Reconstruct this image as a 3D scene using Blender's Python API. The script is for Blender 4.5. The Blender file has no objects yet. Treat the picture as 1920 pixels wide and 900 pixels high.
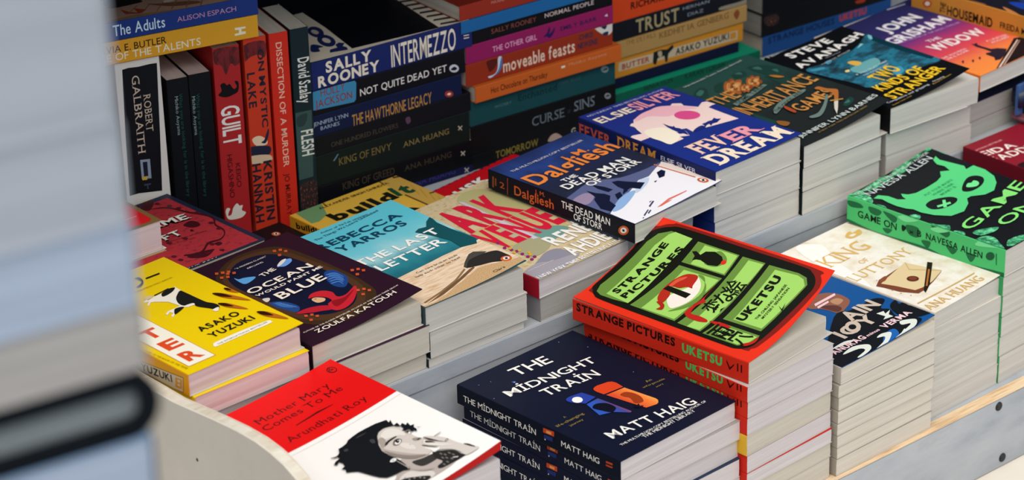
import bpy, bmesh, math, random
from mathutils import Vector, Matrix
from mathutils.geometry import tessellate_polygon
S = bpy.context.scene
COL = S.collection
random.seed(4)
# ------------------------------------------------------------------ camera
CAM_LOC = (-1.45, -1.4507, 1.234)
PITCH, ROLL, YAW = math.radians(24.87), math.radians(-1.53), math.radians(-40.0)
cd = bpy.data.cameras.new('camera'); cam = bpy.data.objects.new('camera', cd); COL.objects.link(cam)
cd.sensor_width = 36; cd.lens = 5000 / 1920 * 36; cd.clip_start = .05; cd.clip_end = 50
c_, s_ = math.cos(PITCH), math.sin(PITCH); cr_, sr_ = math.cos(ROLL), math.sin(ROLL)
rt, fw, up = Vector((1, 0, 0)), Vector((0, c_, -s_)), Vector((0, s_, c_))
rt, up = cr_ * rt + sr_ * up, -sr_ * rt + cr_ * up
RZ = Matrix.Rotation(YAW, 3, 'Z')
rt, up, fw = RZ @ rt, RZ @ up, RZ @ fw
cam.matrix_world = Matrix(((rt.x, up.x, -fw.x, CAM_LOC[0]), (rt.y, up.y, -fw.y, CAM_LOC[1]), (rt.z, up.z, -fw.z, CAM_LOC[2]), (0, 0, 0, 1)))
S.camera = cam
cd.dof.use_dof = True; cd.dof.focus_distance = 2.40; cd.dof.aperture_fstop = 8.2
# ------------------------------------------------------------------ light
wd = bpy.data.worlds.new('overcast_sky'); S.world = wd; wd.use_nodes = True
bg = wd.node_tree.nodes['Background']; bg.inputs[0].default_value = (.72, .85, 1.0, 1); bg.inputs[1].default_value = .82
sd = bpy.data.lights.new('overcast_sun', 'SUN'); sun = bpy.data.objects.new('overcast_sun', sd); COL.objects.link(sun)
sd.energy = 2.5; sd.angle = math.radians(60); sd.color = (1, .93, .84)
sun.rotation_euler = Vector((.30, .36, -.90)).to_track_quat('-Z', 'Y').to_euler()
S.view_settings.view_transform = 'Standard'; S.view_settings.look = 'None'
S.view_settings.exposure = 0.0; S.view_settings.gamma = 1.0; S.view_settings.use_curve_mapping = False
# ------------------------------------------------------------------ materials
def lin(h):
    h = h.lstrip('#'); v = [int(h[i:i + 2], 16) / 255 for i in (0, 2, 4)]
    return tuple((x / 12.92 if x <= .04045 else ((x + .055) / 1.055) ** 2.4) for x in v) + (1,)
MATS = {}
def newmat(name):
    m = bpy.data.materials.new(name); m.use_nodes = True
    nt = m.node_tree; return m, nt, nt.nodes['Principled BSDF']
def flatmat(h, rough=.4, spec=.1):
    k = (h, rough)
    if k in MATS: return MATS[k]
    m, nt, p = newmat('print_' + h.lstrip('#')); p.inputs['Base Color'].default_value = lin(h)
    p.inputs['Roughness'].default_value = rough; p.inputs['Specular IOR Level'].default_value = spec
    MATS[k] = m; return m
def ramp(nt, stops, fac, interp='LINEAR'):
    r = nt.nodes.new('ShaderNodeValToRGB'); e = r.color_ramp.elements; r.color_ramp.interpolation = interp
    while len(e) < len(stops): e.new(.5)
    for i, (p, h) in enumerate(stops): e[i].position = p; e[i].color = lin(h)
    nt.links.new(fac, r.inputs[0]); return r.outputs[0]
def noise(nt, vec, scale, detail=4, rough=.6):
    n = nt.nodes.new('ShaderNodeTexNoise'); n.inputs['Scale'].default_value = scale; n.inputs['Detail'].default_value = detail; n.inputs['Roughness'].default_value = rough
    nt.links.new(vec, n.inputs['Vector']); return n.outputs['Fac']
def mapping(nt, vec, sc):
    mp = nt.nodes.new('ShaderNodeMapping'); mp.inputs['Scale'].default_value = sc; nt.links.new(vec, mp.inputs['Vector']); return mp.outputs[0]
def math_(nt, op, a, b):
    n = nt.nodes.new('ShaderNodeMath'); n.operation = op
    for i, v in enumerate((a, b)):
        if isinstance(v, (int, float)): n.inputs[i].default_value = v
        else: nt.links.new(v, n.inputs[i])
    return n.outputs[0]
RAMPS = {  # printed pictures: (axis, stops, noise scale, noise amount)
 'pane': ('u', [(.55, '#d9481c'), (.64, '#ee7a2c'), (.75, '#f6b45a')], 3, .06),
 'pane2': ('u', [(.40, '#2450ae'), (.45, '#3a3f86'), (.50, '#c23426'), (.6, '#dd4a24')], 3, .05),
 'sea': ('v', [(.2, '#0a4a56'), (.36, '#0f6875'), (.46, '#25848f'), (.56, '#9fccd0'), (.66, '#6fc0cc'), (.8, '#55bccb'), (1, '#5cc0cf')], 5, .22),
 'night': ('v', [(.1, '#3c4468'), (.3, '#232c52'), (.5, '#0f1630'), (.7, '#0f1c44'), (.85, '#1b3a80'), (1, '#13285c')], 4, .4),
 'forest': ('v', [(.0, '#080d0e'), (.35, '#0b1516'), (.6, '#0f2824'), (.8, '#184239'), (1, '#1a483f')], 9, .25),
 'sunset': ('v', [(.0, '#f58a35'), (.14, '#f2823c'), (.3, '#de4448'), (.46, '#b9305e'), (.6, '#6a2a78'), (.75, '#25205e'), (1, '#1b1c54')], 3, .08)}
MOTT = {  # printed mottles: (noise scale, stretch, stops)
 'marble': (5, (1, 1.5, 1), [(.3, '#d9c6aa'), (.46, '#e8dcc8'), (.6, '#f0e8dc'), (.75, '#e2d2ba')]),
 'camo': (16, (1, 1.5, 1), [(.3, '#153526'), (.42, '#236844'), (.52, '#41a26c'), (.64, '#7fe0a0')]),
 'sandw': (4, (1.5, 14, 1), [(.3, '#c89a72'), (.45, '#dcbb98'), (.6, '#e9d0b4'), (.75, '#d2aa80')]),
 'grain': (140, (1, 1.5, 1), [(.3, '#9a7448'), (.5, '#c49c6c'), (.7, '#e0c094')]),
 'collage': (14, (1, 1.5, 1), [(.3, '#a58a58'), (.42, '#d2bd94'), (.55, '#cbb88e'), (.66, '#b99a6c'), (.76, '#d8c8a8')]),
 'teal': (5, (1, 2.2, 1), [(.3, '#081c26'), (.45, '#0e4152'), (.58, '#1a7690'), (.7, '#0d3a48')]),
 'redlace': (22, (1, 1.4, 1), [(.35, '#7c1b26'), (.44, '#aa2630'), (.7, '#b52a32')]),
 'soot': (5, (3, 1, 1), [(.35, '#2c1216'), (.6, '#7c1f22')]),
 'ember': (16, (4, 1, 1), [(.5, '#17191b'), (.6, '#5c2a1c'), (.68, '#c25a2c')])}
def pmat(key):
    if not key.startswith('R:'): return flatmat(key)
    if key in MATS: return MATS[key]
    n = key[2:]; m, nt, p = newmat('print_' + n); p.inputs['Roughness'].default_value = .82; p.inputs['Specular IOR Level'].default_value = .35
    uv = nt.nodes.new('ShaderNodeUVMap').outputs[0]
    if n in RAMPS:
        ax, stops, sc, amt = RAMPS[n]
        sp = nt.nodes.new('ShaderNodeSeparateXYZ'); nt.links.new(uv, sp.inputs[0])
        f = sp.outputs[0 if ax == 'u' else 1]
        f = math_(nt, 'ADD', f, math_(nt, 'MULTIPLY', math_(nt, 'SUBTRACT', noise(nt, uv, sc), .5), amt))
        col = ramp(nt, stops, f)
    else:
        sc, st, stops = MOTT[n]
        col = ramp(nt, stops, noise(nt, mapping(nt, uv, st), sc, 5, .62))
    nt.links.new(col, p.inputs['Base Color']); MATS[key] = m; return m
PAGES = {'p1': '#d6cbc7', 'p2': '#cfc3b2', 'p3': '#d9cebd', 'p4': '#cfc7bc', 'p5': '#dac6c0', 'p6': '#b3ada4', 'p7': '#b6b7bb', 'p8': '#b1bac8', 'p9': '#b5ada5', 'p0': '#8c8f8e'}
def pagemat(k):
    if k in MATS: return MATS[k]
    m, nt, p = newmat('paper_edges_' + k); p.inputs['Roughness'].default_value = .85; p.inputs['Specular IOR Level'].default_value = .15
    co = nt.nodes.new('ShaderNodeTexCoord').outputs['Object']
    f1 = noise(nt, mapping(nt, co, (5, 5, 1500)), 1, 3, .7); f2 = noise(nt, mapping(nt, co, (9, 9, 190)), 1, 3, .6)
    f = math_(nt, 'ADD', math_(nt, 'MULTIPLY', f1, .55), math_(nt, 'MULTIPLY', f2, .45))
    h = PAGES[k].lstrip('#'); v = [int(h[i:i + 2], 16) for i in (0, 2, 4)]
    sh = lambda q: '#%02x%02x%02x' % tuple(min(255, int(x * q)) for x in v)
    nt.links.new(ramp(nt, [(.34, sh(.93)), (.5, sh(.985)), (.66, sh(1.03))], f), p.inputs['Base Color'])
    b = nt.nodes.new('ShaderNodeBump'); b.inputs['Strength'].default_value = .12; b.inputs['Distance'].default_value = .0004
    nt.links.new(f, b.inputs['Height']); nt.links.new(b.outputs[0], p.inputs['Normal'])
    MATS[k] = m; return m
def woodmat(name, stops, scale, st, rough=.6, bump=.15):
    m, nt, p = newmat(name); p.inputs['Roughness'].default_value = rough; p.inputs['Specular IOR Level'].default_value = .3
    co = nt.nodes.new('ShaderNodeTexCoord').outputs['Object']
    f = noise(nt, mapping(nt, co, st), scale, 6, .65)
    nt.links.new(ramp(nt, stops, f), p.inputs['Base Color'])
    b = nt.nodes.new('ShaderNodeBump'); b.inputs['Strength'].default_value = bump; b.inputs['Distance'].default_value = .001
    nt.links.new(f, b.inputs['Height']); nt.links.new(b.outputs[0], p.inputs['Normal'])
    return m
# ------------------------------------------------------------------ objects
def link(name, me, parent=None, mats=()):
    o = bpy.data.objects.new(name, me); COL.objects.link(o)
    for m in mats: me.materials.append(m)
    if parent: o.parent = parent
    return o
def empty(name, label, cat, group=None):
    o = bpy.data.objects.new(name, None); COL.objects.link(o); o.empty_display_size = .02
    o['label'] = label; o['category'] = cat
    if group: o['group'] = group
    return o
def boxbm(bm, x0, x1, y0, y1, z0, z1, bev=0):
    r = bmesh.ops.create_cube(bm, size=1)
    for v in r['verts']: v.co = Vector((x0 + (v.co.x + .5) * (x1 - x0), y0 + (v.co.y + .5) * (y1 - y0), z0 + (v.co.z + .5) * (z1 - z0)))
    if bev:
        es = list({e for v in r['verts'] for e in v.link_edges}); bmesh.ops.bevel(bm, geom=es, offset=bev, segments=2, affect='EDGES')
def boxobj(name, b, mat, parent=None, bev=0):
    bm = bmesh.new(); boxbm(bm, *b, bev=bev); me = bpy.data.meshes.new(name); bm.to_mesh(me); bm.free()
    return link(name, me, parent, (mat,))
# ------------------------------------------------------------------ lettering
GL = {}; OFF = .0095
def glyph(ch, off):
    k = (ch, off)
    if k in GL: return GL[k]
    c = bpy.data.curves.new('t', 'FONT'); c.body = ch; c.offset = off * OFF; c.resolution_u = 3; c.fill_mode = 'FRONT'
    o = bpy.data.objects.new('t', c); COL.objects.link(o)
    ev = o.evaluated_get(bpy.context.evaluated_depsgraph_get()); me = ev.to_mesh()
    vs = [(v.co.x, v.co.y) for v in me.vertices]; fs = [tuple(p.vertices) for p in me.polygons]
    ev.to_mesh_clear(); bpy.data.objects.remove(o); bpy.data.curves.remove(c)
    x0 = min((v[0] for v in vs), default=0); x1 = max((v[0] for v in vs), default=.2)
    GL[k] = (vs, fs, x0, x1); return GL[k]
SERIF = {'A': '0b 1b', 'B': '.06b .06t', 'C': '.95t', 'D': '.06b .06t', 'E': '.06b .06t .96b .96t', 'F': '.08b .08t .96t', 'G': '.92t', 'H': '.08b .08t .92b .92t', 'I': '.5b .5t', 'K': '.08b .08t 1b .92t', 'L': '.08b .08t', 'M': '.05b .05t .95b .95t', 'N': '.05b .05t .95t', 'P': '.08b .08t', 'R': '.08b .08t 1b', 'S': '.9t .1b', 'T': '.5b .03t .97t', 'U': '.08t .92t', 'V': '0t 1t', 'W': '0t 1t', 'X': '0b 1b 0t 1t', 'Y': '.5b 0t 1t'}
def layout(text, b, ser, sp):
    V, Fc, x = [], [], 0.0
    for ch in text:
        if ch == ' ': x += .30 + sp; continue
        vs, fs, x0, x1 = glyph(ch, b); n = len(V)
        V += [(v[0] - x0 + x, (v[1] + b * OFF) / (.686 + 2 * b * OFF)) for v in vs]; Fc += [tuple(i + n for i in f) for f in fs]
        if ser and ch in SERIF:
            for it in SERIF[ch].split():
                fx, at = float(it[:-1]), it[-1]; cx = x + fx * (x1 - x0); w = .11; y0, y1 = ((0, .05) if at == 'b' else (.95, 1.0))
                n = len(V); V += [(cx - w, y0), (cx + w, y0), (cx + w, y1), (cx - w, y1)]; Fc.append((n, n + 1, n + 2, n + 3))
        x += x1 - x0 + .085 + sp + (.04 if ser else 0)
    lo = min(v[0] for v in V); hi = max(v[0] for v in V)
    return [((v[0] - lo) / (hi - lo), v[1]) for v in V], Fc
def spline(pts, n=4):
    out = []; L = len(pts)
    for i in range(L):
        p0, p1, p2, p3 = (Vector(pts[(i + k) % L]) for k in (-1, 0, 1, 2))
        for j in range(n):
            t = j / n
            out.append(tuple(.5 * ((2 * p1) + (p2 - p0) * t + (2 * p0 - 5 * p1 + 4 * p2 - p3) * t * t + (3 * p1 - p0 - 3 * p2 + p3) * t ** 3)))
    return out
def paint(dst, art, rect, surf, uvf, cuts, base=6e-5):
    """add printed shapes to bmesh dst; rect = clip rectangle (mm), surf(a,b,h) -> local point, uvf(a,b) -> uv"""
    uvl = dst.loops.layers.uv.verify(); mats = dst_mats[dst]
    for li, it in enumerate(art):
        if it[0] == 'T':
            _, text, l, r, hh, col, b, ser, sp = it
            V, Fc = layout(text, b, ser, sp); dx, dy = r[0] - l[0], r[1] - l[1]; n = math.hypot(dx, dy) or 1; nx, ny = -dy / n * hh, dx / n * hh
            pts = [(l[0] + v[0] * dx + v[1] * nx, l[1] + v[0] * dy + v[1] * ny) for v in V]
        else:
            _, col, pl, sm = it; pts = [tuple(p) for p in pl]
            if sm: pts = spline(pts)
            Fc = tessellate_polygon([[Vector((p[0], p[1], 0)) for p in pts]])
        if col not in mats: mats.append(col)
        mi = mats.index(col)
        bm = bmesh.new(); vv = [bm.verts.new((p[0], p[1], 0)) for p in pts]
        for f in Fc:
            try:
                if len(set(f)) > 2: bm.faces.new([vv[i] for i in f])
            except ValueError: pass
        x0, x1, y0, y1 = rect
        for co, no in (((x0, 0, 0), (-1, 0, 0)), ((x1, 0, 0), (1, 0, 0)), ((0, y0, 0), (0, -1, 0)), ((0, y1, 0), (0, 1, 0))):
            g = list(bm.verts) + list(bm.edges) + list(bm.faces)
            ext = [v.co.dot(Vector(no)) > Vector(co).dot(Vector(no)) for v in bm.verts]
            if any(ext): bmesh.ops.bisect_plane(bm, geom=g, plane_co=co, plane_no=no, clear_outer=True)
        for ax, val in cuts:
            cs = [v.co[ax] for v in bm.verts]
            if cs and min(cs) < val - .05 and max(cs) > val + .05:
                co = [0, 0, 0]; no = [0, 0, 0]; co[ax] = val; no[ax] = 1
                bmesh.ops.bisect_plane(bm, geom=list(bm.verts) + list(bm.edges) + list(bm.faces), plane_co=co, plane_no=no)
        h = base + li * 2.2e-5
        mp = {v: dst.verts.new(surf(v.co.x, v.co.y, h)) for v in bm.verts}
        for f in bm.faces:
            if f.calc_area() < 1e-4: continue
            try: nf = dst.faces.new([mp[v] for v in (f.verts if f.normal.z >= 0 else reversed(f.verts))])
            except ValueError: continue
            nf.material_index = mi
            for lp, src in zip(nf.loops, (f.verts if f.normal.z >= 0 else reversed(list(f.verts)))): lp[uvl].uv = uvf(src.co.x, src.co.y)
        bm.free()
dst_mats = {}
def fin(name, bm, parent, extra=()):
    me = bpy.data.meshes.new(name)
    mats = dst_mats.pop(bm)
    bmesh.ops.delete(bm, geom=[v for v in bm.verts if not v.link_faces], context='VERTS')
    bm.to_mesh(me); bm.free()
    return link(name, me, parent, [m if not isinstance(m, str) else pmat(m) for m in mats])
# ------------------------------------------------------------------ a book
def book(d):
    w, H, t = d['w'], d['H'], d['t']; lA, lB, lD = d['lift']; ct = d.get('ct', .0006); mm = .001
    e = empty(d['name'], d['label'], 'book', d.get('group'))
    ox, oy = w / 2, H / 2
    curled = max(lA, lB, lD) > .4
    nu, nv = (10, 6) if curled else (1, 1)
    us = [w * i / nu for i in range(nu + 1)]; vs = [H * i / nv for i in range(nv + 1)]
    rb = 13. if ct > .002 else .8; us[0] = rb
    def zl(x, y):
        u = min(max(x / w, 0), 1) ** 1.8; v = 1 - y / H
        return lA * (1 - u) * (1 - v) + lB * u * (1 - v) + lD * u * v
    P = lambda x, y, z: Vector(((x - ox) * mm, (y - oy) * mm, z * mm))
    # front cover
    bm = bmesh.new(); uvl = bm.loops.layers.uv.verify(); dst_mats[bm] = [d['cover'], d.get('inner', '#e9e6e0')]
    top = [[bm.verts.new(P(x, y, t + zl(x, y))) for x in us] for y in vs]
    bot = [[bm.verts.new(P(x, y, t + zl(x, y) - ct * 1000)) for x in us] for y in vs]
    def quad(vl, mi, uvs=None):
        f = bm.faces.new(vl); f.material_index = mi
        for k, lp in enumerate(f.loops): lp[uvl].uv = ((lp.vert.co.x / mm + ox) / w, (lp.vert.co.y / mm + oy) / H)
    for j in range(nv):
        for i in range(nu):
            quad((top[j][i], top[j][i + 1], top[j + 1][i + 1], top[j + 1][i]), 0)
            quad((bot[j + 1][i], bot[j + 1][i + 1], bot[j][i + 1], bot[j][i]), 1)
    em = 1 if d.get('inner') else 0
    for i in range(nu): quad((bot[0][i], bot[0][i + 1], top[0][i + 1], top[0][i]), em); quad((top[nv][i], top[nv][i + 1], bot[nv][i + 1], bot[nv][i]), em)
    for j in range(nv): quad((bot[j][nu], bot[j + 1][nu], top[j + 1][nu], top[j][nu]), em); quad((top[j][0], top[j + 1][0], bot[j + 1][0], bot[j][0]), em)
    cuts = [(0, x) for x in us[1:-1]] + [(1, y) for y in vs[1:-1]]
    def bil(x, y):
        if not curled: return zl(x, y)
        i = min(max(int(x / w * nu), 0), nu - 1); j = min(max(int(y / H * nv), 0), nv - 1)
        a, b_ = us[i], us[i + 1]; c, e_ = vs[j], vs[j + 1]; fx = (x - a) / (b_ - a); fy = (y - c) / (e_ - c)
        return (zl(a, c) * (1 - fx) + zl(b_, c) * fx) * (1 - fy) + (zl(a, e_) * (1 - fx) + zl(b_, e_) * fx) * fy
    paint(bm, d['art'], (.8, w - .1, .1, H - .1), lambda a, b, h: P(a, b, t + bil(a, b)) + Vector((0, 0, h + (2e-4 if curled else 0))), lambda a, b: (a / w, b / H), cuts)
    if d.get('flap'):  # turned-in jacket edge hanging from the lifted foot of the cover
        fc, fh = d['flap']; dst_mats[bm].append(fc); mi = len(dst_mats[bm]) - 1
        up1 = [bm.verts.new(P(x, -.15, t + zl(x, 0))) for x in us]; dn1 = [bm.verts.new(P(x, .5, t + zl(x, 0) - .3 - fh * (.25 + .75 * x / w))) for x in us]
        for i in range(nu): quad((dn1[i], dn1[i + 1], up1[i + 1], up1[i]), mi)
    fin('front_cover', bm, e)
    # spine: a strip with softly rounded edges
    bm = bmesh.new(); uvl = bm.loops.layers.uv.verify(); dst_mats[bm] = [d['spine']]
    tt = t; cm = ct * 1000; arc = lambda r, o: [(rb - r * math.sin(math.pi / 2 * k / 6), t - rb + r * math.cos(math.pi / 2 * k / 6)) for k in range(7)]
    if rb > 5: up_ = arc(rb, 0); prof = up_ + [(x, t - z) for x, z in up_[::-1]]; up_ = arc(rb - cm, 0); inn = up_ + [(x, t - z) for x, z in up_[::-1]]
    else: prof = [(.8, tt), (.25, tt - .12), (0, tt - .7), (0, .7), (.25, .12), (.8, 0)] if t > 3 else [(.8, tt), (0, tt * .7), (0, tt * .3), (.8, 0)]
    if rb < 5: inn = [(.8, tt - ct * 1000), (ct * 1000, tt - 1), (ct * 1000, 1), (.8, ct * 1000)] if t > 3 else [(.8, tt * .6), (.8, tt * .4)]
    ring = prof + inn[::-1]; z0l = lA
    A = [bm.verts.new(P(x, H, z)) for x, z in ring]; B = [bm.verts.new(P(x, 0, z)) for x, z in ring]
    n = len(ring)
    for i in range(n): bm.faces.new((A[i], A[(i + 1) % n], B[(i + 1) % n], B[i]))
    bm.faces.new(A); bm.faces.new(B[::-1])
    bmesh.ops.recalc_face_normals(bm, faces=list(bm.faces))
    paint(bm, d['sart'], (-H + .1, -.1, .35, t - .35), lambda a, b, h: P(0, -a, b) + Vector((-h, 0, 0)), lambda a, b: (-a / H, b / t), [])
    fin('spine', bm, e)
    # back cover
    bm = bmesh.new(); boxbm(bm, *((rb - ox) * mm, (w - ox) * mm, -oy * mm, (H - oy) * mm, 0, ct))
    dst_mats[bm] = [d['back']]; fin('back_cover', bm, e)
    # page block with slightly wandering page edges
    pw = d['pw'] - .6; c2 = ct * 1000 + .02; x0 = max(.9, ct * 1000 + .3); ins = (.2 if ct < .0005 else .7) if ct < .002 else 3.5
    if ct > .002: pw -= 3
    bm = bmesh.new(); rows = max(2, min(6, int(t / 4)))
    rnd_ = random.Random(hash((round(w), round(H * 10), round(t * 10), len(d['label']))) & 0xffff)
    zs = [c2 + (t - 2 * c2) * i / rows for i in range(rows + 1)]; rings = []
    for i, z in enumerate(zs):
        a, b, g = (rnd_.uniform(0, .45) for _ in range(3)); edge = .35 * (1 if i in (0, rows) else 0)
        rings.append([bm.verts.new(P(*q, z)) for q in ((x0, ins + b), (pw - a - edge, ins + b * .6), (pw - a - edge, H - ins - g), (x0, H - ins - g))])
    for i in range(rows):
        for k in range(4): bm.faces.new((rings[i][k], rings[i][(k + 1) % 4], rings[i + 1][(k + 1) % 4], rings[i + 1][k]))
    bm.faces.new(rings[0][::-1]); bm.faces.new(rings[-1])
    me = bpy.data.meshes.new('page_block'); bm.to_mesh(me); bm.free(); link('page_block', me, e, (pagemat(d['page']),))
    # place it: d['loc'] is the spine foot corner
    yw = math.radians(d['yaw'])
    if d['mode'] == 'flat': R = Matrix.Rotation(yw, 4, 'Z')
    else:
        ev = Vector((math.cos(yw), math.sin(yw), 0)); nb = Vector((-ev.y, ev.x, 0))
        R = Matrix(((nb.x, 0, ev.x, 0), (nb.y, 0, ev.y, 0), (0, 1, 0, 0), (0, 0, 0, 1)))
    e.matrix_world = Matrix.Translation(Vector(d['loc']) + R.to_3x3() @ Vector((ox * mm, oy * mm, 0))) @ R
    return e
# ------------------------------------------------------------------ data (metres for loc, millimetres for the rest)
PL = dict(loc=[-1.0827,-.5622,.8766],yaw=-8.12,ztop=.7191)
NAIL = (0.1605, 0.1715)
POUCH = (0.6777, 0.1949, 0.1496)
# ------------------------------------------------------------------ the setting
M_dark = flatmat('#17191c', .8, .1); M_floor = woodmat('grey_pavement', [(.3, '#5c5a57'), (.7, '#7c7974')], 6, (1, 1, 1), .9)
def struct(name, b, mat):
    o = boxobj(name, b, mat); o['kind'] = 'structure'; return o
struct('floor', (-4, 4, -4, 2, -.82, -.78), M_floor)
struct('wall_back', (-1.2, 2.6, .86, .90, -.78, 1.3), M_dark)
struct('shade_canopy', (-1.2, 2.6, .33, .90, .60, .63), M_dark)  # unseen stall canopy, added to keep light off the back stacks
struct('wall_left', (-1.2, -1.16, .45, .86, -.78, .60), M_dark)
# ------------------------------------------------------------------ the display stand
M_paint = woodmat('scuffed_grey_white_paint', [(.25, '#8d9196'), (.45, '#aaadb1'), (.62, '#b6b8ba'), (.8, '#9d9fa1')], 5, (1.2, 1.2, 4), .5, .12)
M_cream = woodmat('cream_painted_board', [(.3, '#d6c9b6'), (.6, '#e4d9c8'), (.8, '#cdbda6')], 4, (1, 1, 1), .55, .1)
M_raw = woodmat('raw_plywood_edge', [(.3, '#b9936a'), (.45, '#d9b78d'), (.6, '#e6cca8'), (.75, '#c29c70')], 6, (3, 40, 60), .75, .3)
M_ply = woodmat('worn_plywood_edge', [(.3, '#bfae97'), (.45, '#d6c8b2'), (.6, '#e2d8c6'), (.78, '#c9b79c')], 5, (4, 14, 30), .75, .4)
M_screw = flatmat('#15171b', .5, .4)
st = empty('display_stand', 'stepped white-painted wooden book stand with plywood edges and black screws', 'display stand')
X0, X1 = -.4245, 1.25
boxobj('upper_shelf', (X0, X1, .1975, .84, .1245, .1424), M_paint, st, .0008)
boxobj('riser_board', (X0, X1, .1985, .2105, -.012, .1241), M_paint, st, .0008)
boxobj('lower_shelf', (X0, X1, -.0095, .1983, -.003, .0092), M_paint, st)
boxobj('front_board', (X0, X1, -.024, -.0098, -.069, .0082), M_paint, st, .0008)
e_ = boxobj('board_edge', (X0, X1, -.0238, -.0098, .0083, .0092), M_raw, st); e_['label'] = 'raw plywood top edge of the front board'
b_ = boxobj('base_shelf', (X0 - .2, X1, -.42, .84, -.087, -.0695), M_cream, st, .001); b_['label'] = 'cream painted base shelf'
for x in (X0 + .02, .4, 1.2):
    boxobj('support_leg', (x - .02, x + .02, .3, .34, -.78, -.087), M_cream, st, .002); boxobj('support_leg', (x - .02, x + .02, -.38, -.34, -.78, -.087), M_cream, st, .002)
prof = [(.84, .204), (.19, .2125), (.13, .2195), (.10, .2222), (.075, .2228), (.055, .2208), (.038, .2172), (.022, .2110), (.009, .2015), (.001, .188), (-.0035, .165), (-.0042, .12), (-.0042, -.0695), (.84, -.0695)]
def prism(name, x0, x1, prof, mat, parent, bev=0):
    bm = bmesh.new(); a = [bm.verts.new((x0, y, z)) for y, z in prof]; b = [bm.verts.new((x1, y, z)) for y, z in prof]; n = len(prof)
    for i in range(n): bm.faces.new((a[i], b[i], b[(i + 1) % n], a[(i + 1) % n]))
    bm.faces.new(a[::-1]); bm.faces.new(b); bmesh.ops.recalc_face_normals(bm, faces=list(bm.faces))
    me = bpy.data.meshes.new(name); bm.to_mesh(me); bm.free(); return link(name, me, parent, (mat,))
prism('end_panel', -.4365, -.4345, prof, M_cream, st)
ec = prism('end_panel_core', -.4345, -.4255, [(y + (.0006 if z < .2 else 0), z - .0006) for y, z in prof], M_ply, st); ec['label'] = 'raw plywood core of the end panel'
prism('end_panel_lining', -.4255, X0, prof, M_cream, st)
def screw(x, z):
    bm = bmesh.new()
    for r, d0, d1 in ((.0047, .0, .0009), (.0036, .0009, .0013)):
        g = bmesh.ops.create_cone(bm, cap_ends=True, segments=20, radius1=r, radius2=r * .93, depth=d1 - d0)
        for v in g['verts']: v.co = Vector((v.co.x, -(v.co.z + (d0 + d1) / 2), v.co.y))
    for v in bm.verts: v.co += Vector((x - .0126, -.024, z + .0094))
    bmesh.ops.recalc_face_normals(bm, faces=list(bm.faces))
    me = bpy.data.meshes.new('screw'); bm.to_mesh(me); bm.free(); o = link('screw', me, st, (M_screw,)); o['label'] = 'black screw head'
for x, z in ((.1405, -.0075), (.3640, -.0085), (.3740, -.0685), (.62, -.008), (.63, -.0685), (-.12, -.008), (-.11, -.0685)): screw(x, z)
# a nail dimple on the outside of the end panel
g_ = bmesh.new(); r_ = bmesh.ops.create_uvsphere(g_, u_segments=10, v_segments=6, radius=.0016)
for v in g_.verts: v.co = Vector((v.co.x * .4 - .4365, v.co.y + NAIL[0], v.co.z + NAIL[1]))
me = bpy.data.meshes.new('nail_head'); g_.to_mesh(me); g_.free(); link('nail_head', me, st, (flatmat('#5a5148', .6),))
# ------------------------------------------------------------------ plinth under the near stack
pb = empty('display_plinth', 'plain grey plinth under the blurred foreground stack of books', 'plinth')
boxobj('body', (-.09, .09, -.09, .09, 0, PL['ztop'] + .78 - .02), M_paint, pb, .003); boxobj('top_board', (-.10, .10, -.10, .10, PL['ztop'] + .76, PL['ztop'] + .7799), M_cream, pb, .003)
pb.location = (PL['loc'][0], PL['loc'][1], -.78); pb.rotation_euler = (0, 0, math.radians(PL['yaw']))
# ------------------------------------------------------------------ dark blue pouch at the right edge
pc = empty('zip_pouch', 'small dark blue rounded pouch on the dark red cover at the right edge', 'pouch')
bm = bmesh.new(); boxbm(bm, -.05, .05, -.014, .014, .010, .044, bev=.009)
for f in bm.faces: f.smooth = True
me = bpy.data.meshes.new('body'); bm.to_mesh(me); bm.free(); link('body', me, pc, (flatmat('#16233f', .35, .5),))
bm = bmesh.new(); boxbm(bm, -.0515, .0515, -.0015, .0015, .0095, .0445, bev=.001); me = bpy.data.meshes.new('piping'); bm.to_mesh(me); bm.free(); link('piping', me, pc, (flatmat('#3f5f92', .35, .5),))
bm = bmesh.new(); boxbm(bm, -.046, .046, -.013, .013, 0, .010, bev=.004); me = bpy.data.meshes.new('strap'); bm.to_mesh(me); bm.free(); o = link('strap', me, pc, (flatmat('#8a5560', .6),)); o['label'] = 'dusty pink strap'
pc.location = (POUCH[0], POUCH[1], POUCH[2])
# ------------------------------------------------------------------ the books
SPINE_0 = [['T','THE MİDNIGHT TRAİN',[-191,5.5],[-100.3,5.5],5.73,'#f1ebe0',0,0,0],['P','#c8481f',[[-91.2,16.3],[-78,17.3],[-78.1,12.4],[-91.3,11.9]],0],['P','#e59a50',[[-87.4,15.3],[-81.4,15.6],[-81.5,13],[-87.5,12.8]],0],['P','#23306a',[[-90.2,10.2],[-79.5,11],[-80.2,6.7],[-90.3,6.4]],0],['P','#d9d4e8',[[-88.4,5.7],[-88.4,6],[-88.6,6.2],[-88.8,6.4],[-89.1,6.4],[-89.4,6.4],[-89.6,6.2],[-89.7,6],[-89.8,5.7],[-89.7,5.5],[-89.6,5.2],[-89.4,5.1],[-89.1,5],[-88.8,5.1],[-88.6,5.2],[-88.4,5.5]],0],['T','MATT HAIG',[-69.5,6.7],[-24.4,6.7],5.37,'#f1ebe0',0,0,0],['P','#b5451f',[[-16.6,12.9],[-8.9,13.4],[-8.9,11.5],[-16.6,11]],0],['P','#b5451f',[[-16.7,9.6],[-8.9,10],[-9,8.6],[-16.7,8.1]],0]]
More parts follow.
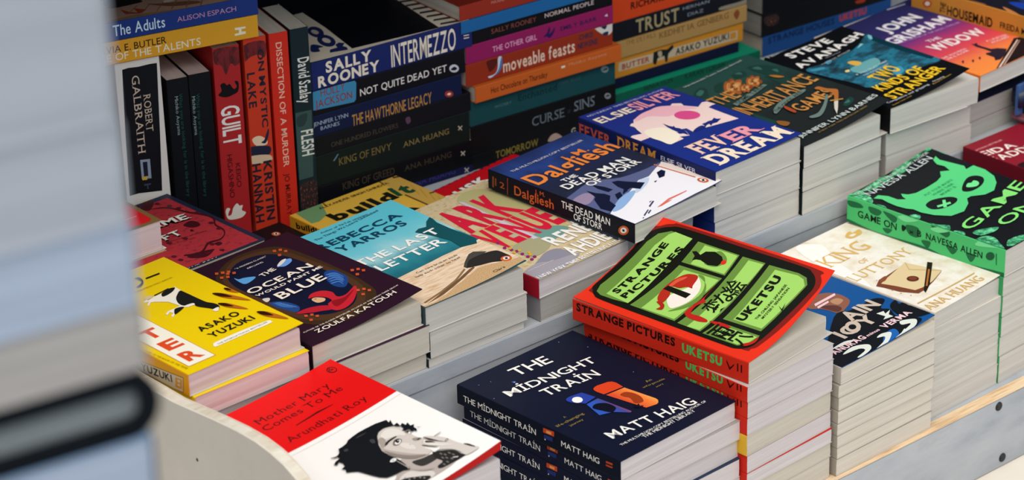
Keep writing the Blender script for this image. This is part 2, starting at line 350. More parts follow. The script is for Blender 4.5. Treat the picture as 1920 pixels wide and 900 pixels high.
SPINE_1 = [['T','STRANGE PICTURES',[-194.7,10.4],[-80.6,10.4],8.49,'#2a0d0a',5,0,0],['T','UKETSU',[-72.7,7.9],[-28.5,7.9],8.98,'#4fb457',5,0,0],['P','#2a0d0a',[[-23.6,16.5],[-19.8,9.9],[-14.9,15.2],[-15.7,12.8],[-20.2,7.2],[-23.6,13.7]],0],['P','#2a0d0a',[[-12.3,16.5],[-10.8,16.4],[-10.7,8.7],[-12.1,8.7]],0],['P','#2a0d0a',[[-8.2,16.3],[-6.7,16.3],[-6.6,8.7],[-8,8.8]],0]]
BOOKS = [
dict(name='paperback_book', label='navy paperback with a lit train window on its cover, top of its stack', group='navy train window paperbacks', loc=[-.1387,-.0208,.1107], yaw=3.68, w=145.8, H=199.2, t=18.5, lift=[.4,0,0], cover='#11162a', spine='#0d1120', page='p1', art=[['P','#8fa2d8',[[131.8,165.6],[131.8,165.8],[131.7,166],[131.6,166.1],[131.4,166.1],[131.2,166.1],[131.1,166],[131,165.8],[130.9,165.6],[131,165.5],[131.1,165.3],[131.2,165.2],[131.4,165.2],[131.6,165.2],[131.7,165.3],[131.8,165.5]],0],['P','#8fa2d8',[[24.7,181.1],[24.7,181.3],[24.6,181.4],[24.4,181.5],[24.3,181.6],[24.1,181.5],[23.9,181.4],[23.8,181.3],[23.8,181.1],[23.8,180.9],[23.9,180.8],[24.1,180.7],[24.3,180.7],[24.4,180.7],[24.6,180.8],[24.7,180.9]],0],['P','#8fa2d8',[[13.2,184.3],[13.1,184.5],[13,184.6],[12.9,184.7],[12.7,184.7],[12.5,184.7],[12.4,184.6],[12.3,184.5],[12.3,184.3],[12.3,184.1],[12.4,184],[12.5,183.9],[12.7,183.8],[12.9,183.9],[13,184],[13.1,184.1]],0],['P','#8fa2d8',[[-.9,183.9],[-1,184.1],[-1,184.2],[-1.2,184.3],[-1.4,184.4],[-1.5,184.3],[-1.7,184.2],[-1.8,184.1],[-1.8,183.9],[-1.8,183.7],[-1.7,183.6],[-1.5,183.5],[-1.4,183.5],[-1.2,183.5],[-1,183.6],[-1,183.7]],0],['P','#8fa2d8',[[4.9,156.3],[4.8,156.5],[4.7,156.6],[4.6,156.7],[4.4,156.8],[4.3,156.7],[4.1,156.6],[4,156.5],[4,156.3],[4,156.1],[4.1,156],[4.3,155.9],[4.4,155.9],[4.6,155.9],[4.7,156],[4.8,156.1]],0],['P','#8fa2d8',[[120.4,191.3],[120.4,191.5],[120.3,191.6],[120.1,191.7],[119.9,191.8],[119.8,191.7],[119.6,191.6],[119.5,191.5],[119.5,191.3],[119.5,191.1],[119.6,191],[119.8,190.9],[119.9,190.9],[120.1,190.9],[120.3,191],[120.4,191.1]],0],['P','#8fa2d8',[[43,151.7],[43,151.8],[42.9,152],[42.8,152.1],[42.6,152.1],[42.4,152.1],[42.3,152],[42.2,151.8],[42.1,151.7],[42.2,151.5],[42.3,151.3],[42.4,151.2],[42.6,151.2],[42.8,151.2],[42.9,151.3],[43,151.5]],0],['P','#8fa2d8',[[124.4,101.9],[124.3,102.1],[124.2,102.2],[124.1,102.3],[123.9,102.3],[123.8,102.3],[123.6,102.2],[123.5,102.1],[123.5,101.9],[123.5,101.7],[123.6,101.6],[123.8,101.5],[123.9,101.4],[124.1,101.5],[124.2,101.6],[124.3,101.7]],0],['P','#8fa2d8',[[37.4,166.8],[37.3,166.9],[37.2,167.1],[37.1,167.2],[36.9,167.2],[36.7,167.2],[36.6,167.1],[36.5,166.9],[36.5,166.8],[36.5,166.6],[36.6,166.4],[36.7,166.3],[36.9,166.3],[37.1,166.3],[37.2,166.4],[37.3,166.6]],0],['P','#27407e',[[39.7,165],[39.5,165.8],[39.1,166.4],[38.5,166.9],[37.7,167],[36.9,166.9],[36.3,166.4],[35.8,165.8],[35.7,165],[35.8,164.3],[36.3,163.6],[36.9,163.2],[37.7,163],[38.5,163.2],[39.1,163.6],[39.5,164.3]],0],['P','#9db2e8',[[38.5,165],[38.4,165.3],[38.3,165.6],[38,165.8],[37.7,165.8],[37.4,165.8],[37.1,165.6],[36.9,165.3],[36.9,165],[36.9,164.7],[37.1,164.5],[37.4,164.3],[37.7,164.2],[38,164.3],[38.3,164.5],[38.4,164.7]],0],['T','THE',[47.4,171.2],[89.5,167.4],15.05,'#f1ebe0',1,0,0],['T','MİDNIGHT',[16.3,148.1],[117.2,138.8],11.68,'#f1ebe0',1,0,0],['T','TRAİN',[39.2,125.1],[100.3,118.7],13.11,'#f1ebe0',1,0,0],['P','#d9431f',[[76.1,105.2],[79.2,106.9],[83,107.4],[94.4,105.2],[97.4,103],[98.6,99],[97.2,89.1],[75.4,91.6],[74.6,99.2],[75,102.9]],0],['P','R:pane',[[75.9,89.4],[96.8,87.3],[101.1,53.6],[100.2,50.2],[97.1,46.9],[93.9,45.9],[83.1,48.1],[81.5,56]],0],['P','#9a3a18',[[84.7,80.9],[91.3,81.1],[94.9,74.5],[94.5,65.2],[89.3,57.4],[82.2,60.5],[85.8,69.9],[84.1,76.2]],1],['P','#2a3f9a',[[45.2,108.6],[47.9,110.1],[51.8,110.5],[64.5,108.1],[67,93.5],[52.3,91.3],[45.5,101.2],[44.3,105.1]],0],['P','R:pane2',[[51.8,89.7],[66.5,90.4],[69.7,52.7],[67,52.1],[58.1,63.4],[45.4,68.1]],0],['P','#0d1120',[[50.5,81],[57.4,84.6],[64.3,80.3],[66.2,73.1],[64.3,66.3],[56.4,63.8],[52.7,72.1]],1],['P','#0d1120',[[75.7,56.4],[81.1,59.5],[80.7,56.8],[84.1,58.4],[81.8,54.3],[84.6,52.6],[80,50.6]],0],['P','#f5efe4',[[55.4,97.8],[53.9,96.7],[52.1,96.1],[50.4,96.2],[48.9,96.9],[47.7,98.1],[47.1,99.7],[47.1,101.4],[47.7,103.2],[48.9,104.7],[50.4,105.8],[52.1,106.4],[53.9,106.3],[55.4,105.6],[56.5,104.4],[57.2,102.8],[57.1,101],[56.5,99.3]],0],['T','MATT HAIG',[23.2,30.8],[120,21.2],12.63,'#f1ebe0',1,0,0],['T','THE MULTI-MILLION COPY BESTSELLING AUTHOR OF',[19.9,17.2],[126.9,17.2],2.88,'#f1ebe0',0,0,0],['T','THE MIDNIGHT LIBRARY',[43.2,12.4],[107.4,12.4],3.91,'#f1ebe0',0,0,0],['T','A',[21,86.1],[23.6,86.1],2.71,'#9a8340',0,0,0],['T','life-changing',[5.6,78.9],[37.8,78.9],3.43,'#9a8340',0,0,0],['T','journey',[14,71.9],[30,71.9],2.76,'#9a8340',0,0,0],['T','An',[117,78.7],[123.5,78.7],3.62,'#9a8340',0,0,0],['T','unforgettable',[107.3,73.9],[132.6,71.5],2.64,'#9a8340',0,0,0],['T','story',[116.2,66.3],[125,66.3],2.33,'#9a8340',0,0,0]], sart=SPINE_0, pw=145.8, back='#cfc8be', mode='flat'),
dict(name='paperback_book', label='second book down in the navy train window stack at the bottom front', group='navy train window paperbacks', loc=[-.1365,-.02,.0922], yaw=2, w=145.8, H=199.2, t=18.3, lift=[0,0,0], cover='#9a9490', spine='#10142a', page='p1', art=[], sart=SPINE_0, pw=145.8, back='#bfb8ae', mode='flat', ct=.0003),
dict(name='paperback_book', label='third book down in the navy train window stack at the bottom front', group='navy train window paperbacks', loc=[-.1356,-.0188,.0737], yaw=2.6, w=145.8, H=199.2, t=18.3, lift=[0,0,0], cover='#a39c98', spine='#10142a', page='p1', art=[], sart=SPINE_0, pw=145.8, back='#bfb8ae', mode='flat', ct=.0003),
dict(name='paperback_book', label='fourth book down in the navy train window stack at the bottom front', group='navy train window paperbacks', loc=[-.1378,-.0206,.0552], yaw=1.76, w=145.8, H=199.2, t=18.3, lift=[0,0,0], cover='#2a3550', spine='#10142a', page='p1', art=[], sart=SPINE_0, pw=145.8, back='#bfb8ae', mode='flat', ct=.0003),
dict(name='paperback_book', label='fifth book down in the navy train window stack at the bottom front', group='navy train window paperbacks', loc=[-.1359,-.0208,.0367], yaw=2.16, w=145.8, H=199.2, t=18.3, lift=[0,0,0], cover='#9a9490', spine='#10142a', page='p1', art=[], sart=SPINE_0, pw=145.8, back='#bfb8ae', mode='flat', ct=.0003),
dict(name='paperback_book', label='sixth book down in the navy train window stack at the bottom front', group='navy train window paperbacks', loc=[-.1362,-.0205,.0231], yaw=2.38, w=145.8, H=199.2, t=13.4, lift=[0,0,0], cover='#9a9490', spine='#10142a', page='p1', art=[], sart=SPINE_0, pw=145.8, back='#bfb8ae', mode='flat', ct=.0003),
dict(name='paperback_book', label='seventh book down in the navy train window stack at the bottom front', group='navy train window paperbacks', loc=[-.1364,-.0208,.0095], yaw=2.26, w=145.8, H=199.2, t=13.4, lift=[0,0,0], cover='#9a9490', spine='#10142a', page='p1', art=[], sart=SPINE_0, pw=145.8, back='#bfb8ae', mode='flat', ct=.0003),
dict(name='paperback_book', label='red paperback with green picture panels and a lifted curling cover', group='tall stack beside the navy train window books', loc=[.0136,-.0189,.146], yaw=7.74, w=125.9, H=199.2, t=21, lift=[1.8,37.8,41.1], cover='#e2311a', spine='#c92a18', page='p2', art=[['P','#7d1c16',[[29.2,196.1],[105.4,197.6],[116.4,190.6],[122.2,179.5],[124.1,160.9],[122.4,22.3],[117.3,9.3],[109.1,3.2],[96.4,3.1],[36.4,8],[19.7,11.8],[14.4,28.5],[15.4,175.6]],1],['P','#15160f',[[20.3,192.4],[28.7,196.8],[66.4,197.5],[98.1,197.4],[110.9,193],[118.3,180.9],[121.3,163.1],[120.5,92.5],[120.3,31.1],[118,19],[112.6,11.4],[104.5,7.5],[92.3,8.4],[65.2,11],[35.6,12.5],[20.5,14.5],[12.8,23.1],[11.4,38.6],[11.1,101.9],[11,171.9],[14.2,185.3]],1],['P','#67893a',[[20.5,187.7],[30.6,191.7],[69.3,190.8],[96.8,190.7],[108.4,186.5],[114.9,176],[114,150.8],[86,152.9],[19.9,150.5],[17.6,166.2],[17.3,180.6]],0],['P','#9fcd62',[[21.9,177.6],[61.3,179.8],[95.5,180.6],[111,176.1],[115.2,171.7],[114,150.8],[86,152.9],[19.9,150.5]],0],['P','#67893a',[[113.1,143.4],[112.6,95.6],[88.6,93.9],[87.8,142.9]],0],['P','#9fcd62',[[111.5,134.4],[111.4,96.8],[89.9,95.7],[88.9,133.2]],0],['P','#67893a',[[83.7,142.3],[84.9,94.2],[53.6,96.8],[18.7,96.2],[18.4,147],[51.2,144.9]],0],['P','#9fcd62',[[80.5,134.3],[82.1,95.7],[52.9,98.4],[20.9,98.5],[20.1,135.2],[49.9,135.1]],0],['P','#67893a',[[112.2,91.6],[112.8,66.5],[69.7,66.6],[17.4,66.4],[17.6,92.1],[67.4,90.4]],0],['P','#9fcd62',[[110.4,83.8],[111,67.2],[69.1,68.2],[18.8,68.3],[17.7,81.5],[65.6,82.5]],0],['P','#67893a',[[112.2,61.8],[113.3,30.1],[111.5,20.1],[105.2,14.8],[77.2,17.8],[43.7,19.6],[42.3,60.3],[79.4,61.3]],0],['P','#9fcd62',[[109.5,53.4],[111,29.4],[109.2,21.9],[103.7,16.4],[77.8,19.3],[47.1,21.4],[46,51.6],[80.1,53.3]],0],['P','#67893a',[[37.4,60.8],[38.4,16.7],[23.8,18],[16.7,25],[16.1,62.8]],0],['P','#9fcd62',[[34.4,53.1],[35.9,17.5],[24.1,19.7],[18.1,26.1],[18.2,55.4]],0],['T','STRANGE',[26.8,168.1],[101.6,168.1],7.92,'#15160f',5,0,0],['T','PICTURES',[24.5,156.9],[101.7,149.9],7.86,'#15160f',5,0,0],['P','#67893a',[[94.4,122.2],[93.9,108.7],[102.9,102.8],[109.2,110.9],[109,118.3]],1],['P','#16170f',[[92.8,134.5],[97.8,135.4],[101.4,141.3],[103.1,137.7],[100.7,131.1],[105.5,128.7],[108.2,119.9],[105.6,110.1],[101.3,105.4],[95,107.5],[93.1,116.8],[95.6,127],[94.9,131.4]],0],['P','#d8301c',[[103.3,104.5],[103.1,105.5],[102.6,106.4],[101.7,106.9],[100.7,107.1],[99.7,106.9],[98.9,106.4],[98.3,105.5],[98.1,104.5],[98.3,103.5],[98.9,102.7],[99.7,102.1],[100.7,101.9],[101.7,102.1],[102.6,102.7],[103.1,103.5]],0],['P','#67893a',[[27.7,110.8],[40.4,99.4],[57.2,95.3],[72.7,102.7],[79.7,117.2],[79.1,109.1],[63.3,100],[44.8,102.8]],1],['P','#eee0d2',[[42,123.4],[51.3,123.1],[64,115.8],[78,118.1],[72.4,108.5],[62,102.9],[47.7,103],[37.1,107.5],[32.7,112.7]],1],['P','#b02a1c',[[38.7,131.6],[50.2,135.8],[63.7,135.2],[74.3,130.5],[78.2,124.8],[78.1,116],[66.9,113.3],[63.6,111.6],[63.3,117.4],[59.2,122.8],[57.5,130.2],[46.4,124],[34.4,123.8]],1],['P','#d5553a',[[57.8,133.8],[68.3,132.2],[74.1,125.9],[71,125.7],[64.6,129.3],[56.1,130.8]],1],['P','#a8261a',[[34.2,129.1],[36.1,125.6],[33.6,119.4],[27,116.8],[25.1,122.2],[30.1,121.4]],1],['P','#15160f',[[52,135.7],[57.6,134.3],[57.1,107.7],[50.4,108.5]],0],['P','#b8231a',[[75.1,93.8],[58.6,93.2],[53.9,88.9],[46.1,93.1],[35.5,90.8],[35.7,81.7],[34.5,72.1],[31.3,70.4],[28.5,78.8],[29.5,91.1],[34.9,96.7],[48.3,95.8],[55.4,94.3]],1],['P','#b8231a',[[34.1,68.8],[37.1,58.4],[36.8,48.5],[33.9,47.1],[32,58.7]],1],['P','#b8231a',[[19.9,23.3],[28.2,17.2],[36.5,16.3],[28.3,14.2],[19.7,18]],1],['T','変',[44.4,69.7],[59.9,69.7],15.5,'#15160f',1,0,0],['T','な',[58.7,69.5],[74.2,69.5],15.5,'#15160f',1,0,0],['T','絵',[72,68.2],[87.5,68.2],15.5,'#15160f',1,0,0],['T','雨',[17.1,40.6],[34.1,40.6],17,'#15160f',2,0,0],['T','穴',[18.1,21.8],[35.1,21.8],17,'#15160f',2,0,0],['T','UKETSU',[47.3,41.1],[104.3,41.1],9.3,'#15160f',5,0,0],['T','THE CHILLING JAPANESE',[54.4,32],[98.9,32],2.58,'#15160f',1,0,0],['T','MYSTERY SENSATION',[57.6,27.4],[96.5,27.4],2.57,'#15160f',1,0,0],['P','#15160f',[[76.4,24.7],[74.1,19.6],[81.3,20.8],[71.9,17.6]],0]], sart=SPINE_1, pw=116.5, back='#cfc8be', mode='flat'),
dict(name='paperback_book', label='second red panel-cover book from the top of the tall middle stack', group='tall stack beside the navy train window books', loc=[.0088,-.0227,.1305], yaw=3.04, w=115.5, H=199.2, t=15.3, lift=[0,0,0], cover='#b8b0a8', spine='#c92a18', page='p1', art=[], sart=SPINE_1, pw=115.5, back='#bfb8ae', mode='flat', ct=.0003),
dict(name='paperback_book', label='third red panel-cover book from the top of the tall middle stack', group='tall stack beside the navy train window books', loc=[.0093,-.0226,.115], yaw=2.91, w=115.5, H=199.2, t=15.3, lift=[0,0,0], cover='#b8b0a8', spine='#c92a18', page='p1', art=[], sart=SPINE_1, pw=115.5, back='#bfb8ae', mode='flat', ct=.0003),
dict(name='paperback_book', label='red book just under the three lettered red spines', group='tall stack beside the navy train window books', loc=[.0091,-.0225,.098], yaw=3.06, w=115.5, H=199.2, t=16.8, lift=[0,0,0], cover='#a87868', spine='#c4261a', page='p1', art=[], sart=[], pw=115.5, back='#bfb8ae', mode='flat', ct=.0003),
dict(name='paperback_book', label='yellow-spined book below four red ones in the tall middle stack', group='tall stack beside the navy train window books', loc=[.0088,-.0227,.0775], yaw=3.69, w=115.5, H=199.2, t=20.3, lift=[0,0,0], cover='#cfc8be', spine='#d8a830', page='p2', art=[], sart=[], pw=115.5, back='#bfb8ae', mode='flat', ct=.0003),
dict(name='paperback_book', label='red book directly under the upper yellow spine', group='tall stack beside the navy train window books', loc=[.0097,-.0225,.06], yaw=3.66, w=115.5, H=199.2, t=17.3, lift=[0,0,0], cover='#b0706a', spine='#c4261a', page='p1', art=[], sart=[], pw=115.5, back='#bfb8ae', mode='flat', ct=.0003),
dict(name='paperback_book', label='lower red book with a bright red cover line across its pages', group='tall stack beside the navy train window books', loc=[.0095,-.0227,.0455], yaw=2.84, w=115.5, H=199.2, t=14.3, lift=[0,0,0], cover='#c42a1c', spine='#c4261a', page='p1', art=[], sart=[], pw=115.5, back='#bfb8ae', mode='flat', ct=.0003),
dict(name='paperback_book', label='lower yellow-spined book near the foot of the tall middle stack', group='tall stack beside the navy train window books', loc=[.0093,-.0226,.031], yaw=3.11, w=115.5, H=199.2, t=14.3, lift=[0,0,0], cover='#d6bf88', spine='#d2a43a', page='p2', art=[], sart=[], pw=115.5, back='#bfb8ae', mode='flat', ct=.0003),
dict(name='paperback_book', label='red-spined book at the very bottom of the tall middle stack', group='tall stack beside the navy train window books', loc=[.0088,-.0227,.0094], yaw=3.22, w=115.5, H=199.2, t=21.4, lift=[0,0,0], cover='#b8b0a8', spine='#a82018', page='p2', art=[], sart=[], pw=115.5, back='#bfb8ae', mode='flat', ct=.0003),
dict(name='paperback_book', label='blue and black zigzag cover paperback with big tan letters, top of its stack', group='short cream stack with the zigzag cover', loc=[.1303,-.0201,.103], yaw=2.16, w=131.5, H=196, t=17.5, lift=[0,2,6.1], cover='#14508e', spine='#b8aea0', page='p3', art=[['P','#8f5a48',[[67.6,99.1],[93.1,110.2],[106.5,99.2],[104.6,79.9],[88.1,71.3],[78.3,70.8],[75.2,86.4]],1],['P','#b98a68',[[91,92.2],[99.9,91.9],[100.8,84.6],[90.7,82.3]],1],['P','#5e3630',[[76.7,92.6],[87.4,84.3],[88.1,75.3],[79.9,73],[76.7,84.6]],1],['P','#f2c9cb',[[77.5,99.8],[106.3,99.9],[103.8,96.6],[74.6,95.9]],0],['P','#f2c9cb',[[74.8,94.1],[90.8,94.5],[88.8,91.6],[73,90.9]],0],['P','#13151b',[[69.7,68.9],[88.8,66.4],[103.6,64.8],[120.3,64.7],[126,55.3],[111,47.4],[114.3,39.2],[108.4,26.4],[115.3,13.6],[114.7,2.3],[63.7,-4.8],[48.5,-2.2],[31,-4.8],[-.8,0],[1.7,19.1]],1],['P','#13151b',[[120.2,44.1],[131,46.8],[127.3,39.1],[134.4,38.7],[130.5,30.8],[134.9,23.6],[132.2,12.1],[135.7,4.2],[118.2,9.8],[110.9,19.2],[112.7,33.1]],1],['P','#1f5fa8',[[74.9,12.3],[87.8,12.3],[83.2,2.4],[69.3,-.1],[57.2,-1]],1],['P','#dfe0d2',[[99.7,43.3],[107.7,41.4],[104.9,36.8],[113.4,38.4],[105.8,33.6],[105.6,28],[95.1,30.9],[101.1,33.5]],0],['P','#dfe0d2',[[72.6,15],[80.8,11.1],[76.8,6.2],[60.6,-1.2],[41.6,-1.9],[62.8,3.7],[71.1,9.2],[64.7,12.9]],1],['P','#dfe0d2',[[102.9,17.2],[113.9,9.4],[109.4,3.1],[98.2,-.5],[80.2,-1.7],[67.4,-1.6],[89.2,2.8],[105,6.7],[98,11.6]],1],['P','#dfe0d2',[[36.6,18.4],[49.8,11.1],[45.2,3.4],[29.8,.2],[24.7,2],[39.8,5.7],[37.7,11.6],[19.7,14.7]],1],['P','#dfe0d2',[[55.3,-2.6],[81.3,.8],[93.8,5],[88.1,.3],[68.9,-3.4]],1],['P','#dfe0d2',[[20.1,28.9],[39.5,30.2],[47.7,24.8],[33,26.1]],1],['T','AIN',[73.5,50.5],[115.9,50.5],17.88,'#cdb9a6',4,0,0],['T','IOY',[43.7,33.2],[93,33.2],16.62,'#cdb9a6',4,0,0],['P','#cdb9a6',[[71.4,37.7],[68.3,35.7],[65.1,34.6],[62,34.6],[59.5,35.5],[57.8,37.5],[57.2,40.1],[57.7,43.1],[59.3,46.2],[61.7,48.9],[64.8,50.9],[68.1,52.1],[71.2,52.1],[73.7,51.1],[75.4,49.2],[76,46.5],[75.4,43.5],[73.8,40.4]],0],['P','#13151b',[[68.1,40.4],[66.6,39.4],[65.1,38.9],[63.6,38.9],[62.4,39.4],[61.6,40.3],[61.3,41.6],[61.5,43],[62.2,44.5],[63.4,45.8],[64.9,46.7],[66.4,47.3],[67.9,47.3],[69.1,46.8],[69.9,45.9],[70.3,44.6],[70,43.1],[69.3,41.7]],0],['T','ANURAG',[14.9,19.4],[58.7,19.4],7.8,'#f2c9cb',4,0,0],['T','minus',[60.8,20],[78,20],3.97,'#f2c9cb',2,0,0],['T','VERMA',[82.5,17.9],[121.4,17.9],7.87,'#f2c9cb',4,0,0]], sart=[], pw=133.5, back='#cfc8be', mode='flat'),
dict(name='paperback_book', label='second book down in the stack under the blue zigzag cover', group='short cream stack with the zigzag cover', loc=[.128,-.0199,.0902], yaw=1.26, w=133.5, H=196, t=12.6, lift=[0,0,0], cover='#948b80', spine='#a39a8c', page='p3', art=[], sart=[], pw=133.5, back='#bfb8ae', mode='flat', ct=.0003),
dict(name='paperback_book', label='third book down in the stack under the blue zigzag cover', group='short cream stack with the zigzag cover', loc=[.1288,-.0198,.0767], yaw=1.08, w=133.5, H=196, t=13.3, lift=[0,0,0], cover='#948b80', spine='#a39a8c', page='p3', art=[], sart=[], pw=133.5, back='#bfb8ae', mode='flat', ct=.0003),
dict(name='paperback_book', label='fourth book down in the stack under the blue zigzag cover', group='short cream stack with the zigzag cover', loc=[.1281,-.0199,.0637], yaw=1, w=133.5, H=196, t=12.8, lift=[0,0,0], cover='#948b80', spine='#a39a8c', page='p3', art=[], sart=[], pw=133.5, back='#bfb8ae', mode='flat', ct=.0003),
dict(name='paperback_book', label='fifth book down in the stack under the blue zigzag cover', group='short cream stack with the zigzag cover', loc=[.128,-.0198,.0512], yaw=.89, w=133.5, H=196, t=12.3, lift=[0,0,0], cover='#948b80', spine='#a39a8c', page='p3', art=[], sart=[], pw=133.5, back='#bfb8ae', mode='flat', ct=.0003),
dict(name='paperback_book', label='sixth book down in the stack under the blue zigzag cover', group='short cream stack with the zigzag cover', loc=[.1283,-.0199,.0384], yaw=1.51, w=133.5, H=196, t=12.6, lift=[0,0,0], cover='#948b80', spine='#a39a8c', page='p3', art=[], sart=[], pw=133.5, back='#bfb8ae', mode='flat', ct=.0003),
dict(name='paperback_book', label='seventh book down in the stack under the blue zigzag cover', group='short cream stack with the zigzag cover', loc=[.1286,-.0197,.0269], yaw=1.49, w=133.5, H=196, t=11.3, lift=[0,0,0], cover='#948b80', spine='#a39a8c', page='p3', art=[], sart=[], pw=133.5, back='#bfb8ae', mode='flat', ct=.0003),
dict(name='paperback_book', label='eighth book down in the stack under the blue zigzag cover', group='short cream stack with the zigzag cover', loc=[.1282,-.0198,.0094], yaw=1.14, w=133.5, H=196, t=17.3, lift=[0,0,0], cover='#948b80', spine='#a39a8c', page='p3', art=[], sart=[], pw=133.5, back='#bfb8ae', mode='flat', ct=.0003),
dict(name='paperback_book', label='cream paperback with a sealed envelope and fountain pen on its cover', group='cream stack with the envelope cover', loc=[.272,-.0062,.1039], yaw=3.95, w=105.7, H=187.5, t=18, lift=[.7,0,3.5], cover='R:marble', spine='#e2d5c4', page='p4', art=[['P','#f4ede4',[[18.4,182.8],[43,170.8],[23.9,134],[8.1,86.5],[-18.1,52.1],[-4.7,100.3]],1],['T','KING',[8.8,131.4],[75,131.4],20.79,'#dcb062',0,1,0],['T','OF',[36.3,114.3],[49,114.3],6.84,'#dcb062',0,1,0],['T','GLUTTONY',[-10.7,93.9],[92.1,93.9],13.74,'#dcb062',0,1,0],['P','#dcb062',[[73.7,165.4],[82.1,170.4],[87.1,170],[85.8,166.2],[96.3,167.4],[94.5,161.6],[88.2,158.3],[75.5,158.8]],1],['P','#efe2cf',[[78.2,164.5],[84,164.7],[86.3,162.1],[79.2,160.9]],1],['P','#7a3f2a',[[6.8,74.3],[19.4,80.9],[27.9,80.7],[64,84.1],[72.7,47.4],[49.5,39.9],[32.4,36],[21.8,35.4],[12.6,50.9],[9.4,67]],0],['P','#dfc596',[[14.3,74.3],[28.5,77.8],[65.1,85.8],[74.7,48.4],[50.1,41.1],[33.5,40.2],[24.8,41.9],[22.5,50.2],[19.9,60]],0],['P','#8a4a2e',[[19.9,80.4],[29.1,81.7],[29.7,78.7],[20.6,75],[16.7,77.1]],1],['P','#c9a874',[[65.1,85.8],[65.8,85],[56.8,73.4],[74.7,48.4],[73.4,48],[54.9,72.8]],0],['P','#5f2a1c',[[46.3,53.9],[44.4,52.9],[42.3,52.5],[40.2,52.9],[38.3,53.9],[37,55.4],[36.3,57.3],[36.3,59.3],[37.1,61.2],[38.5,62.8],[40.4,63.8],[42.5,64.1],[44.6,63.8],[46.5,62.8],[47.8,61.2],[48.5,59.3],[48.4,57.3],[47.7,55.4]],0],['P','#7e3c26',[[45.6,56],[44.4,55.4],[43.1,55.3],[41.8,55.5],[40.7,56.2],[39.8,57.2],[39.4,58.4],[39.4,59.6],[39.8,60.8],[40.6,61.7],[41.8,62.3],[43.1,62.5],[44.4,62.2],[45.5,61.6],[46.4,60.6],[46.8,59.4],[46.9,58.1],[46.4,57]],0],['P','#24150f',[[80,69.9],[82.2,65.3],[42.8,38.6],[27,31.2],[29.6,35.5],[40.7,43.2]],0],['P','#b56a34',[[68.2,60],[68.9,58.2],[39,38.4],[38.4,39.9]],0],['P','#cda760',[[4.8,24],[89.8,21.7],[88.7,20.2],[3.8,22.4]],0],['T','ANA HUANG',[.4,5.8],[86.5,5.8],10.79,'#dcb062',0,1,0],['P','#b98d80',[[11.3,47.7],[11.3,48],[11.1,48.2],[10.9,48.4],[10.6,48.4],[10.4,48.4],[10.1,48.2],[10,48],[9.9,47.7],[10,47.4],[10.1,47.2],[10.4,47.1],[10.6,47],[10.9,47.1],[11.1,47.2],[11.3,47.4]],0],['P','#b98d80',[[14,38.1],[14,38.3],[13.8,38.5],[13.6,38.7],[13.3,38.8],[13.1,38.7],[12.8,38.5],[12.7,38.3],[12.6,38.1],[12.7,37.8],[12.8,37.6],[13.1,37.4],[13.3,37.4],[13.6,37.4],[13.8,37.6],[14,37.8]],0],['P','#b98d80',[[10.7,57.3],[10.7,57.6],[10.5,57.8],[10.3,58],[10,58],[9.7,58],[9.5,57.8],[9.4,57.6],[9.3,57.3],[9.4,57.1],[9.5,56.8],[9.7,56.7],[10,56.6],[10.3,56.7],[10.5,56.8],[10.7,57.1]],0],['P','#b98d80',[[17.6,81.5],[17.5,81.7],[17.4,81.9],[17.1,82.1],[16.9,82.2],[16.6,82.1],[16.4,81.9],[16.2,81.7],[16.2,81.5],[16.2,81.2],[16.4,81],[16.6,80.8],[16.9,80.8],[17.1,80.8],[17.4,81],[17.5,81.2]],0]], sart=[], pw=102.5, back='#cfc8be', mode='flat'),
dict(name='paperback_book', label='second book down in the stack under the cream envelope cover', group='cream stack with the envelope cover', loc=[.2721,-.0061,.0864], yaw=2.32, w=102.5, H=187.5, t=17.3, lift=[0,0,0], cover='#d6ccbd', spine='#e6dccd', page='p4', art=[], sart=[], pw=102.5, back='#bfb8ae', mode='flat', ct=.0003),
dict(name='paperback_book', label='third book down in the stack under the cream envelope cover', group='cream stack with the envelope cover', loc=[.2716,-.0061,.0639], yaw=2.84, w=102.5, H=187.5, t=22.3, lift=[0,0,0], cover='#f0e8dc', spine='#e6dccd', page='p4', art=[], sart=[], pw=102.5, back='#bfb8ae', mode='flat', ct=.0003),
dict(name='paperback_book', label='fourth book down in the stack under the cream envelope cover', group='cream stack with the envelope cover', loc=[.2717,-.0059,.0514], yaw=2.52, w=102.5, H=187.5, t=12.3, lift=[0,0,0], cover='#c9bfb0', spine='#e6dccd', page='p4', art=[], sart=[], pw=102.5, back='#bfb8ae', mode='flat', ct=.0003),
dict(name='paperback_book', label='fifth book down in the stack under the cream envelope cover', group='cream stack with the envelope cover', loc=[.2722,-.006,.0304], yaw=2.47, w=102.5, H=187.5, t=20.8, lift=[0,0,0], cover='#d6ccbd', spine='#e6dccd', page='p4', art=[], sart=[], pw=102.5, back='#bfb8ae', mode='flat', ct=.0003),
dict(name='paperback_book', label='sixth book down in the stack under the cream envelope cover', group='cream stack with the envelope cover', loc=[.2716,-.0062,.0094], yaw=2.07, w=102.5, H=187.5, t=20.8, lift=[0,0,0], cover='#c9bfb0', spine='#e6dccd', page='p4', art=[], sart=[], pw=102.5, back='#bfb8ae', mode='flat', ct=.0003),
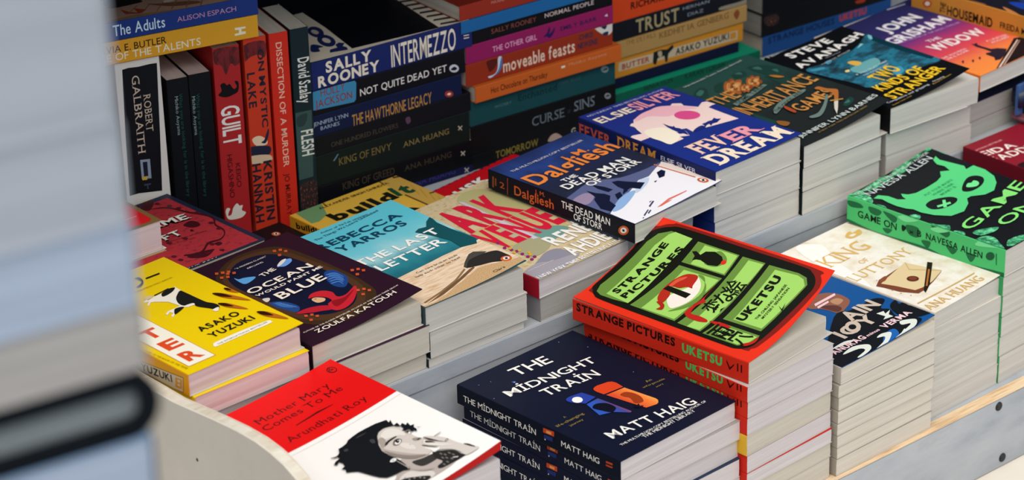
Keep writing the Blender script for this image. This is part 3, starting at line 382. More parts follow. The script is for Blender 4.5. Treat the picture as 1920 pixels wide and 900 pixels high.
dict(name='paperback_book', label='black and green paperback with a horned mask on its cover', group='stack under the horned mask cover', loc=[.3737,-.0035,.1238], yaw=4.12, w=130.4, H=190.3, t=28.5, lift=[0,10.8,2], cover='#14161a', spine='#4fc271', page='p4', art=[['P','R:camo',[[7.6,189.1],[17.4,187.1],[8,164.9],[-4.4,160],[-6.3,171.5],[-2.5,190.9]],1],['P','R:camo',[[17.4,187.1],[38.8,189.2],[57.2,188.9],[59.7,180.9],[35.8,178.6],[22.3,181.1]],1],['P','R:camo',[[60.4,184.7],[88.4,193.4],[110.8,194.2],[130.7,193],[129.7,185.6],[113.3,186.2],[94.6,185],[75.6,178.5]],1],['P','R:camo',[[130.8,179.8],[135.9,170.5],[132.1,161.1],[129.2,168.7]],1],['P','R:camo',[[140.4,144.5],[143.6,137.1],[137.3,126],[130.6,132.3]],1],['P','R:camo',[[143,120.5],[149.7,114.1],[138.6,107.7],[133.8,112.2]],1],['P','R:camo',[[145.8,92.2],[157.6,89.5],[155,75],[143.3,77.8],[136.7,84.1]],1],['P','R:camo',[[-5,114.5],[5.3,114.5],[9.1,107.9],[1.4,102.9],[-6.2,108.9]],1],['P','R:camo',[[-2.2,97.8],[3,82.9],[8.9,71.8],[-4.8,64.6],[-10,79.3]],1],['P','R:camo',[[1.8,61.8],[6.1,52.6],[-4.7,44.6],[-6.1,52.8]],1],['P','R:camo',[[10.2,45.7],[19.9,45.9],[36.9,35.4],[26.2,32.1],[10.8,36.2]],1],['P','R:camo',[[-4.9,33.8],[11.3,33.5],[15.5,24.4],[7.7,11.2],[.6,1.6],[-5.9,8.9],[-8.6,20.5]],1],['P','R:camo',[[16.6,10],[27.8,10.6],[39.1,6.6],[27.2,-1.9],[7.9,2.3]],1],['P','R:camo',[[-.1,155.3],[3.4,146.7],[-4.7,137.1],[-14,142.7]],1],['P','#57cb7b',[[10.4,165.9],[19.3,167.2],[23.9,157.9],[23.7,146.4],[29.5,140.4],[31.5,146.3],[36.1,151.9],[39.1,145.4],[46.7,141.5],[62.2,140.5],[79.7,140.9],[89.9,143.5],[98,150.8],[105.6,144.4],[109.3,153.7],[107.8,162.3],[112.4,170.4],[120.1,173.3],[116.9,165.6],[119.3,151.4],[121.7,138.6],[117.4,133],[128.1,132.1],[128.5,117.9],[123.4,103],[113.9,93.2],[99.2,85.3],[86.3,86.9],[74.5,95.5],[68.4,95.4],[60.5,88],[44,80.7],[27.4,84],[18.2,97.5],[14.7,110.7],[15.7,121],[12.4,127.2],[11,138.1],[12,148.6],[14.3,158.5]],0],['P','#141618',[[30.6,117.2],[41.6,120],[51.9,116.6],[60.6,110.5],[62.7,104.2],[58.2,99.8],[48.3,98.1],[34.9,100.6],[27.2,107.5]],1],['P','#141618',[[78.7,108.7],[91.2,117.1],[105.2,121.5],[112.8,117.5],[114.4,110.7],[108.4,104.4],[96.5,100.7],[83.1,101.9]],1],['P','#74e08c',[[36.8,108.4],[52,103.7],[49.4,100.5],[34.2,105.2]],0],['P','#74e08c',[[49.9,111.7],[52.8,110],[40.8,99.1],[37.7,100.9]],0],['P','#74e08c',[[88.6,111.5],[94.9,114.2],[98,112.1],[103.1,113.2],[104.2,108.7],[100.4,104.7],[94.6,104],[88.6,108.4]],1],['T','PUT YOUR MASKS',[47.3,129.3],[91.3,129.3],3.52,'#238a52',1,0,0],['T','WHERE THEIR',[52.6,123.6],[85.4,123.6],3.37,'#238a52',1,0,0],['T','MONEY IS',[58.1,117.9],[81.9,117.9],3.52,'#238a52',1,0,0],['T','NAVESSA ALLEN',[12.9,172],[115,172],8.71,'#cfd8d2',0,0,0],['T','NO.1 NEW YORK TIMES BESTSELLING AUTHOR',[5.8,182.5],[121.6,182.5],3.58,'#cfd8d2',0,0,0],['T','GAME',[14.2,50.2],[131.7,67.2],14.89,'#86dd72',1,0,0],['T','ON',[44.1,30.6],[104.5,36.2],13.84,'#86dd72',1,0,0]], sart=[['P','#236b40',[[-190.3,23.2],[-174.9,24.5],[-170.8,20.7],[-186.2,17.7]],1],['P','#236b40',[[-163.3,24.7],[-148,24.3],[-151.5,18.2],[-161.1,18.6]],1],['P','#236b40',[[-146.1,24.9],[-128.9,23.4],[-132.4,16.6]],1],['P','#236b40',[[-117.4,18.7],[-102.5,20],[-102,10.2],[-113.2,10]],1],['P','#236b40',[[-88,27.7],[-65.9,28],[-69.2,20.4]],1],['P','#236b40',[[-68.7,12.4],[-55.9,11.5],[-61,5]],1],['P','#236b40',[[-44.9,11.7],[-34.1,11.8],[-39,3.7]],1],['P','#236b40',[[-145.3,6.8],[-133.9,8.6],[-139.4,2.7]],1],['P','#236b40',[[-98.1,8.1],[-87.1,9.9],[-90.4,2.3]],1],['P','#236b40',[[-189.6,3.2],[-160.4,.4],[-131.7,1],[-94.1,2.7],[-57,-.4],[-1.4,4.4],[-1.1,.4],[-93.8,-4.6],[-188.4,-3.1]],1],['P','#7fe39a',[[-127.1,25.6],[-103.1,33],[-101,28.7],[-117.5,22]],1],['P','#7fe39a',[[-87.8,24.5],[-64.4,33.4],[-65,28.3],[-78.5,22.5]],1],['P','#7fe39a',[[-34.8,23],[-22.9,34.8],[-8.8,37.6],[-1.4,31.9],[-6.5,28.7]],1],['T','GAME ON',[-176.6,9.5],[-128.3,9.5],7.31,'#11201a',1,0,0],['T','NAVESSA ALLEN',[-92.6,11.5],[-25.9,11.5],6.83,'#11201a',1,0,0],['P','#11201a',[[-122,17.3],[-117.7,16.9],[-117.2,14.6],[-119.9,11.3],[-121.8,12.4]],1],['T','x',[-113.3,11.6],[-107.3,11.6],4.25,'#11201a',3,0,0],['T','B',[-103.3,11.2],[-98.3,11.2],6.85,'#11201a',1,0,0],['P','#1d5a38',[[-11.9,18.6],[-12.1,17.1],[-12.9,15.5],[-14.1,14.2],[-15.7,13.2],[-17.4,12.7],[-19,12.6],[-20.4,13.2],[-21.3,14.1],[-21.7,15.5],[-21.5,17],[-20.7,18.5],[-19.5,19.8],[-17.9,20.8],[-16.2,21.4],[-14.6,21.4],[-13.2,20.9],[-12.3,19.9]],0],['P','#1d5a38',[[-10.5,21.8],[-9.6,21.9],[-8.9,10.1],[-9.7,10.2]],0]], pw=135, back='#cfc8be', mode='flat'),
dict(name='paperback_book', label='second book down in the stack under the green horned mask cover', group='stack under the horned mask cover', loc=[.373,-.0034,.1033], yaw=2.1, w=135, H=190.3, t=20.3, lift=[0,0,0], cover='#a39c90', spine='#3c9a5c', page='p4', art=[], sart=[], pw=135, back='#bfb8ae', mode='flat', ct=.0003),
dict(name='paperback_book', label='third book down in the stack under the green horned mask cover', group='stack under the horned mask cover', loc=[.3738,-.0033,.0808], yaw=2.92, w=135, H=190.3, t=22.3, lift=[0,0,0], cover='#a39c90', spine='#3c9a5c', page='p4', art=[], sart=[], pw=135, back='#bfb8ae', mode='flat', ct=.0003),
dict(name='paperback_book', label='fourth book down in the stack under the green horned mask cover', group='stack under the horned mask cover', loc=[.3741,-.0031,.0593], yaw=2.68, w=135, H=190.3, t=21.3, lift=[0,0,0], cover='#a39c90', spine='#3c9a5c', page='p4', art=[], sart=[], pw=135, back='#bfb8ae', mode='flat', ct=.0003),
dict(name='paperback_book', label='fifth book down in the stack under the green horned mask cover', group='stack under the horned mask cover', loc=[.3733,-.0028,.0383], yaw=2.81, w=135, H=190.3, t=20.8, lift=[0,0,0], cover='#a39c90', spine='#3c9a5c', page='p4', art=[], sart=[], pw=135, back='#bfb8ae', mode='flat', ct=.0003),
dict(name='paperback_book', label='sixth book down in the stack under the green horned mask cover', group='stack under the horned mask cover', loc=[.3742,-.0031,.0094], yaw=2.81, w=135, H=190.3, t=28.7, lift=[0,0,0], cover='#a39c90', spine='#3c9a5c', page='p4', art=[], sart=[], pw=135, back='#bfb8ae', mode='flat', ct=.0003),
dict(name='hardback_book', label='red and white book with a black and white portrait, cover corner lifting', group='stack behind the plywood end panel', loc=[-.4087,-.0242,.1548], yaw=2.23, w=143.2, H=214, t=26, lift=[0,11.1,15.9], cover='#f3ece4', spine='#d01616', page='p1', art=[['P','#df1414',[[0,127.1],[143.2,127.1],[143.2,214],[0,214]],0],['P','#d8cfc6',[[0,121.1],[143.2,121.1],[143.2,121.5],[0,121.5]],0],['T','Mother Mary',[38.8,180.3],[115.9,180.3],8.54,'#4a0f12',0,2,0],['T','Comes To Me',[36.9,167.4],[119.2,167.4],8.41,'#4a0f12',0,2,0],['T','Arundhati Roy',[37.5,138.4],[121.5,138.4],8.41,'#4a0f12',0,2,0],['P','#4a0f12',[[58.8,156.2],[83.1,158.7],[98.7,156.9],[98.4,156.2],[82,156.4],[58.5,155.2]],0],['P','#4a0f12',[[135.2,195.4],[134,194.4],[132.6,194],[131.2,194.2],[129.9,195],[129,196.4],[128.5,198.1],[128.4,200],[128.9,201.8],[129.8,203.3],[131,204.3],[132.4,204.8],[133.8,204.6],[135,203.7],[136,202.3],[136.5,200.6],[136.5,198.7],[136.1,196.9]],0],['P','#df1414',[[134.7,196.1],[133.8,195.3],[132.7,195.1],[131.6,195.3],[130.6,196.1],[129.8,197.2],[129.4,198.6],[129.3,200.1],[129.6,201.5],[130.2,202.6],[131.2,203.4],[132.2,203.7],[133.4,203.4],[134.4,202.7],[135.1,201.5],[135.6,200.1],[135.7,198.6],[135.4,197.2]],0],['T','&',[129.5,198.1],[134.6,198.1],5.9,'#4a0f12',0,1,0],['P','#b5a69b',[[74.1,46.9],[89.2,46.1],[97.5,34.5],[103.5,18.3],[102.8,9.6],[74.2,9],[54.3,14],[46.7,25.2],[59.8,31.3]],1],['P','#d6cabf',[[61.8,28.7],[72.9,29.5],[82.6,18.6],[82.7,10.8],[72.2,9.7],[56.5,20.5]],1],['P','#3a3532',[[82.2,38.1],[91.7,34.9],[99.9,33.2],[103,26.8],[93.4,24.8],[83.2,27.2]],1],['P','#2a2725',[[101.4,34.9],[105.3,32.3],[113.1,23.1],[113.5,13.6],[113.5,9.7],[91.6,11.9],[90.7,16.9],[97.7,18.8],[97.2,27.2]],1],['P','#75706a',[[103.9,25.9],[103.4,26.1],[103.1,27.2],[103.2,28.5],[103.7,29.3],[104.2,29.1],[104.5,28.1],[104.4,26.7]],0],['P','#75706a',[[105.1,22.3],[104.6,22.4],[104.3,23.5],[104.4,24.8],[104.9,25.7],[105.4,25.5],[105.7,24.4],[105.6,23.1]],0],['P','#75706a',[[108.6,21.2],[108.1,21.4],[107.8,22.4],[107.9,23.8],[108.3,24.6],[108.9,24.4],[109.1,23.3],[109,22]],0],['P','#75706a',[[109,16.7],[108.5,16.9],[108.2,17.9],[108.3,19.2],[108.7,20.1],[109.3,19.9],[109.5,18.8],[109.4,17.5]],0],['P','#75706a',[[102.8,17.7],[102.3,17.9],[102,19],[102.1,20.3],[102.6,21.1],[103.1,20.9],[103.4,19.9],[103.3,18.6]],0],['P','#75706a',[[104.4,13.5],[103.9,13.7],[103.6,14.8],[103.7,16.1],[104.1,16.9],[104.7,16.7],[105,15.7],[104.8,14.4]],0],['P','#75706a',[[100.9,20.5],[100.4,20.7],[100.1,21.7],[100.2,23.1],[100.6,23.9],[101.2,23.7],[101.4,22.7],[101.3,21.3]],0],['P','#75706a',[[99.4,12.9],[98.9,13.1],[98.6,14.1],[98.7,15.5],[99.2,16.3],[99.7,16.1],[100,15.1],[99.8,13.7]],0],['P','#75706a',[[95.6,12.6],[95,12.7],[94.7,13.8],[94.8,15.1],[95.3,15.9],[95.8,15.8],[96.1,14.7],[96,13.4]],0],['P','#cfc8c0',[[106,16.2],[109.4,13.6],[108.7,12.3],[105.5,15.1]],0],['P','#2a2725',[[60.7,25.4],[70.8,19.1],[78,11.4],[71.4,8.9],[43.2,11.1],[49.2,22.1]],1],['P','#8a847d',[[64.1,23.9],[63.4,23.5],[62.8,23.8],[62.6,24.6],[62.9,25.4],[63.7,25.8],[64.3,25.6],[64.5,24.8]],0],['P','#8a847d',[[65,20],[64.3,19.6],[63.7,19.8],[63.5,20.6],[63.8,21.5],[64.6,21.9],[65.2,21.6],[65.4,20.8]],0],['P','#8a847d',[[69,18.6],[68.3,18.2],[67.6,18.4],[67.5,19.2],[67.8,20.1],[68.6,20.5],[69.2,20.2],[69.4,19.4]],0],['P','#8a847d',[[72.2,15.3],[71.5,14.9],[70.9,15.2],[70.7,16],[71.1,16.8],[71.8,17.2],[72.4,16.9],[72.6,16.2]],0],['P','#8a847d',[[73.8,12.2],[73.1,11.8],[72.5,12.1],[72.3,12.9],[72.7,13.7],[73.4,14.1],[74,13.8],[74.2,13.1]],0],['P','#cfc2b6',[[88.8,88.1],[94.6,92.3],[100.2,92.6],[105,90],[107.8,83.9],[107.1,76.9],[107.9,69.6],[107.7,65.4],[107.9,59.5],[109.1,55.7],[107.2,52.5],[103.1,50.4],[101.4,44.9],[102.2,39.8],[100.4,36.3],[95.2,35.9],[86.1,40.6],[81.2,49.1],[77.8,59.4],[77.6,69.4],[82.2,81]],1],['P','#e2d7cc',[[91,87.1],[99,90.2],[104.6,86.4],[106.3,78],[103.9,71.2],[100.7,75.7],[94.3,78.6],[89.5,81.2]],1],['P','#b3a499',[[81.5,76],[80.9,69],[84.2,58.7],[89.1,48.1],[94,39.5],[96,36.8],[86.1,40.6],[80.4,49.2],[77.7,59.2],[77.7,68.4]],1],['P','#8b7d73',[[78.5,68.3],[81.9,56],[88,44.8],[95.6,36.3],[90.5,37.5],[84.9,41.2],[80.6,48.4],[77.9,57.4]],1],['P','#a5978c',[[85,83.2],[89.8,84.7],[89.5,79.1],[84.4,72.2],[80.8,73.1]],1],['P','#ded2c7',[[93.3,66.1],[97.3,60.5],[98.1,53.4],[95.4,49.2],[91.8,54.2],[90.9,61.3]],1],['P','#9a8b80',[[104,62.6],[107.5,60],[108.9,56.5],[107,55.8],[104,57],[102.6,59.4]],1],['P','#3a302c',[[105.2,58.4],[107.1,58.6],[108.5,57.6],[107.1,57],[105.2,56.9]],1],['P','#2b2523',[[83.8,73],[87,75.7],[91.9,76.8],[97.3,76.4],[98.5,75.2],[95.4,74.7],[89.6,74.1],[85.6,72.5]],1],['P','#7b6d64',[[90,70.5],[94,73],[97.2,71.6],[97.6,68],[93.9,65.2],[89.7,65],[88.2,67.4]],1],['P','#efe8e0',[[90.9,69.3],[94,71],[96.6,69.9],[96.3,67.8],[93.5,65.8],[90.4,66.4]],1],['P','#1c1a1a',[[95,68.1],[94.3,67.5],[93.7,67.1],[93,67],[92.5,67.2],[92.2,67.7],[92,68.3],[92.2,69.1],[92.5,70],[93.1,70.7],[93.7,71.3],[94.4,71.7],[95,71.8],[95.6,71.6],[95.9,71.1],[96,70.5],[95.9,69.7],[95.5,68.8]],0],['P','#f2eee8',[[95.1,69.5],[95,69.3],[94.8,69.2],[94.7,69.2],[94.5,69.3],[94.5,69.4],[94.4,69.6],[94.5,69.8],[94.5,69.9],[94.6,70.1],[94.8,70.3],[95,70.3],[95.1,70.3],[95.2,70.3],[95.3,70.2],[95.4,70],[95.3,69.8],[95.3,69.6]],0],['P','#2b2523',[[89.8,68.8],[93.4,71.8],[96.6,71.4],[97.4,68.8],[95.8,70.5],[93,70.4]],1],['P','#7b6d64',[[106.7,75.4],[109.8,74.9],[109.7,71.1],[107.5,68.6],[106.3,71.9]],1],['P','#f0ebe4',[[108.4,69.7],[108,69.4],[107.6,69.3],[107.2,69.3],[106.9,69.4],[106.7,69.7],[106.6,70.2],[106.6,70.6],[106.8,71.1],[107.1,71.6],[107.4,71.9],[107.8,72],[108.2,72],[108.5,71.9],[108.8,71.6],[108.9,71.1],[108.8,70.6],[108.6,70.2]],0],['P','#2a2523',[[108.4,71.9],[108.1,71.6],[107.8,71.5],[107.5,71.5],[107.2,71.6],[107,71.9],[106.9,72.3],[106.9,72.7],[107.1,73.1],[107.3,73.5],[107.6,73.7],[108,73.8],[108.3,73.8],[108.5,73.7],[108.7,73.4],[108.8,73],[108.8,72.6],[108.7,72.2]],0],['P','#4a403a',[[97.1,56.8],[97,56.7],[96.8,56.6],[96.7,56.6],[96.6,56.6],[96.6,56.7],[96.6,56.8],[96.6,57],[96.7,57.1],[96.8,57.3],[96.9,57.4],[97,57.4],[97.1,57.5],[97.2,57.4],[97.3,57.3],[97.3,57.2],[97.3,57.1],[97.2,56.9]],0],['P','#d2c6bb',[[110.5,56.8],[113.8,54],[117.7,47.2],[120.4,39.2],[121.1,30],[122.6,21.8],[124.5,13.9],[126.7,7.5],[114.2,8.5],[114.2,16.4],[112.7,23.6],[108,30.4],[105.3,32.3],[102,32.6],[101.2,34.2],[102.4,38.5],[104.5,38.4],[107.6,35.9],[104.5,43.4],[102.1,48.8],[103.1,50.4],[106.4,48.6],[110.9,42.7],[110.3,50],[109.4,55]],1],['P','#4a3f39',[[110.2,56.5],[112.3,50.2],[114.2,42.3],[116.5,35.9],[113.3,41.3],[110.3,49]],1],['P','#4a3f39',[[102.7,48.9],[105.5,42.5],[109.2,35.7],[105.9,40],[102.7,46.5]],1],['P','#e6dcd2',[[104.6,48.6],[109.2,42.7],[113,36],[117.7,29.2],[111.5,35.3],[106.4,43.6]],1],['P','#2e2724',[[107.8,50.7],[109.5,47.1],[110.9,42.7],[107.5,46.8],[106.2,49.4]],1],['P','#efe9e2',[[102.9,39.1],[106.5,35.6],[108.4,34.8],[106.3,32.9],[101.4,33.8]],1],['P','#5a4c44',[[115.9,36.7],[119.4,38.6],[120,36.8],[117.5,35.5]],1],['P','#cfc3b8',[[116.9,36.7],[118.9,37.8],[119.3,36.8],[117.6,36.1]],1],['P','#8a7a6e',[[115.6,49.9],[123.3,50],[123.1,49.3],[116,48.9]],0],['P','#3a332f',[[122.5,21.6],[124.9,18.3],[125.6,10.2],[123.7,14.1]],1],['P','#16171a',[[88.2,87.9],[93.2,92.2],[99.8,93.2],[105.6,89.6],[109.7,82.9],[108.6,78.7],[105.9,77.5],[107.9,75.3],[111,75.3],[109.9,69.8],[112.2,69.9],[112.6,66.8],[114.8,69.8],[115,73.6],[117.9,76.5],[114.8,77.5],[116.4,82.9],[113.2,81.3],[113.2,86],[109.8,84.1],[111.1,89.8],[107,89.2],[108.2,92.6],[110.6,97.5],[107.4,95.8],[108.6,100.3],[106.5,101.1],[103.7,102],[99.7,103.5],[94.8,104.1],[88.3,104.8],[82.2,104.9],[75.3,104],[70,102.9],[66,100.1],[60.6,98.9],[56.7,98.9],[53.6,94.1],[48.5,90.6],[48.2,87.1],[42.9,85.9],[38.8,83],[40.6,81],[44.6,83.8],[45.2,79.3],[42.9,74.5],[38.8,73.7],[40.9,71.1],[38.2,66.8],[41.6,64.7],[45.4,61.1],[47.3,54.1],[48.8,47.7],[51,41.2],[54.4,36.1],[60.1,34.7],[64.9,34.2],[69.6,33.7],[73.7,30.4],[75.9,38.9],[76.9,45.2],[77.2,52.5],[76.2,59.6],[76.8,68.5],[80.7,77.1]],0],['P','#16171a',[[43.8,93.3],[47.6,91.6],[52,92.2],[51,90.5],[46.5,90.2],[43.7,92.5]],0],['P','#16171a',[[116.5,72.3],[116.9,69.7],[120.5,69.2],[117.5,69.9]],0],['P','#3c3c3e',[[80.9,88.7],[83.8,86.9],[81.4,82.1],[79.1,83.5]],1],['P','#3c3c3e',[[58.3,94.1],[61.2,93.4],[60.3,90.7],[57.4,91.4]],1],['P','#3c3c3e',[[75.4,99.9],[81.1,100.4],[86.4,99.3],[79.1,99]],1],['P','#e8e2da',[[70.6,51.5],[74.1,53.1],[76.6,51.8],[75.5,49],[72.9,48.6],[70.8,49.7]],1],['P','#a8a098',[[73.9,50.1],[73.6,49.9],[73.3,49.8],[73,49.9],[72.8,50],[72.6,50.3],[72.5,50.6],[72.5,51],[72.5,51.3],[72.7,51.6],[73,51.8],[73.3,51.9],[73.6,51.9],[73.8,51.7],[74,51.5],[74.1,51.1],[74.1,50.8],[74.1,50.4]],0],['P','#b0a79d',[[74.3,47.7],[74.9,47.8],[74.7,37.6],[75.4,32.8],[73.9,31.6],[73.9,36.7]],0],['P','#9a9086',[[75.1,31.9],[74.7,31.6],[74.2,31.4],[73.8,31.4],[73.4,31.5],[73.1,31.9],[73,32.3],[73.1,32.8],[73.3,33.4],[73.6,33.9],[74,34.2],[74.5,34.4],[74.9,34.5],[75.3,34.3],[75.5,34],[75.6,33.5],[75.6,33],[75.4,32.4]],0],['P','#9a8d82',[[73.7,30.4],[77.1,24.3],[82.6,18.6],[87.3,16],[81.8,17.7],[76.4,23.4]],1]], sart=[], pw=143.2, back='#cfc8be', mode='flat', inner='#c41414', flap=['#c81212',8]),
dict(name='paperback_book', label='second book down in the stack under the portrait cover at the lower left', group='stack behind the plywood end panel', loc=[-.408,-.0234,.1308], yaw=1.75, w=143.2, H=214, t=23.8, lift=[0,0,0], cover='#d8d2c8', spine='#d8d2c8', page='p1', art=[], sart=[], pw=143.2, back='#bfb8ae', mode='flat', ct=.0003),
dict(name='paperback_book', label='third book down in the stack under the portrait cover at the lower left', group='stack behind the plywood end panel', loc=[-.4083,-.0237,.1068], yaw=1.39, w=143.2, H=214, t=23.8, lift=[0,0,0], cover='#d8d2c8', spine='#d8d2c8', page='p1', art=[], sart=[], pw=143.2, back='#bfb8ae', mode='flat', ct=.0003),
dict(name='paperback_book', label='fourth book down in the stack under the portrait cover at the lower left', group='stack behind the plywood end panel', loc=[-.4096,-.024,.0828], yaw=1.57, w=143.2, H=214, t=23.8, lift=[0,0,0], cover='#d8d2c8', spine='#d8d2c8', page='p1', art=[], sart=[], pw=143.2, back='#bfb8ae', mode='flat', ct=.0003),
dict(name='paperback_book', label='fifth book down in the stack under the portrait cover at the lower left', group='stack behind the plywood end panel', loc=[-.4078,-.023,.0588], yaw=1.69, w=143.2, H=214, t=23.8, lift=[0,0,0], cover='#d8d2c8', spine='#d8d2c8', page='p1', art=[], sart=[], pw=143.2, back='#bfb8ae', mode='flat', ct=.0003),
dict(name='paperback_book', label='sixth book down in the stack under the portrait cover at the lower left', group='stack behind the plywood end panel', loc=[-.4086,-.0241,.0348], yaw=1.33, w=143.2, H=214, t=23.8, lift=[0,0,0], cover='#d8d2c8', spine='#d8d2c8', page='p1', art=[], sart=[], pw=143.2, back='#bfb8ae', mode='flat', ct=.0003),
dict(name='paperback_book', label='seventh book down in the stack under the portrait cover at the lower left', group='stack behind the plywood end panel', loc=[-.4074,-.0232,.0094], yaw=1.32, w=143.2, H=214, t=25.2, lift=[0,0,0], cover='#d8d2c8', spine='#d8d2c8', page='p1', art=[], sart=[], pw=143.2, back='#bfb8ae', mode='flat', ct=.0003),
dict(name='paperback_book', label='yellow paperback with a black and white cow beside the plywood end', group='yellow cow cover paperbacks', loc=[-.4148,.1987,.2059], yaw=2.84, w=121.8, H=195.6, t=20.5, lift=[0,1,3.4], cover='#ecc70a', spine='#d8951c', page='p5', art=[['P','#c9852a',[[9,10.5],[37.3,10.5],[37.3,187.6],[9,187.6]],0],['P','#f3ead6',[[9.7,11.2],[36.6,11.2],[36.6,186.6],[9.7,186.6]],0],['T','R',[14.8,17.2],[31.5,17.2],18.5,'#dd4a20',4,0,0],['T','E',[14.8,44.7],[31.5,44.7],18.5,'#dd4a20',4,0,0],['T','T',[14.8,72.2],[31.5,72.2],18.5,'#dd4a20',4,0,0],['T','T',[14.8,99.7],[31.5,99.7],18.5,'#dd4a20',4,0,0],['T','U',[14.8,127.2],[31.5,127.2],18.5,'#dd4a20',4,0,0],['T','B',[14.8,154.7],[31.5,154.7],18.5,'#dd4a20',4,0,0],['T','ASAKO',[54.4,52.6],[97.1,52.6],9.13,'#191a18',3,0,0],['T','YUZUKI',[54.3,36.8],[100.2,36.8],9.06,'#191a18',3,0,0],['P','#f3ead6',[[46.9,26.5],[51,28.8],[76.9,28.7],[103.6,26.2],[105.6,22.8],[103.3,20.4],[75.4,21.5],[48.6,21.8],[45.6,23.7]],1],['T','THE INTERNATIONAL BESTSELLER',[49.7,23.3],[102.6,23.3],2.18,'#5a5038',1,0,0],['P','#efe6d4',[[59.1,134.1],[67.1,136.4],[77.9,135.8],[83.7,138.8],[91,138.2],[90.1,125.8],[87,118],[86.1,105.7],[82.3,97],[74.8,98.1],[71.7,101.5],[67.2,101.1],[59,95.6],[54.6,92.1],[54.9,95.4],[59.7,98.5],[58.2,102],[53.7,98.9],[53.5,101.7],[58.9,104.8],[65.7,104.6],[71.7,105.2],[69.5,118.9],[61.8,127.4],[58.4,129.3],[53.2,125.1],[52.9,126.9],[58.3,132],[54.5,132.5],[54.6,134.6],[59.6,136.6]],0],['P','#191a18',[[75.6,136.5],[84.1,139.4],[90.2,137.2],[84.4,132.3],[76.3,130],[72.1,130.9]],1],['P','#191a18',[[82.1,123.5],[89.4,128.6],[90.4,122.4],[90.7,108],[91.4,94.1],[94.3,87],[94.3,79.6],[90.1,75.1],[87.5,78.1],[85.6,82.9],[82.3,89.6],[80.8,95],[82.7,100.3],[77.8,102.1],[74,102.7],[73.3,109.1],[77.1,117.9]],1],['P','#191a18',[[60.8,99],[64.9,103.6],[70.2,103.2],[72.5,100.7],[67.7,98],[60.8,95.4],[59,95.6]],1],['P','#efe6d4',[[86,78],[92.4,78.1],[87.9,72.8],[85.3,74.4]],1],['P','#d8c090',[[60.2,141.1],[65.7,141],[66.5,137.1],[61.4,135.3],[58.3,136.8]],1],['P','#191a18',[[68.7,138.5],[85.6,140.5],[85.1,139.5],[68.1,136.9]],0],['P','#b8641c',[[105.4,101.3],[106.8,88],[118.8,66.5],[112.1,93.8]],1],['P','#32150c',[[104.8,103.1],[105.7,92.7],[112.2,83.9],[110,97.4]],1],['P','#b8641c',[[96.5,82.5],[97.3,71.7],[107,55.3],[102.2,77]],1],['P','#32150c',[[96,83.9],[96.5,75.5],[101.8,68.9],[100.4,79.8]],1],['P','#b8641c',[[117.7,102.4],[116.6,95.5],[120.8,86.3],[120.7,99.6]],1],['P','#32150c',[[117.5,103.2],[116.6,97.9],[119.3,94.3],[119.9,101.1]],1],['P','#b8641c',[[108.6,44.2],[108.5,32.2],[118.1,14.2],[114.4,38.2]],1],['P','#32150c',[[108.1,45.7],[108,36.4],[113.4,29.2],[112.7,41.2]],1],['P','#191a18',[[83.9,171.6],[98.4,171.1],[97.7,168.8],[83.2,169.4]],0],['P','#3a3a34',[[76.6,177.8],[80.7,177],[80,170.4],[75.9,163.9],[70,160.5],[67.4,162.3],[75.5,166.1],[77.7,171]],1],['T','TRANSLATED BY POLLY BARTON',[59.1,154.1],[100.5,154.1],1.79,'#7a5a10',1,0,0],['T','WINNER OF THE BOOK OF THE YEAR',[-1,63.5],[4.8,7.8],2.21,'#8a5a18',0,0,0]], sart=[['P','#8a5a1c',[[-121.9,4.2],[-6.1,15.9],[-7.9,1.2],[-124.3,-11]],0],['P','#c3b294',[[-121.1,3.8],[-7.1,14.9],[-8.7,1.6],[-123.2,-10]],0],['T','ASAKO YUZUKI',[-109.8,-3],[-22.4,5.4],6.81,'#22242a',3,0,0],['P','#c9872e',[[-17.5,12.3],[-8.3,13.2],[-9.5,3.6],[-18.7,2.6]],0],['P','#c3b294',[[-15,11],[-11.4,11.4],[-11.7,8.8],[-15.3,8.5]],0],['P','#c3b294',[[-15.5,7],[-11.9,7.3],[-12.1,5.3],[-15.7,4.9]],0]], pw=119, back='#cfc8be', mode='flat'),
dict(name='paperback_book', label='second book down in the yellow cow cover stack at the left end', group='yellow cow cover paperbacks', loc=[-.412,.1955,.1849], yaw=1.38, w=119, H=195.6, t=20.8, lift=[0,0,0], cover='#e6c21a', spine='#e6c21a', page='p5', art=[], sart=[], pw=119, back='#bfb8ae', mode='flat', ct=.0003),
dict(name='paperback_book', label='third book down in the yellow cow cover stack at the left end', group='yellow cow cover paperbacks', loc=[-.4131,.1978,.164], yaw=1.84, w=119, H=195.6, t=20.7, lift=[0,0,0], cover='#e6c21a', spine='#e6c21a', page='p5', art=[], sart=[], pw=119, back='#bfb8ae', mode='flat', ct=.0003),
dict(name='paperback_book', label='fourth book down in the yellow cow cover stack at the left end', group='yellow cow cover paperbacks', loc=[-.4139,.1992,.1435], yaw=1.25, w=119, H=195.6, t=20.3, lift=[0,0,0], cover='#e6c21a', spine='#e6c21a', page='p5', art=[], sart=[], pw=119, back='#bfb8ae', mode='flat', ct=.0003),
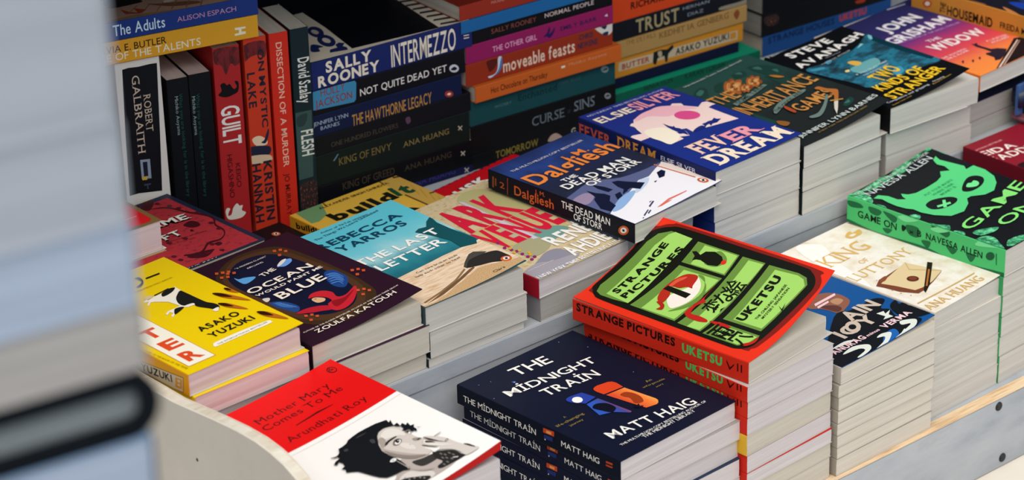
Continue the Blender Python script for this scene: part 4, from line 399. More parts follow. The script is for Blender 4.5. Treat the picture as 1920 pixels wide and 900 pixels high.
dict(name='paperback_book', label='dark plum paperback with a red-scarfed woman in a navy oval', group='plum cover paperbacks', loc=[-.2899,.1989,.1851], yaw=1.26, w=123, H=193.7, t=23.5, lift=[0,3.5,11.7], cover='#2c1524', spine='#241320', page='p2', art=[['P','#3d2a1a',[[25.2,170.5],[51.7,185.6],[78.1,185.9],[98.9,171.5],[103.7,132.1],[104.5,88.5],[102.3,55.1],[95.4,29.6],[70.8,14.3],[42.7,15.6],[21.5,35.8],[13.7,73.6],[10,120.1],[14.2,150.8]],1],['P','#4e3320',[[25.3,161.4],[48.4,179.9],[74.5,181.2],[93.6,167],[99,128.3],[100.7,88],[97.6,54.8],[86.3,33.4],[67.9,20.4],[42.7,24.1],[25.3,45],[18.2,79.4],[15.6,120.8],[18.5,146.3]],1],['P','#10172f',[[30.7,160.2],[50.8,175],[72.9,174.4],[87.3,160.9],[93.2,127.6],[94.9,89.7],[91.3,58.9],[81.6,40],[65.5,30.1],[44.8,35.3],[29.8,55.1],[26.3,85.6],[22.1,124.9],[23.3,144.8]],1],['P','#1f4080',[[89.7,96.8],[95.3,98.9],[99.8,93.6],[98.8,74.7],[89.6,63.7],[84.2,63.1],[81,72.1],[83.4,83.9]],1],['P','#3562a8',[[90.7,93.1],[96.2,91.3],[95.5,79.3],[92.6,71.4],[90.2,79.4]],1],['P','#22447e',[[23.9,90.3],[31.7,86.1],[36.3,76.6],[37.2,64.7],[29.7,58.3],[25.6,69.3],[22.7,80.9]],1],['P','#3f6eae',[[26.3,85.6],[31.8,77.4],[32.8,67.6],[27.3,75.9]],1],['P','#5b9fd8',[[31.5,152.5],[33.1,147.7],[38.2,146.6],[46.5,140.5],[37.2,136],[31.3,136.2],[30.2,142.7]],1],['P','#6d9ee0',[[71.5,141.5],[82.7,147],[89.4,145.4],[86.5,139.8],[77.4,136.7],[72.9,139.8]],1],['P','#e9ded0',[[73,143.5],[81.4,148.6],[86.5,148.1],[81.2,143.9],[73.8,141.1]],1],['P','#4a78b4',[[90.2,93.7],[97.1,90.1],[97.2,79.3],[96.3,77.7],[96,88.8],[89.4,92]],1],['P','#4a78b4',[[24.5,86.7],[30.4,84.5],[30.9,76.2],[29.4,83.1]],1],['P','#4a78b4',[[88.3,89.5],[95,86.2],[95,76.6],[94.1,75],[93.9,84.9],[87.5,87.8]],1],['P','#4a78b4',[[26,82.9],[31.6,80.6],[31.8,73],[30.5,79.2]],1],['P','#4a78b4',[[86.5,85.4],[92.9,82.3],[92.8,73.9],[91.9,72.3],[91.9,81],[85.6,83.7]],1],['P','#4a78b4',[[27.5,79.1],[32.7,76.8],[32.7,69.8],[31.6,75.4]],1],['P','#4a78b4',[[84.6,81.3],[90.9,78.5],[90.7,71.2],[89.8,69.6],[89.8,77.1],[83.8,79.6]],1],['P','#4a78b4',[[29,75.3],[33.8,72.9],[33.7,66.6],[32.7,71.6]],1],['P','#4a78b4',[[82.8,77.2],[88.9,74.6],[88.5,68.5],[87.6,66.9],[87.8,73.2],[81.9,75.5]],1],['P','#4a78b4',[[30.5,71.5],[34.9,69.1],[34.6,63.4],[33.8,67.7]],1],['P','#d8cdc0',[[23.7,100.5],[29.2,98],[26.7,93.8],[22.6,93]],1],['P','#b51f2e',[[27.1,56],[38.2,57.2],[49.6,52.2],[55.7,44.8],[54.4,37.7],[44.4,43.4],[37.4,47.4]],1],['P','#c2232e',[[51.6,70.4],[58.5,75.4],[67.7,72.9],[72.4,63.6],[70.1,53.1],[77.5,50],[91.9,55.7],[86.9,46.5],[72.4,34.4],[59.1,31.4],[52.7,36.7],[56.2,48.6],[62.7,51.4],[62.8,60.2],[57.1,68.2]],1],['P','#8e1620',[[61.8,50.3],[73,47],[88.1,51.7],[70.4,41.5],[58.3,39.4]],1],['P','#d8a97e',[[52.8,67.2],[56.8,66.8],[61.1,59.7],[57.7,55.5],[52.1,57.5],[51.2,63.4]],1],['P','#2a1a18',[[53.4,65.7],[55.7,64.6],[54.9,63.7]],1],['P','#c8522c',[[89.2,171.5],[91.6,169.6],[89,165.7],[86.7,167.6]],0],['P','#c8522c',[[94,169.1],[96.4,167.1],[93.8,163.3],[91.5,165.1]],0],['P','#c8522c',[[95.6,163],[97.9,161],[95.3,157.2],[93.1,159.1]],0],['P','#c8522c',[[86.9,160.9],[89.3,159],[86.7,155.2],[84.4,157]],0],['P','#c8522c',[[108.8,82.8],[111,80.6],[108.5,77.2],[106.5,79.2]],0],['P','#c8522c',[[113.2,79.8],[115.3,77.7],[112.9,74.2],[110.8,76.3]],0],['P','#c8522c',[[114.5,73.8],[116.6,71.6],[114.2,68.3],[112.2,70.3]],0],['P','#c8522c',[[106.5,72.7],[108.7,70.6],[106.3,67.2],[104.2,69.2]],0],['P','#c8522c',[[88.5,49.3],[90.6,47.3],[88.3,44],[86.2,45.9]],0],['P','#c8522c',[[92.8,46.5],[94.9,44.4],[92.6,41.1],[90.6,43.1]],0],['P','#c8522c',[[94.2,40.7],[96.3,38.6],[94,35.4],[92,37.4]],0],['P','#c8522c',[[86.4,39.7],[88.5,37.6],[86.3,34.4],[84.2,36.4]],0],['P','#c8522c',[[29.9,48.7],[32.2,46.9],[30,43.6],[27.7,45.3]],0],['P','#c8522c',[[34.5,46.4],[36.8,44.6],[34.6,41.3],[32.4,43]],0],['P','#c8522c',[[36.2,41],[38.5,39.2],[36.3,35.9],[34.1,37.6]],0],['P','#c8522c',[[28.1,39.3],[30.5,37.5],[28.2,34.2],[26,35.9]],0],['P','#c8522c',[[25.4,173.1],[27.8,171.4],[25.4,167.6],[23,169.2]],0],['P','#c8522c',[[30.3,171],[32.8,169.3],[30.4,165.5],[28,167.1]],0],['P','#c8522c',[[32.2,165.4],[34.6,163.6],[32.2,159.9],[29.8,161.5]],0],['P','#c8522c',[[23.5,162.9],[26,161.2],[23.6,157.4],[21.2,159]],0],['P','#c8522c',[[30.1,170.3],[32.6,168.5],[30.2,164.8],[27.8,166.4]],0],['P','#c8522c',[[35.1,168.2],[37.5,166.4],[35.1,162.7],[32.7,164.3]],0],['P','#c8522c',[[36.9,162.5],[39.4,160.8],[36.9,157],[34.6,158.7]],0],['P','#c8522c',[[28.3,160.1],[30.7,158.3],[28.3,154.6],[25.9,156.2]],0],['T','"A MODERN CLASSIC"',[42.3,164.1],[77,164.1],2.23,'#f3e4d2',0,0,0],['T','KIRI LIANG',[50.3,156.7],[67.7,156.7],2.4,'#f3e4d2',0,0,0],['T','THE',[49.8,133.5],[66.9,136.2],6.15,'#f3e4d2',2,0,0],['T','OCEAN',[21.8,114.2],[92.2,114.2],9.76,'#f3e4d2',2,0,0],['T','WOULD PAINT ME',[22.8,106],[96,106],4.26,'#f3e4d2',2,0,0],['T','BLUE',[34.4,86.1],[85.4,86.1],13.19,'#f3e4d2',2,0,0],['T','AUTHOR OF THE GLOBAL BESTSELLER AS LONG AS THE LEMON TREES GROW',[8.6,21.7],[114.2,21.7],1.92,'#f3e4d2',0,0,0],['T','ZOULFA KATOUH',[17,13.1],[105.1,13.1],6.01,'#f3e4d2',1,0,0]], sart=[], pw=122, back='#cfc8be', mode='flat'),
dict(name='paperback_book', label='second book down in the stack under the dark plum red-scarf cover', group='plum cover paperbacks', loc=[-.2848,.1967,.1586], yaw=.91, w=122, H=193.7, t=26.3, lift=[0,0,0], cover='#38172c', spine='#38172c', page='p2', art=[], sart=[], pw=122, back='#bfb8ae', mode='flat', ct=.0003),
dict(name='paperback_book', label='third book down in the stack under the dark plum red-scarf cover', group='plum cover paperbacks', loc=[-.287,.1992,.1427], yaw=.91, w=122, H=193.7, t=15.7, lift=[0,0,0], cover='#c9c4be', spine='#c9c4be', page='p2', art=[], sart=[], pw=122, back='#bfb8ae', mode='flat', ct=.0003),
dict(name='paperback_book', label='teal to sand paperback with dog tags lying on the beach of its cover', group='beach and dog tag cover paperbacks', loc=[-.1672,.199,.1774], yaw=.59, w=118.7, H=194.3, t=25.5, lift=[0,4.5,6.7], cover='R:sea', spine='#3a4a4c', page='p4', art=[['P','R:sandw',[[118.6,65.4],[120.1,49.4],[123.9,2.9],[92.2,.4],[47.8,-.7],[-16.8,-6.5],[-15,16.9],[18,62],[29.6,63.2],[75.5,66.3]],0],['P','R:grain',[[13,2.1],[31,6.8],[61.2,17.1],[80.9,23.2],[94.7,20.1],[110.9,11.2],[127.8,9.3],[124.9,1.9],[92.2,.4],[47.8,-.7],[-4.3,-6.1],[-.5,2.8]],0],['P','#8a6a48',[[72.4,32.4],[72.3,29.8],[53.3,19.5],[28.7,11.5],[5.7,6.1],[5.7,8.6],[29.3,14.3],[53.1,22]],0],['P','#6f5236',[[73.6,27.4],[80.1,28.7],[80.3,26.3],[55.6,16.9],[28.2,7.7],[5.3,3.5],[30.1,12.1],[54.7,20.1]],0],['P','#4a443e',[[74.2,34.9],[81,41.4],[92.9,50.1],[99.1,50.9],[107.4,41.5],[98.2,39],[84.8,27.7],[74.6,30.7]],0],['P','#2d2a28',[[76.5,33],[86.9,41.3],[104.7,40.2],[113.8,35.7],[115.2,26.7],[114.2,15],[105.2,15.3],[96.3,21.9],[83.8,26.6],[75.4,30.7]],1],['P','#d2612c',[[113.4,13.5],[112.1,12.4],[110.5,11.8],[108.7,11.8],[107.1,12.5],[105.7,13.6],[104.7,15.2],[104.3,17],[104.6,18.7],[105.4,20.3],[106.7,21.4],[108.3,22],[110.1,22],[111.8,21.3],[113.2,20.2],[114.1,18.6],[114.5,16.8],[114.2,15]],0],['P','#f0e4d8',[[112.1,15.4],[111.4,14.7],[110.4,14.4],[109.4,14.4],[108.4,14.7],[107.6,15.4],[107,16.3],[106.8,17.4],[107,18.4],[107.5,19.3],[108.2,20],[109.2,20.3],[110.2,20.3],[111.2,19.9],[112,19.3],[112.5,18.3],[112.8,17.3],[112.6,16.3]],0],['P','#14161a',[[109.5,19.1],[111.6,18.3],[110,14.8],[108,16.4]],0],['T','Can two broken souls',[37.8,56.3],[85.4,56.3],3.06,'#3a3026',0,0,0],['T','help each other to heal?',[32.2,50.4],[84.5,50.4],2.99,'#3a3026',0,0,0],['T','Clara',[85.2,4.8],[98.3,4.8],3.62,'#1c1a18',0,0,0],['P','#174f56',[[89.6,122.3],[95.8,125.2],[103.1,122.5],[110,130.8],[117.9,135.7],[117.8,130.7],[115.3,122],[115.3,103.2],[117.8,69],[111.9,60.2],[97.8,65.8],[100,83.2],[95.2,105.4]],0],['T','Author of TikTok sensation',[28.8,185.4],[83.8,185.4],2.84,'#123f58',0,0,0],['T','The Things We Leave Unfinished',[15.8,176.2],[95.3,183.7],3.41,'#123f58',0,0,0],['T','REBECCA',[5.7,157.3],[103.8,157.3],11.13,'#123f58',2,0,0],['T','YARROS',[17.3,140.5],[96.1,140.5],11.5,'#123f58',2,0,0],['T','THE LAST',[10.9,103.7],[105.7,103.7],12.47,'#f2ede6',2,0,0],['T','LETTER',[18.4,83.1],[96.2,83.1],13.15,'#f2ede6',2,0,0]], sart=[], pw=116, back='#cfc8be', mode='flat'),
dict(name='paperback_book', label='second book down in the stack under the beach and dog tags cover', group='beach and dog tag cover paperbacks', loc=[-.1629,.1995,.1509], yaw=-.08, w=114, H=135, t=26.3, lift=[0,0,0], cover='#a8a298', spine='#1c2a30', page='p4', art=[], sart=[], pw=114, back='#bfb8ae', mode='flat', ct=.0003),
dict(name='paperback_book', label='third book down in the stack under the beach and dog tags cover', group='beach and dog tag cover paperbacks', loc=[-.1656,.1991,.1427], yaw=.81, w=114, H=135, t=8, lift=[0,0,0], cover='#a8a298', spine='#1c2a30', page='p4', art=[], sart=[], pw=114, back='#bfb8ae', mode='flat', ct=.0003),
dict(name='paperback_book', label='collage cover paperback with huge red letters under the navy snow book', group='red lettered collage paperbacks', loc=[-.0359,.1988,.1669], yaw=3.39, w=119.2, H=196, t=19.5, lift=[0,2,2.1], cover='R:collage', spine='#a3182a', page='p1', art=[['P','#b8b07a',[[67.8,181.1],[102.9,183.6],[108.7,110.1],[90.5,98.9],[70,122.5]],1],['P','#c9b47c',[[29.8,117.7],[72.6,110.3],[102.3,66.9],[66.7,58.3],[28,75.2]],1],['P','#6f9a8e',[[64.4,83.3],[89.7,72.4],[95.6,56.5],[61.3,51.1]],1],['P','#a8a27e',[[29.1,65.3],[61.2,69.1],[59.7,44.1],[30.4,37.7]],1],['P','#bcae90',[[51.5,106.9],[71.8,111.3],[71.2,75.6],[48.5,74.4]],1],['P','#8f8a96',[[29.7,29.9],[47,36.6],[59.5,31.3],[54.8,10.6],[28.1,10.4],[3.7,15.9]],1],['P','#a39ba2',[[-2.5,18.3],[22,25.6],[36.1,18.6],[65,12],[36.4,1.2],[-7.7,-1.1]],1],['P','#c9c4d2',[[66.7,179.9],[70,173.8],[62.5,63.1],[57,64.9]],0],['T','PARK',[8.2,116.4],[96.8,116.4],55.7,'#d6203c',5,0,0],['T','AVENUE',[-.7,69],[105.8,69],46.84,'#d6203c',5,0,0],['P','#8d2a66',[[30,81.8],[27.9,80.6],[26.4,81.4],[26.7,83.5],[28.5,85.4],[30.4,85.6],[31.1,84]],0],['P','#8d2a66',[[27.1,69.6],[25,68.5],[23.6,69.3],[23.8,71.4],[25.6,73.2],[27.5,73.4],[28.2,71.8]],0],['P','#8d2a66',[[28.3,61.7],[26.2,60.6],[24.8,61.4],[25,63.5],[26.8,65.3],[28.7,65.5],[29.4,63.9]],0],['P','#8d2a66',[[29.7,55.9],[27.6,54.8],[26.1,55.6],[26.4,57.7],[28.1,59.5],[30.1,59.7],[30.8,58.1]],0],['P','#8d2a66',[[29,48],[26.9,46.9],[25.4,47.6],[25.7,49.7],[27.4,51.5],[29.4,51.7],[30.1,50.1]],0],['P','#8d2a66',[[28.3,40.1],[26.2,39],[24.8,39.8],[25,41.8],[26.8,43.6],[28.7,43.8],[29.4,42.2]],0],['P','#8d2a66',[[26.8,33.2],[24.7,32.1],[23.3,32.8],[23.5,34.9],[25.3,36.7],[27.2,36.9],[27.9,35.3]],0],['P','#8d2a66',[[32.5,35.4],[30.5,34.3],[29,35.1],[29.2,37.2],[31,39],[33,39.1],[33.6,37.6]],0],['P','#dba63a',[[29.4,64.9],[27.5,63.9],[26.2,64.6],[26.3,66.6],[27.9,68.2],[29.7,68.4],[30.4,66.9]],0],['P','#dba63a',[[25.8,55.8],[24,54.8],[22.6,55.5],[22.8,57.4],[24.4,59.1],[26.2,59.2],[26.8,57.7]],0],['P','#dba63a',[[32.3,55.2],[30.4,54.2],[29.1,54.9],[29.2,56.8],[30.8,58.5],[32.6,58.6],[33.3,57.1]],0],['P','#dba63a',[[35.2,45.5],[33.3,44.5],[31.9,45.2],[32.1,47.1],[33.7,48.8],[35.5,48.9],[36.1,47.4]],0],['P','#dba63a',[[33,41.4],[31.1,40.4],[29.7,41.2],[29.9,43.1],[31.5,44.7],[33.3,44.8],[33.9,43.4]],0],['T','RENÉE',[61.1,36.7],[122,36.7],22.79,'#f2ede6',3,0,0],['T','AHDIEH',[56.9,9.8],[120.3,9.8],21.35,'#f2ede6',3,0,0],['T','#1 NEW YORK TIMES BESTSELLING AUTHOR',[-2.3,-2.7],[117.4,-2.7],7.99,'#f0ecec',2,0,0],['T','Crazy Rich Asians meets',[5.2,17.9],[37.4,17.9],1.79,'#e8e4e4',0,0,0]], sart=[], pw=119, back='#cfc8be', mode='flat'),
dict(name='paperback_book', label='pale book under the red lettered collage cover', group='red lettered collage paperbacks', loc=[-.0338,.1998,.1427], yaw=1.7, w=117, H=185, t=24, lift=[0,0,0], cover='#8f8b8c', spine='#8f8b8c', page='p6', art=[], sart=[], pw=117, back='#bfb8ae', mode='flat', ct=.0003),
dict(name='paperback_book', label='navy paperback with a snowy mountain cover and orange lettering', group='snowy mountain cover stack', loc=[.0717,.1866,.1918], yaw=4.56, w=122.6, H=192, t=20, lift=[0,2,4], cover='R:night', spine='#10141f', page='p4', art=[['P','#5b6288',[[-30.3,76.1],[13,90.5],[43.9,95.9],[67.9,80.8],[95.1,75.2],[119.1,73.2],[109.5,61.2],[48,49.1],[3.5,33.8],[-5.7,57.5]],1],['P','#9a86a0',[[2.1,80.1],[20.3,82.1],[21.5,71.4],[5.3,62.9],[-4.1,69.1]],1],['P','#f1ecee',[[2,32.4],[17.1,40.5],[31,46.7],[52.4,53],[74.4,63.1],[87.2,61.3],[104.2,68.2],[119.1,73.2],[124,32.3],[124.2,-1.1],[86.4,1],[-.2,0]],0],['P','#e6d3c8',[[119.6,74.5],[124.9,33.1],[124.7,-.7],[119.7,-.9],[114.7,27.5],[112.1,70.2]],0],['P','#8fb0d8',[[6.9,34.4],[27.2,46.6],[45.7,51.9],[55.5,49.2],[37.3,39.2],[16.8,31.9]],1],['P','#c3cfe2',[[72.3,61.1],[85,59.3],[70.4,49.4],[51.2,45.3]],1],['P','#151c34',[[25,84.8],[27.1,74.1],[31.2,67],[31.5,59.7],[22.5,52.2],[18.8,40.8],[5.7,34.9],[4,46.6],[15,65.3],[20.2,68.5]],0],['P','#151c34',[[37.8,91],[40.1,85.5],[42.7,77.7],[43.5,67.5],[36.4,66.8],[35.2,79.2]],0],['P','#151c34',[[55.1,80],[60.9,77.6],[65.6,68.5],[74.4,54.7],[60.8,48.2],[56.7,57],[50,55.9],[51,68.6]],0],['P','#151c34',[[97.9,60.9],[105.4,61.7],[105.7,56.5],[96.4,49.4],[90,50.4]],0],['P','#151c34',[[36.4,58.4],[43.9,58.7],[39,50.8],[29.4,48.6]],0],['P','#151c34',[[52.8,61.8],[50.8,54.9],[41.2,52.8]],0],['P','#4a4468',[[37.5,16.4],[48.8,21.6],[48.9,19.7],[36.6,13.9]],0],['P','#4a4468',[[19.5,6.6],[31.6,12.3],[31.2,10.6],[19,4.5]],0],['P','#4a4468',[[25.9,7.1],[32.5,9.9],[32.3,8.3],[24.8,4.8]],0],['P','#4a4468',[[81.5,49.4],[85.2,48.6],[80.1,46.5]],0],['P','#4a4468',[[14.1,3.3],[16.9,3.4],[14,1.6]],0],['P','#4a4468',[[43.9,22.1],[48.1,22.6],[45.1,20.7]],0],['P','#e0705c',[[40.5,8.4],[61.5,13.3],[85.4,11.6],[84.7,10.6],[74.8,10.4],[60.6,10.8],[56.5,10.4],[62.1,8.9],[45.7,7.4]],0],['P','#d0602c',[[113.6,8.5],[112.2,7.9],[110.7,7.9],[109.3,8.7],[108.1,10.1],[107.4,12],[107.1,14.2],[107.4,16.3],[108.2,18.1],[109.4,19.5],[110.8,20.2],[112.3,20.1],[113.7,19.3],[114.9,17.9],[115.6,16],[115.9,13.9],[115.6,11.7],[114.8,9.9]],0],['P','#f3ece4',[[113,10.9],[112.2,10.5],[111.3,10.6],[110.4,11],[109.7,11.9],[109.3,13],[109.1,14.3],[109.3,15.6],[109.8,16.7],[110.4,17.5],[111.3,17.9],[112.2,17.8],[113,17.4],[113.7,16.5],[114.1,15.4],[114.3,14.1],[114.1,12.8],[113.7,11.7]],0],['P','#15171c',[[111.6,15.8],[113.8,14.8],[111.3,11.4],[109.4,13]],0],['P','#dd7a4a',[[110.1,75.2],[113.1,24.4],[111.5,23.7],[108.6,74.2]],0],['T','THE MULTI-MILLION COPY BESTSELLER',[9.8,168.1],[109.4,168.1],3.51,'#e6ddd8',0,0,0],['T','J. M.',[62.9,146.7],[95.7,146.7],11.07,'#f0893c',1,0,0],['T','Dalgliesh',[3.9,127.4],[119.7,127.4],24.86,'#f0893c',2,0,0],['T','THE',[25.7,113.4],[44.5,113.4],6.68,'#f2ede6',2,0,0],['T','DEAD MAN',[15.4,98.9],[103.8,98.9],12.08,'#f2ede6',2,0,0],['T','OF STORR',[34.6,87.3],[106.7,87.3],10.23,'#f2ede6',2,0,0]], sart=[['T','Dalgliesh',[-156.4,3.7],[-103.9,3.7],9.68,'#d2662c',1,0,0],['T','J. M.',[-128.6,13.2],[-115.4,13.2],4.3,'#d2662c',0,0,0],['P','#c05a2a',[[-165.5,18.4],[-164.9,18.4],[-165.5,.9],[-166.1,.9]],0],['T','2',[-176.2,5.6],[-169.6,5.6],6.09,'#c05a2a',0,0,0],['P','#8a4a2a',[[-186.1,14.6],[-183.8,14.6],[-184.3,3.1],[-186.5,3.1]],0],['P','#8a4a2a',[[-182.4,13.5],[-180.5,13.5],[-180.8,5.6],[-182.7,5.6]],0],['T','THE DEAD MAN',[-93.4,9.1],[-30.8,9.1],7.22,'#f2ede6',1,0,0],['T','OF STORR',[-77.6,1.4],[-41.1,1.4],6.66,'#f2ede6',1,0,0],['P','#cf5f28',[[-7.3,11.6],[-7.7,9.8],[-8.8,8.1],[-10.6,6.4],[-12.7,5.2],[-15,4.5],[-17.1,4.4],[-18.9,5],[-20,6],[-20.4,7.6],[-20,9.3],[-18.8,11.1],[-17.1,12.7],[-14.9,14],[-12.6,14.7],[-10.5,14.7],[-8.8,14.2],[-7.6,13.1]],0],['P','#efe6dc',[[-9.9,10.8],[-10.1,9.7],[-10.8,8.6],[-11.9,7.7],[-13.2,6.9],[-14.5,6.5],[-15.8,6.4],[-16.9,6.8],[-17.5,7.4],[-17.8,8.4],[-17.5,9.5],[-16.8,10.5],[-15.8,11.5],[-14.5,12.3],[-13.1,12.7],[-11.8,12.7],[-10.8,12.4],[-10.1,11.7]],0],['P','#14161c',[[-15,10.7],[-12.5,10.7],[-12.5,8.4],[-15.3,8.5]],0]], pw=116.5, back='#cfc8be', mode='flat'),
dict(name='paperback_book', label='second book down in the stack under the snowy mountain cover', group='snowy mountain cover stack', loc=[.071,.2085,.1672], yaw=3.13, w=103.5, H=170, t=24.4, lift=[0,0,0], cover='#2c3a4a', spine='#2c3a4a', page='p6', art=[], sart=[], pw=103.5, back='#bfb8ae', mode='flat', ct=.0003),
dict(name='paperback_book', label='third book down in the stack under the snowy mountain cover', group='snowy mountain cover stack', loc=[.0712,.2077,.1426], yaw=3.1, w=103.5, H=170, t=24.4, lift=[0,0,0], cover='#2c3a4a', spine='#2c3a4a', page='p6', art=[], sart=[], pw=103.5, back='#bfb8ae', mode='flat', ct=.0003),
dict(name='paperback_book', label='blue paperback with a cream and pink desert sunset on its cover', group='blue desert sunset paperbacks', loc=[.1882,.1993,.2004], yaw=1, w=120, H=190.9, t=25, lift=[.8,0,4.1], cover='#1f3180', spine='#16204f', page='p4', art=[['T','NO.1 SUNDAY TIMES BESTSELLING AUTHOR',[7.1,183],[112.9,183],3.47,'#c8cbe0',0,0,0],['T','ELSIE',[4.8,161.6],[52.7,161.6],13.89,'#f6e0c6',3,0,0],['T','SILVER',[55,159.4],[113,159.4],20.52,'#ee9aa6',3,0,0],['P','#f4d5cd',[[20.2,137.7],[25,140.9],[27.9,140.2],[33.2,146],[49,151.9],[62.2,153.2],[77.3,152.8],[84.8,146.4],[90.7,149.8],[97.5,143.6],[94.9,137.2],[102.3,124.2],[113.5,130.1],[118.4,128.1],[119.5,116.8],[114.1,117],[108.3,115.6],[107.5,95.2],[107.1,72.6],[69,81.1],[53.2,82.3],[55,93.4],[49.7,95.8],[49.1,87.5],[44.3,78.5],[35.8,83.5],[35,77.3],[16.8,76.1],[15.2,89.7],[14.2,102.7],[1.3,102.7],[.4,116.4],[4.7,118.2],[14.9,115],[18.4,125.5],[21.4,132.1]],0],['P','#f2b7c0',[[33.7,145.6],[49,151.9],[62.2,153.2],[77.3,152.8],[94.2,136.9],[98.5,122.1],[85.9,128.6],[64.5,127.8],[51,141.7],[33.6,141.2]],1],['P','#f8ead2',[[21.3,118.2],[39.6,112.8],[41.5,97.7],[35.8,83.5],[16.8,76.1],[15.2,89.7],[14.4,102.5]],1],['P','#dc4f88',[[88.2,107.2],[84.8,104.9],[80.8,104.1],[76.6,104.9],[72.7,107],[69.6,110.3],[67.6,114.4],[67.1,118.8],[68,122.9],[70.3,126.3],[73.7,128.6],[77.8,129.5],[82.1,128.9],[86,126.7],[89.1,123.4],[91,119.2],[91.5,114.8],[90.5,110.6]],0],['P','#1d2d74',[[47.3,119.3],[47.3,110.3],[48.3,106.2],[50.6,106.9],[48.6,102.8],[50.4,98.1],[48.5,86.9],[44.3,79.4],[43.8,86.5],[40.5,88.2],[41,93.8],[42.2,91.6],[42.8,101.6],[43.8,108.5]],0],['P','#1d2d74',[[73.1,90.2],[77.8,89.8],[82.9,90.6],[86.4,89.5],[92.2,92.4],[92.2,88.7],[95.7,85.7],[90.4,83.6],[85.9,81.7],[80.7,82.9],[75.7,80.1],[78,84.9],[74.2,84.5],[70.7,82.4],[72.2,86.7]],0],['P','#1d2d74',[[53.2,82.3],[62.2,87],[70.3,87.4],[69,81.1]],1],['T','FEV',[19.9,37.3],[62.6,37.3],25.34,'#f4c9b4',4,1,0],['T','ER',[60.9,35.8],[105.8,35.8],22.71,'#ee9aa6',4,1,0],['T','DREAM',[12.7,6.7],[116.9,6.7],26.12,'#f6e0c6',4,1,0]], sart=[['T','FEVER',[-190.4,8.1],[-142.9,8.1],11.49,'#c9563e',3,1,0],['T','DREAM',[-135.1,10.3],[-80.2,10.3],11.74,'#d8913e',3,1,0],['T','ELSIE SILVER',[-73.5,15.1],[-26.1,15.1],4.62,'#d8d6e0',0,0,0]], pw=119.5, back='#cfc8be', mode='flat'),
dict(name='paperback_book', label='second book down in the stack under the blue desert sunset cover', group='blue desert sunset paperbacks', loc=[.1876,.2002,.1719], yaw=.26, w=119, H=190.9, t=28.3, lift=[0,0,0], cover='#9a9aa2', spine='#22377c', page='p4', art=[], sart=[], pw=119, back='#bfb8ae', mode='flat', ct=.0003),
dict(name='paperback_book', label='third book down in the stack under the blue desert sunset cover', group='blue desert sunset paperbacks', loc=[.1888,.2003,.1427], yaw=.83, w=119, H=190.9, t=29, lift=[0,0,0], cover='#22407f', spine='#22377c', page='p4', art=[], sart=[], pw=119, back='#bfb8ae', mode='flat', ct=.0003),
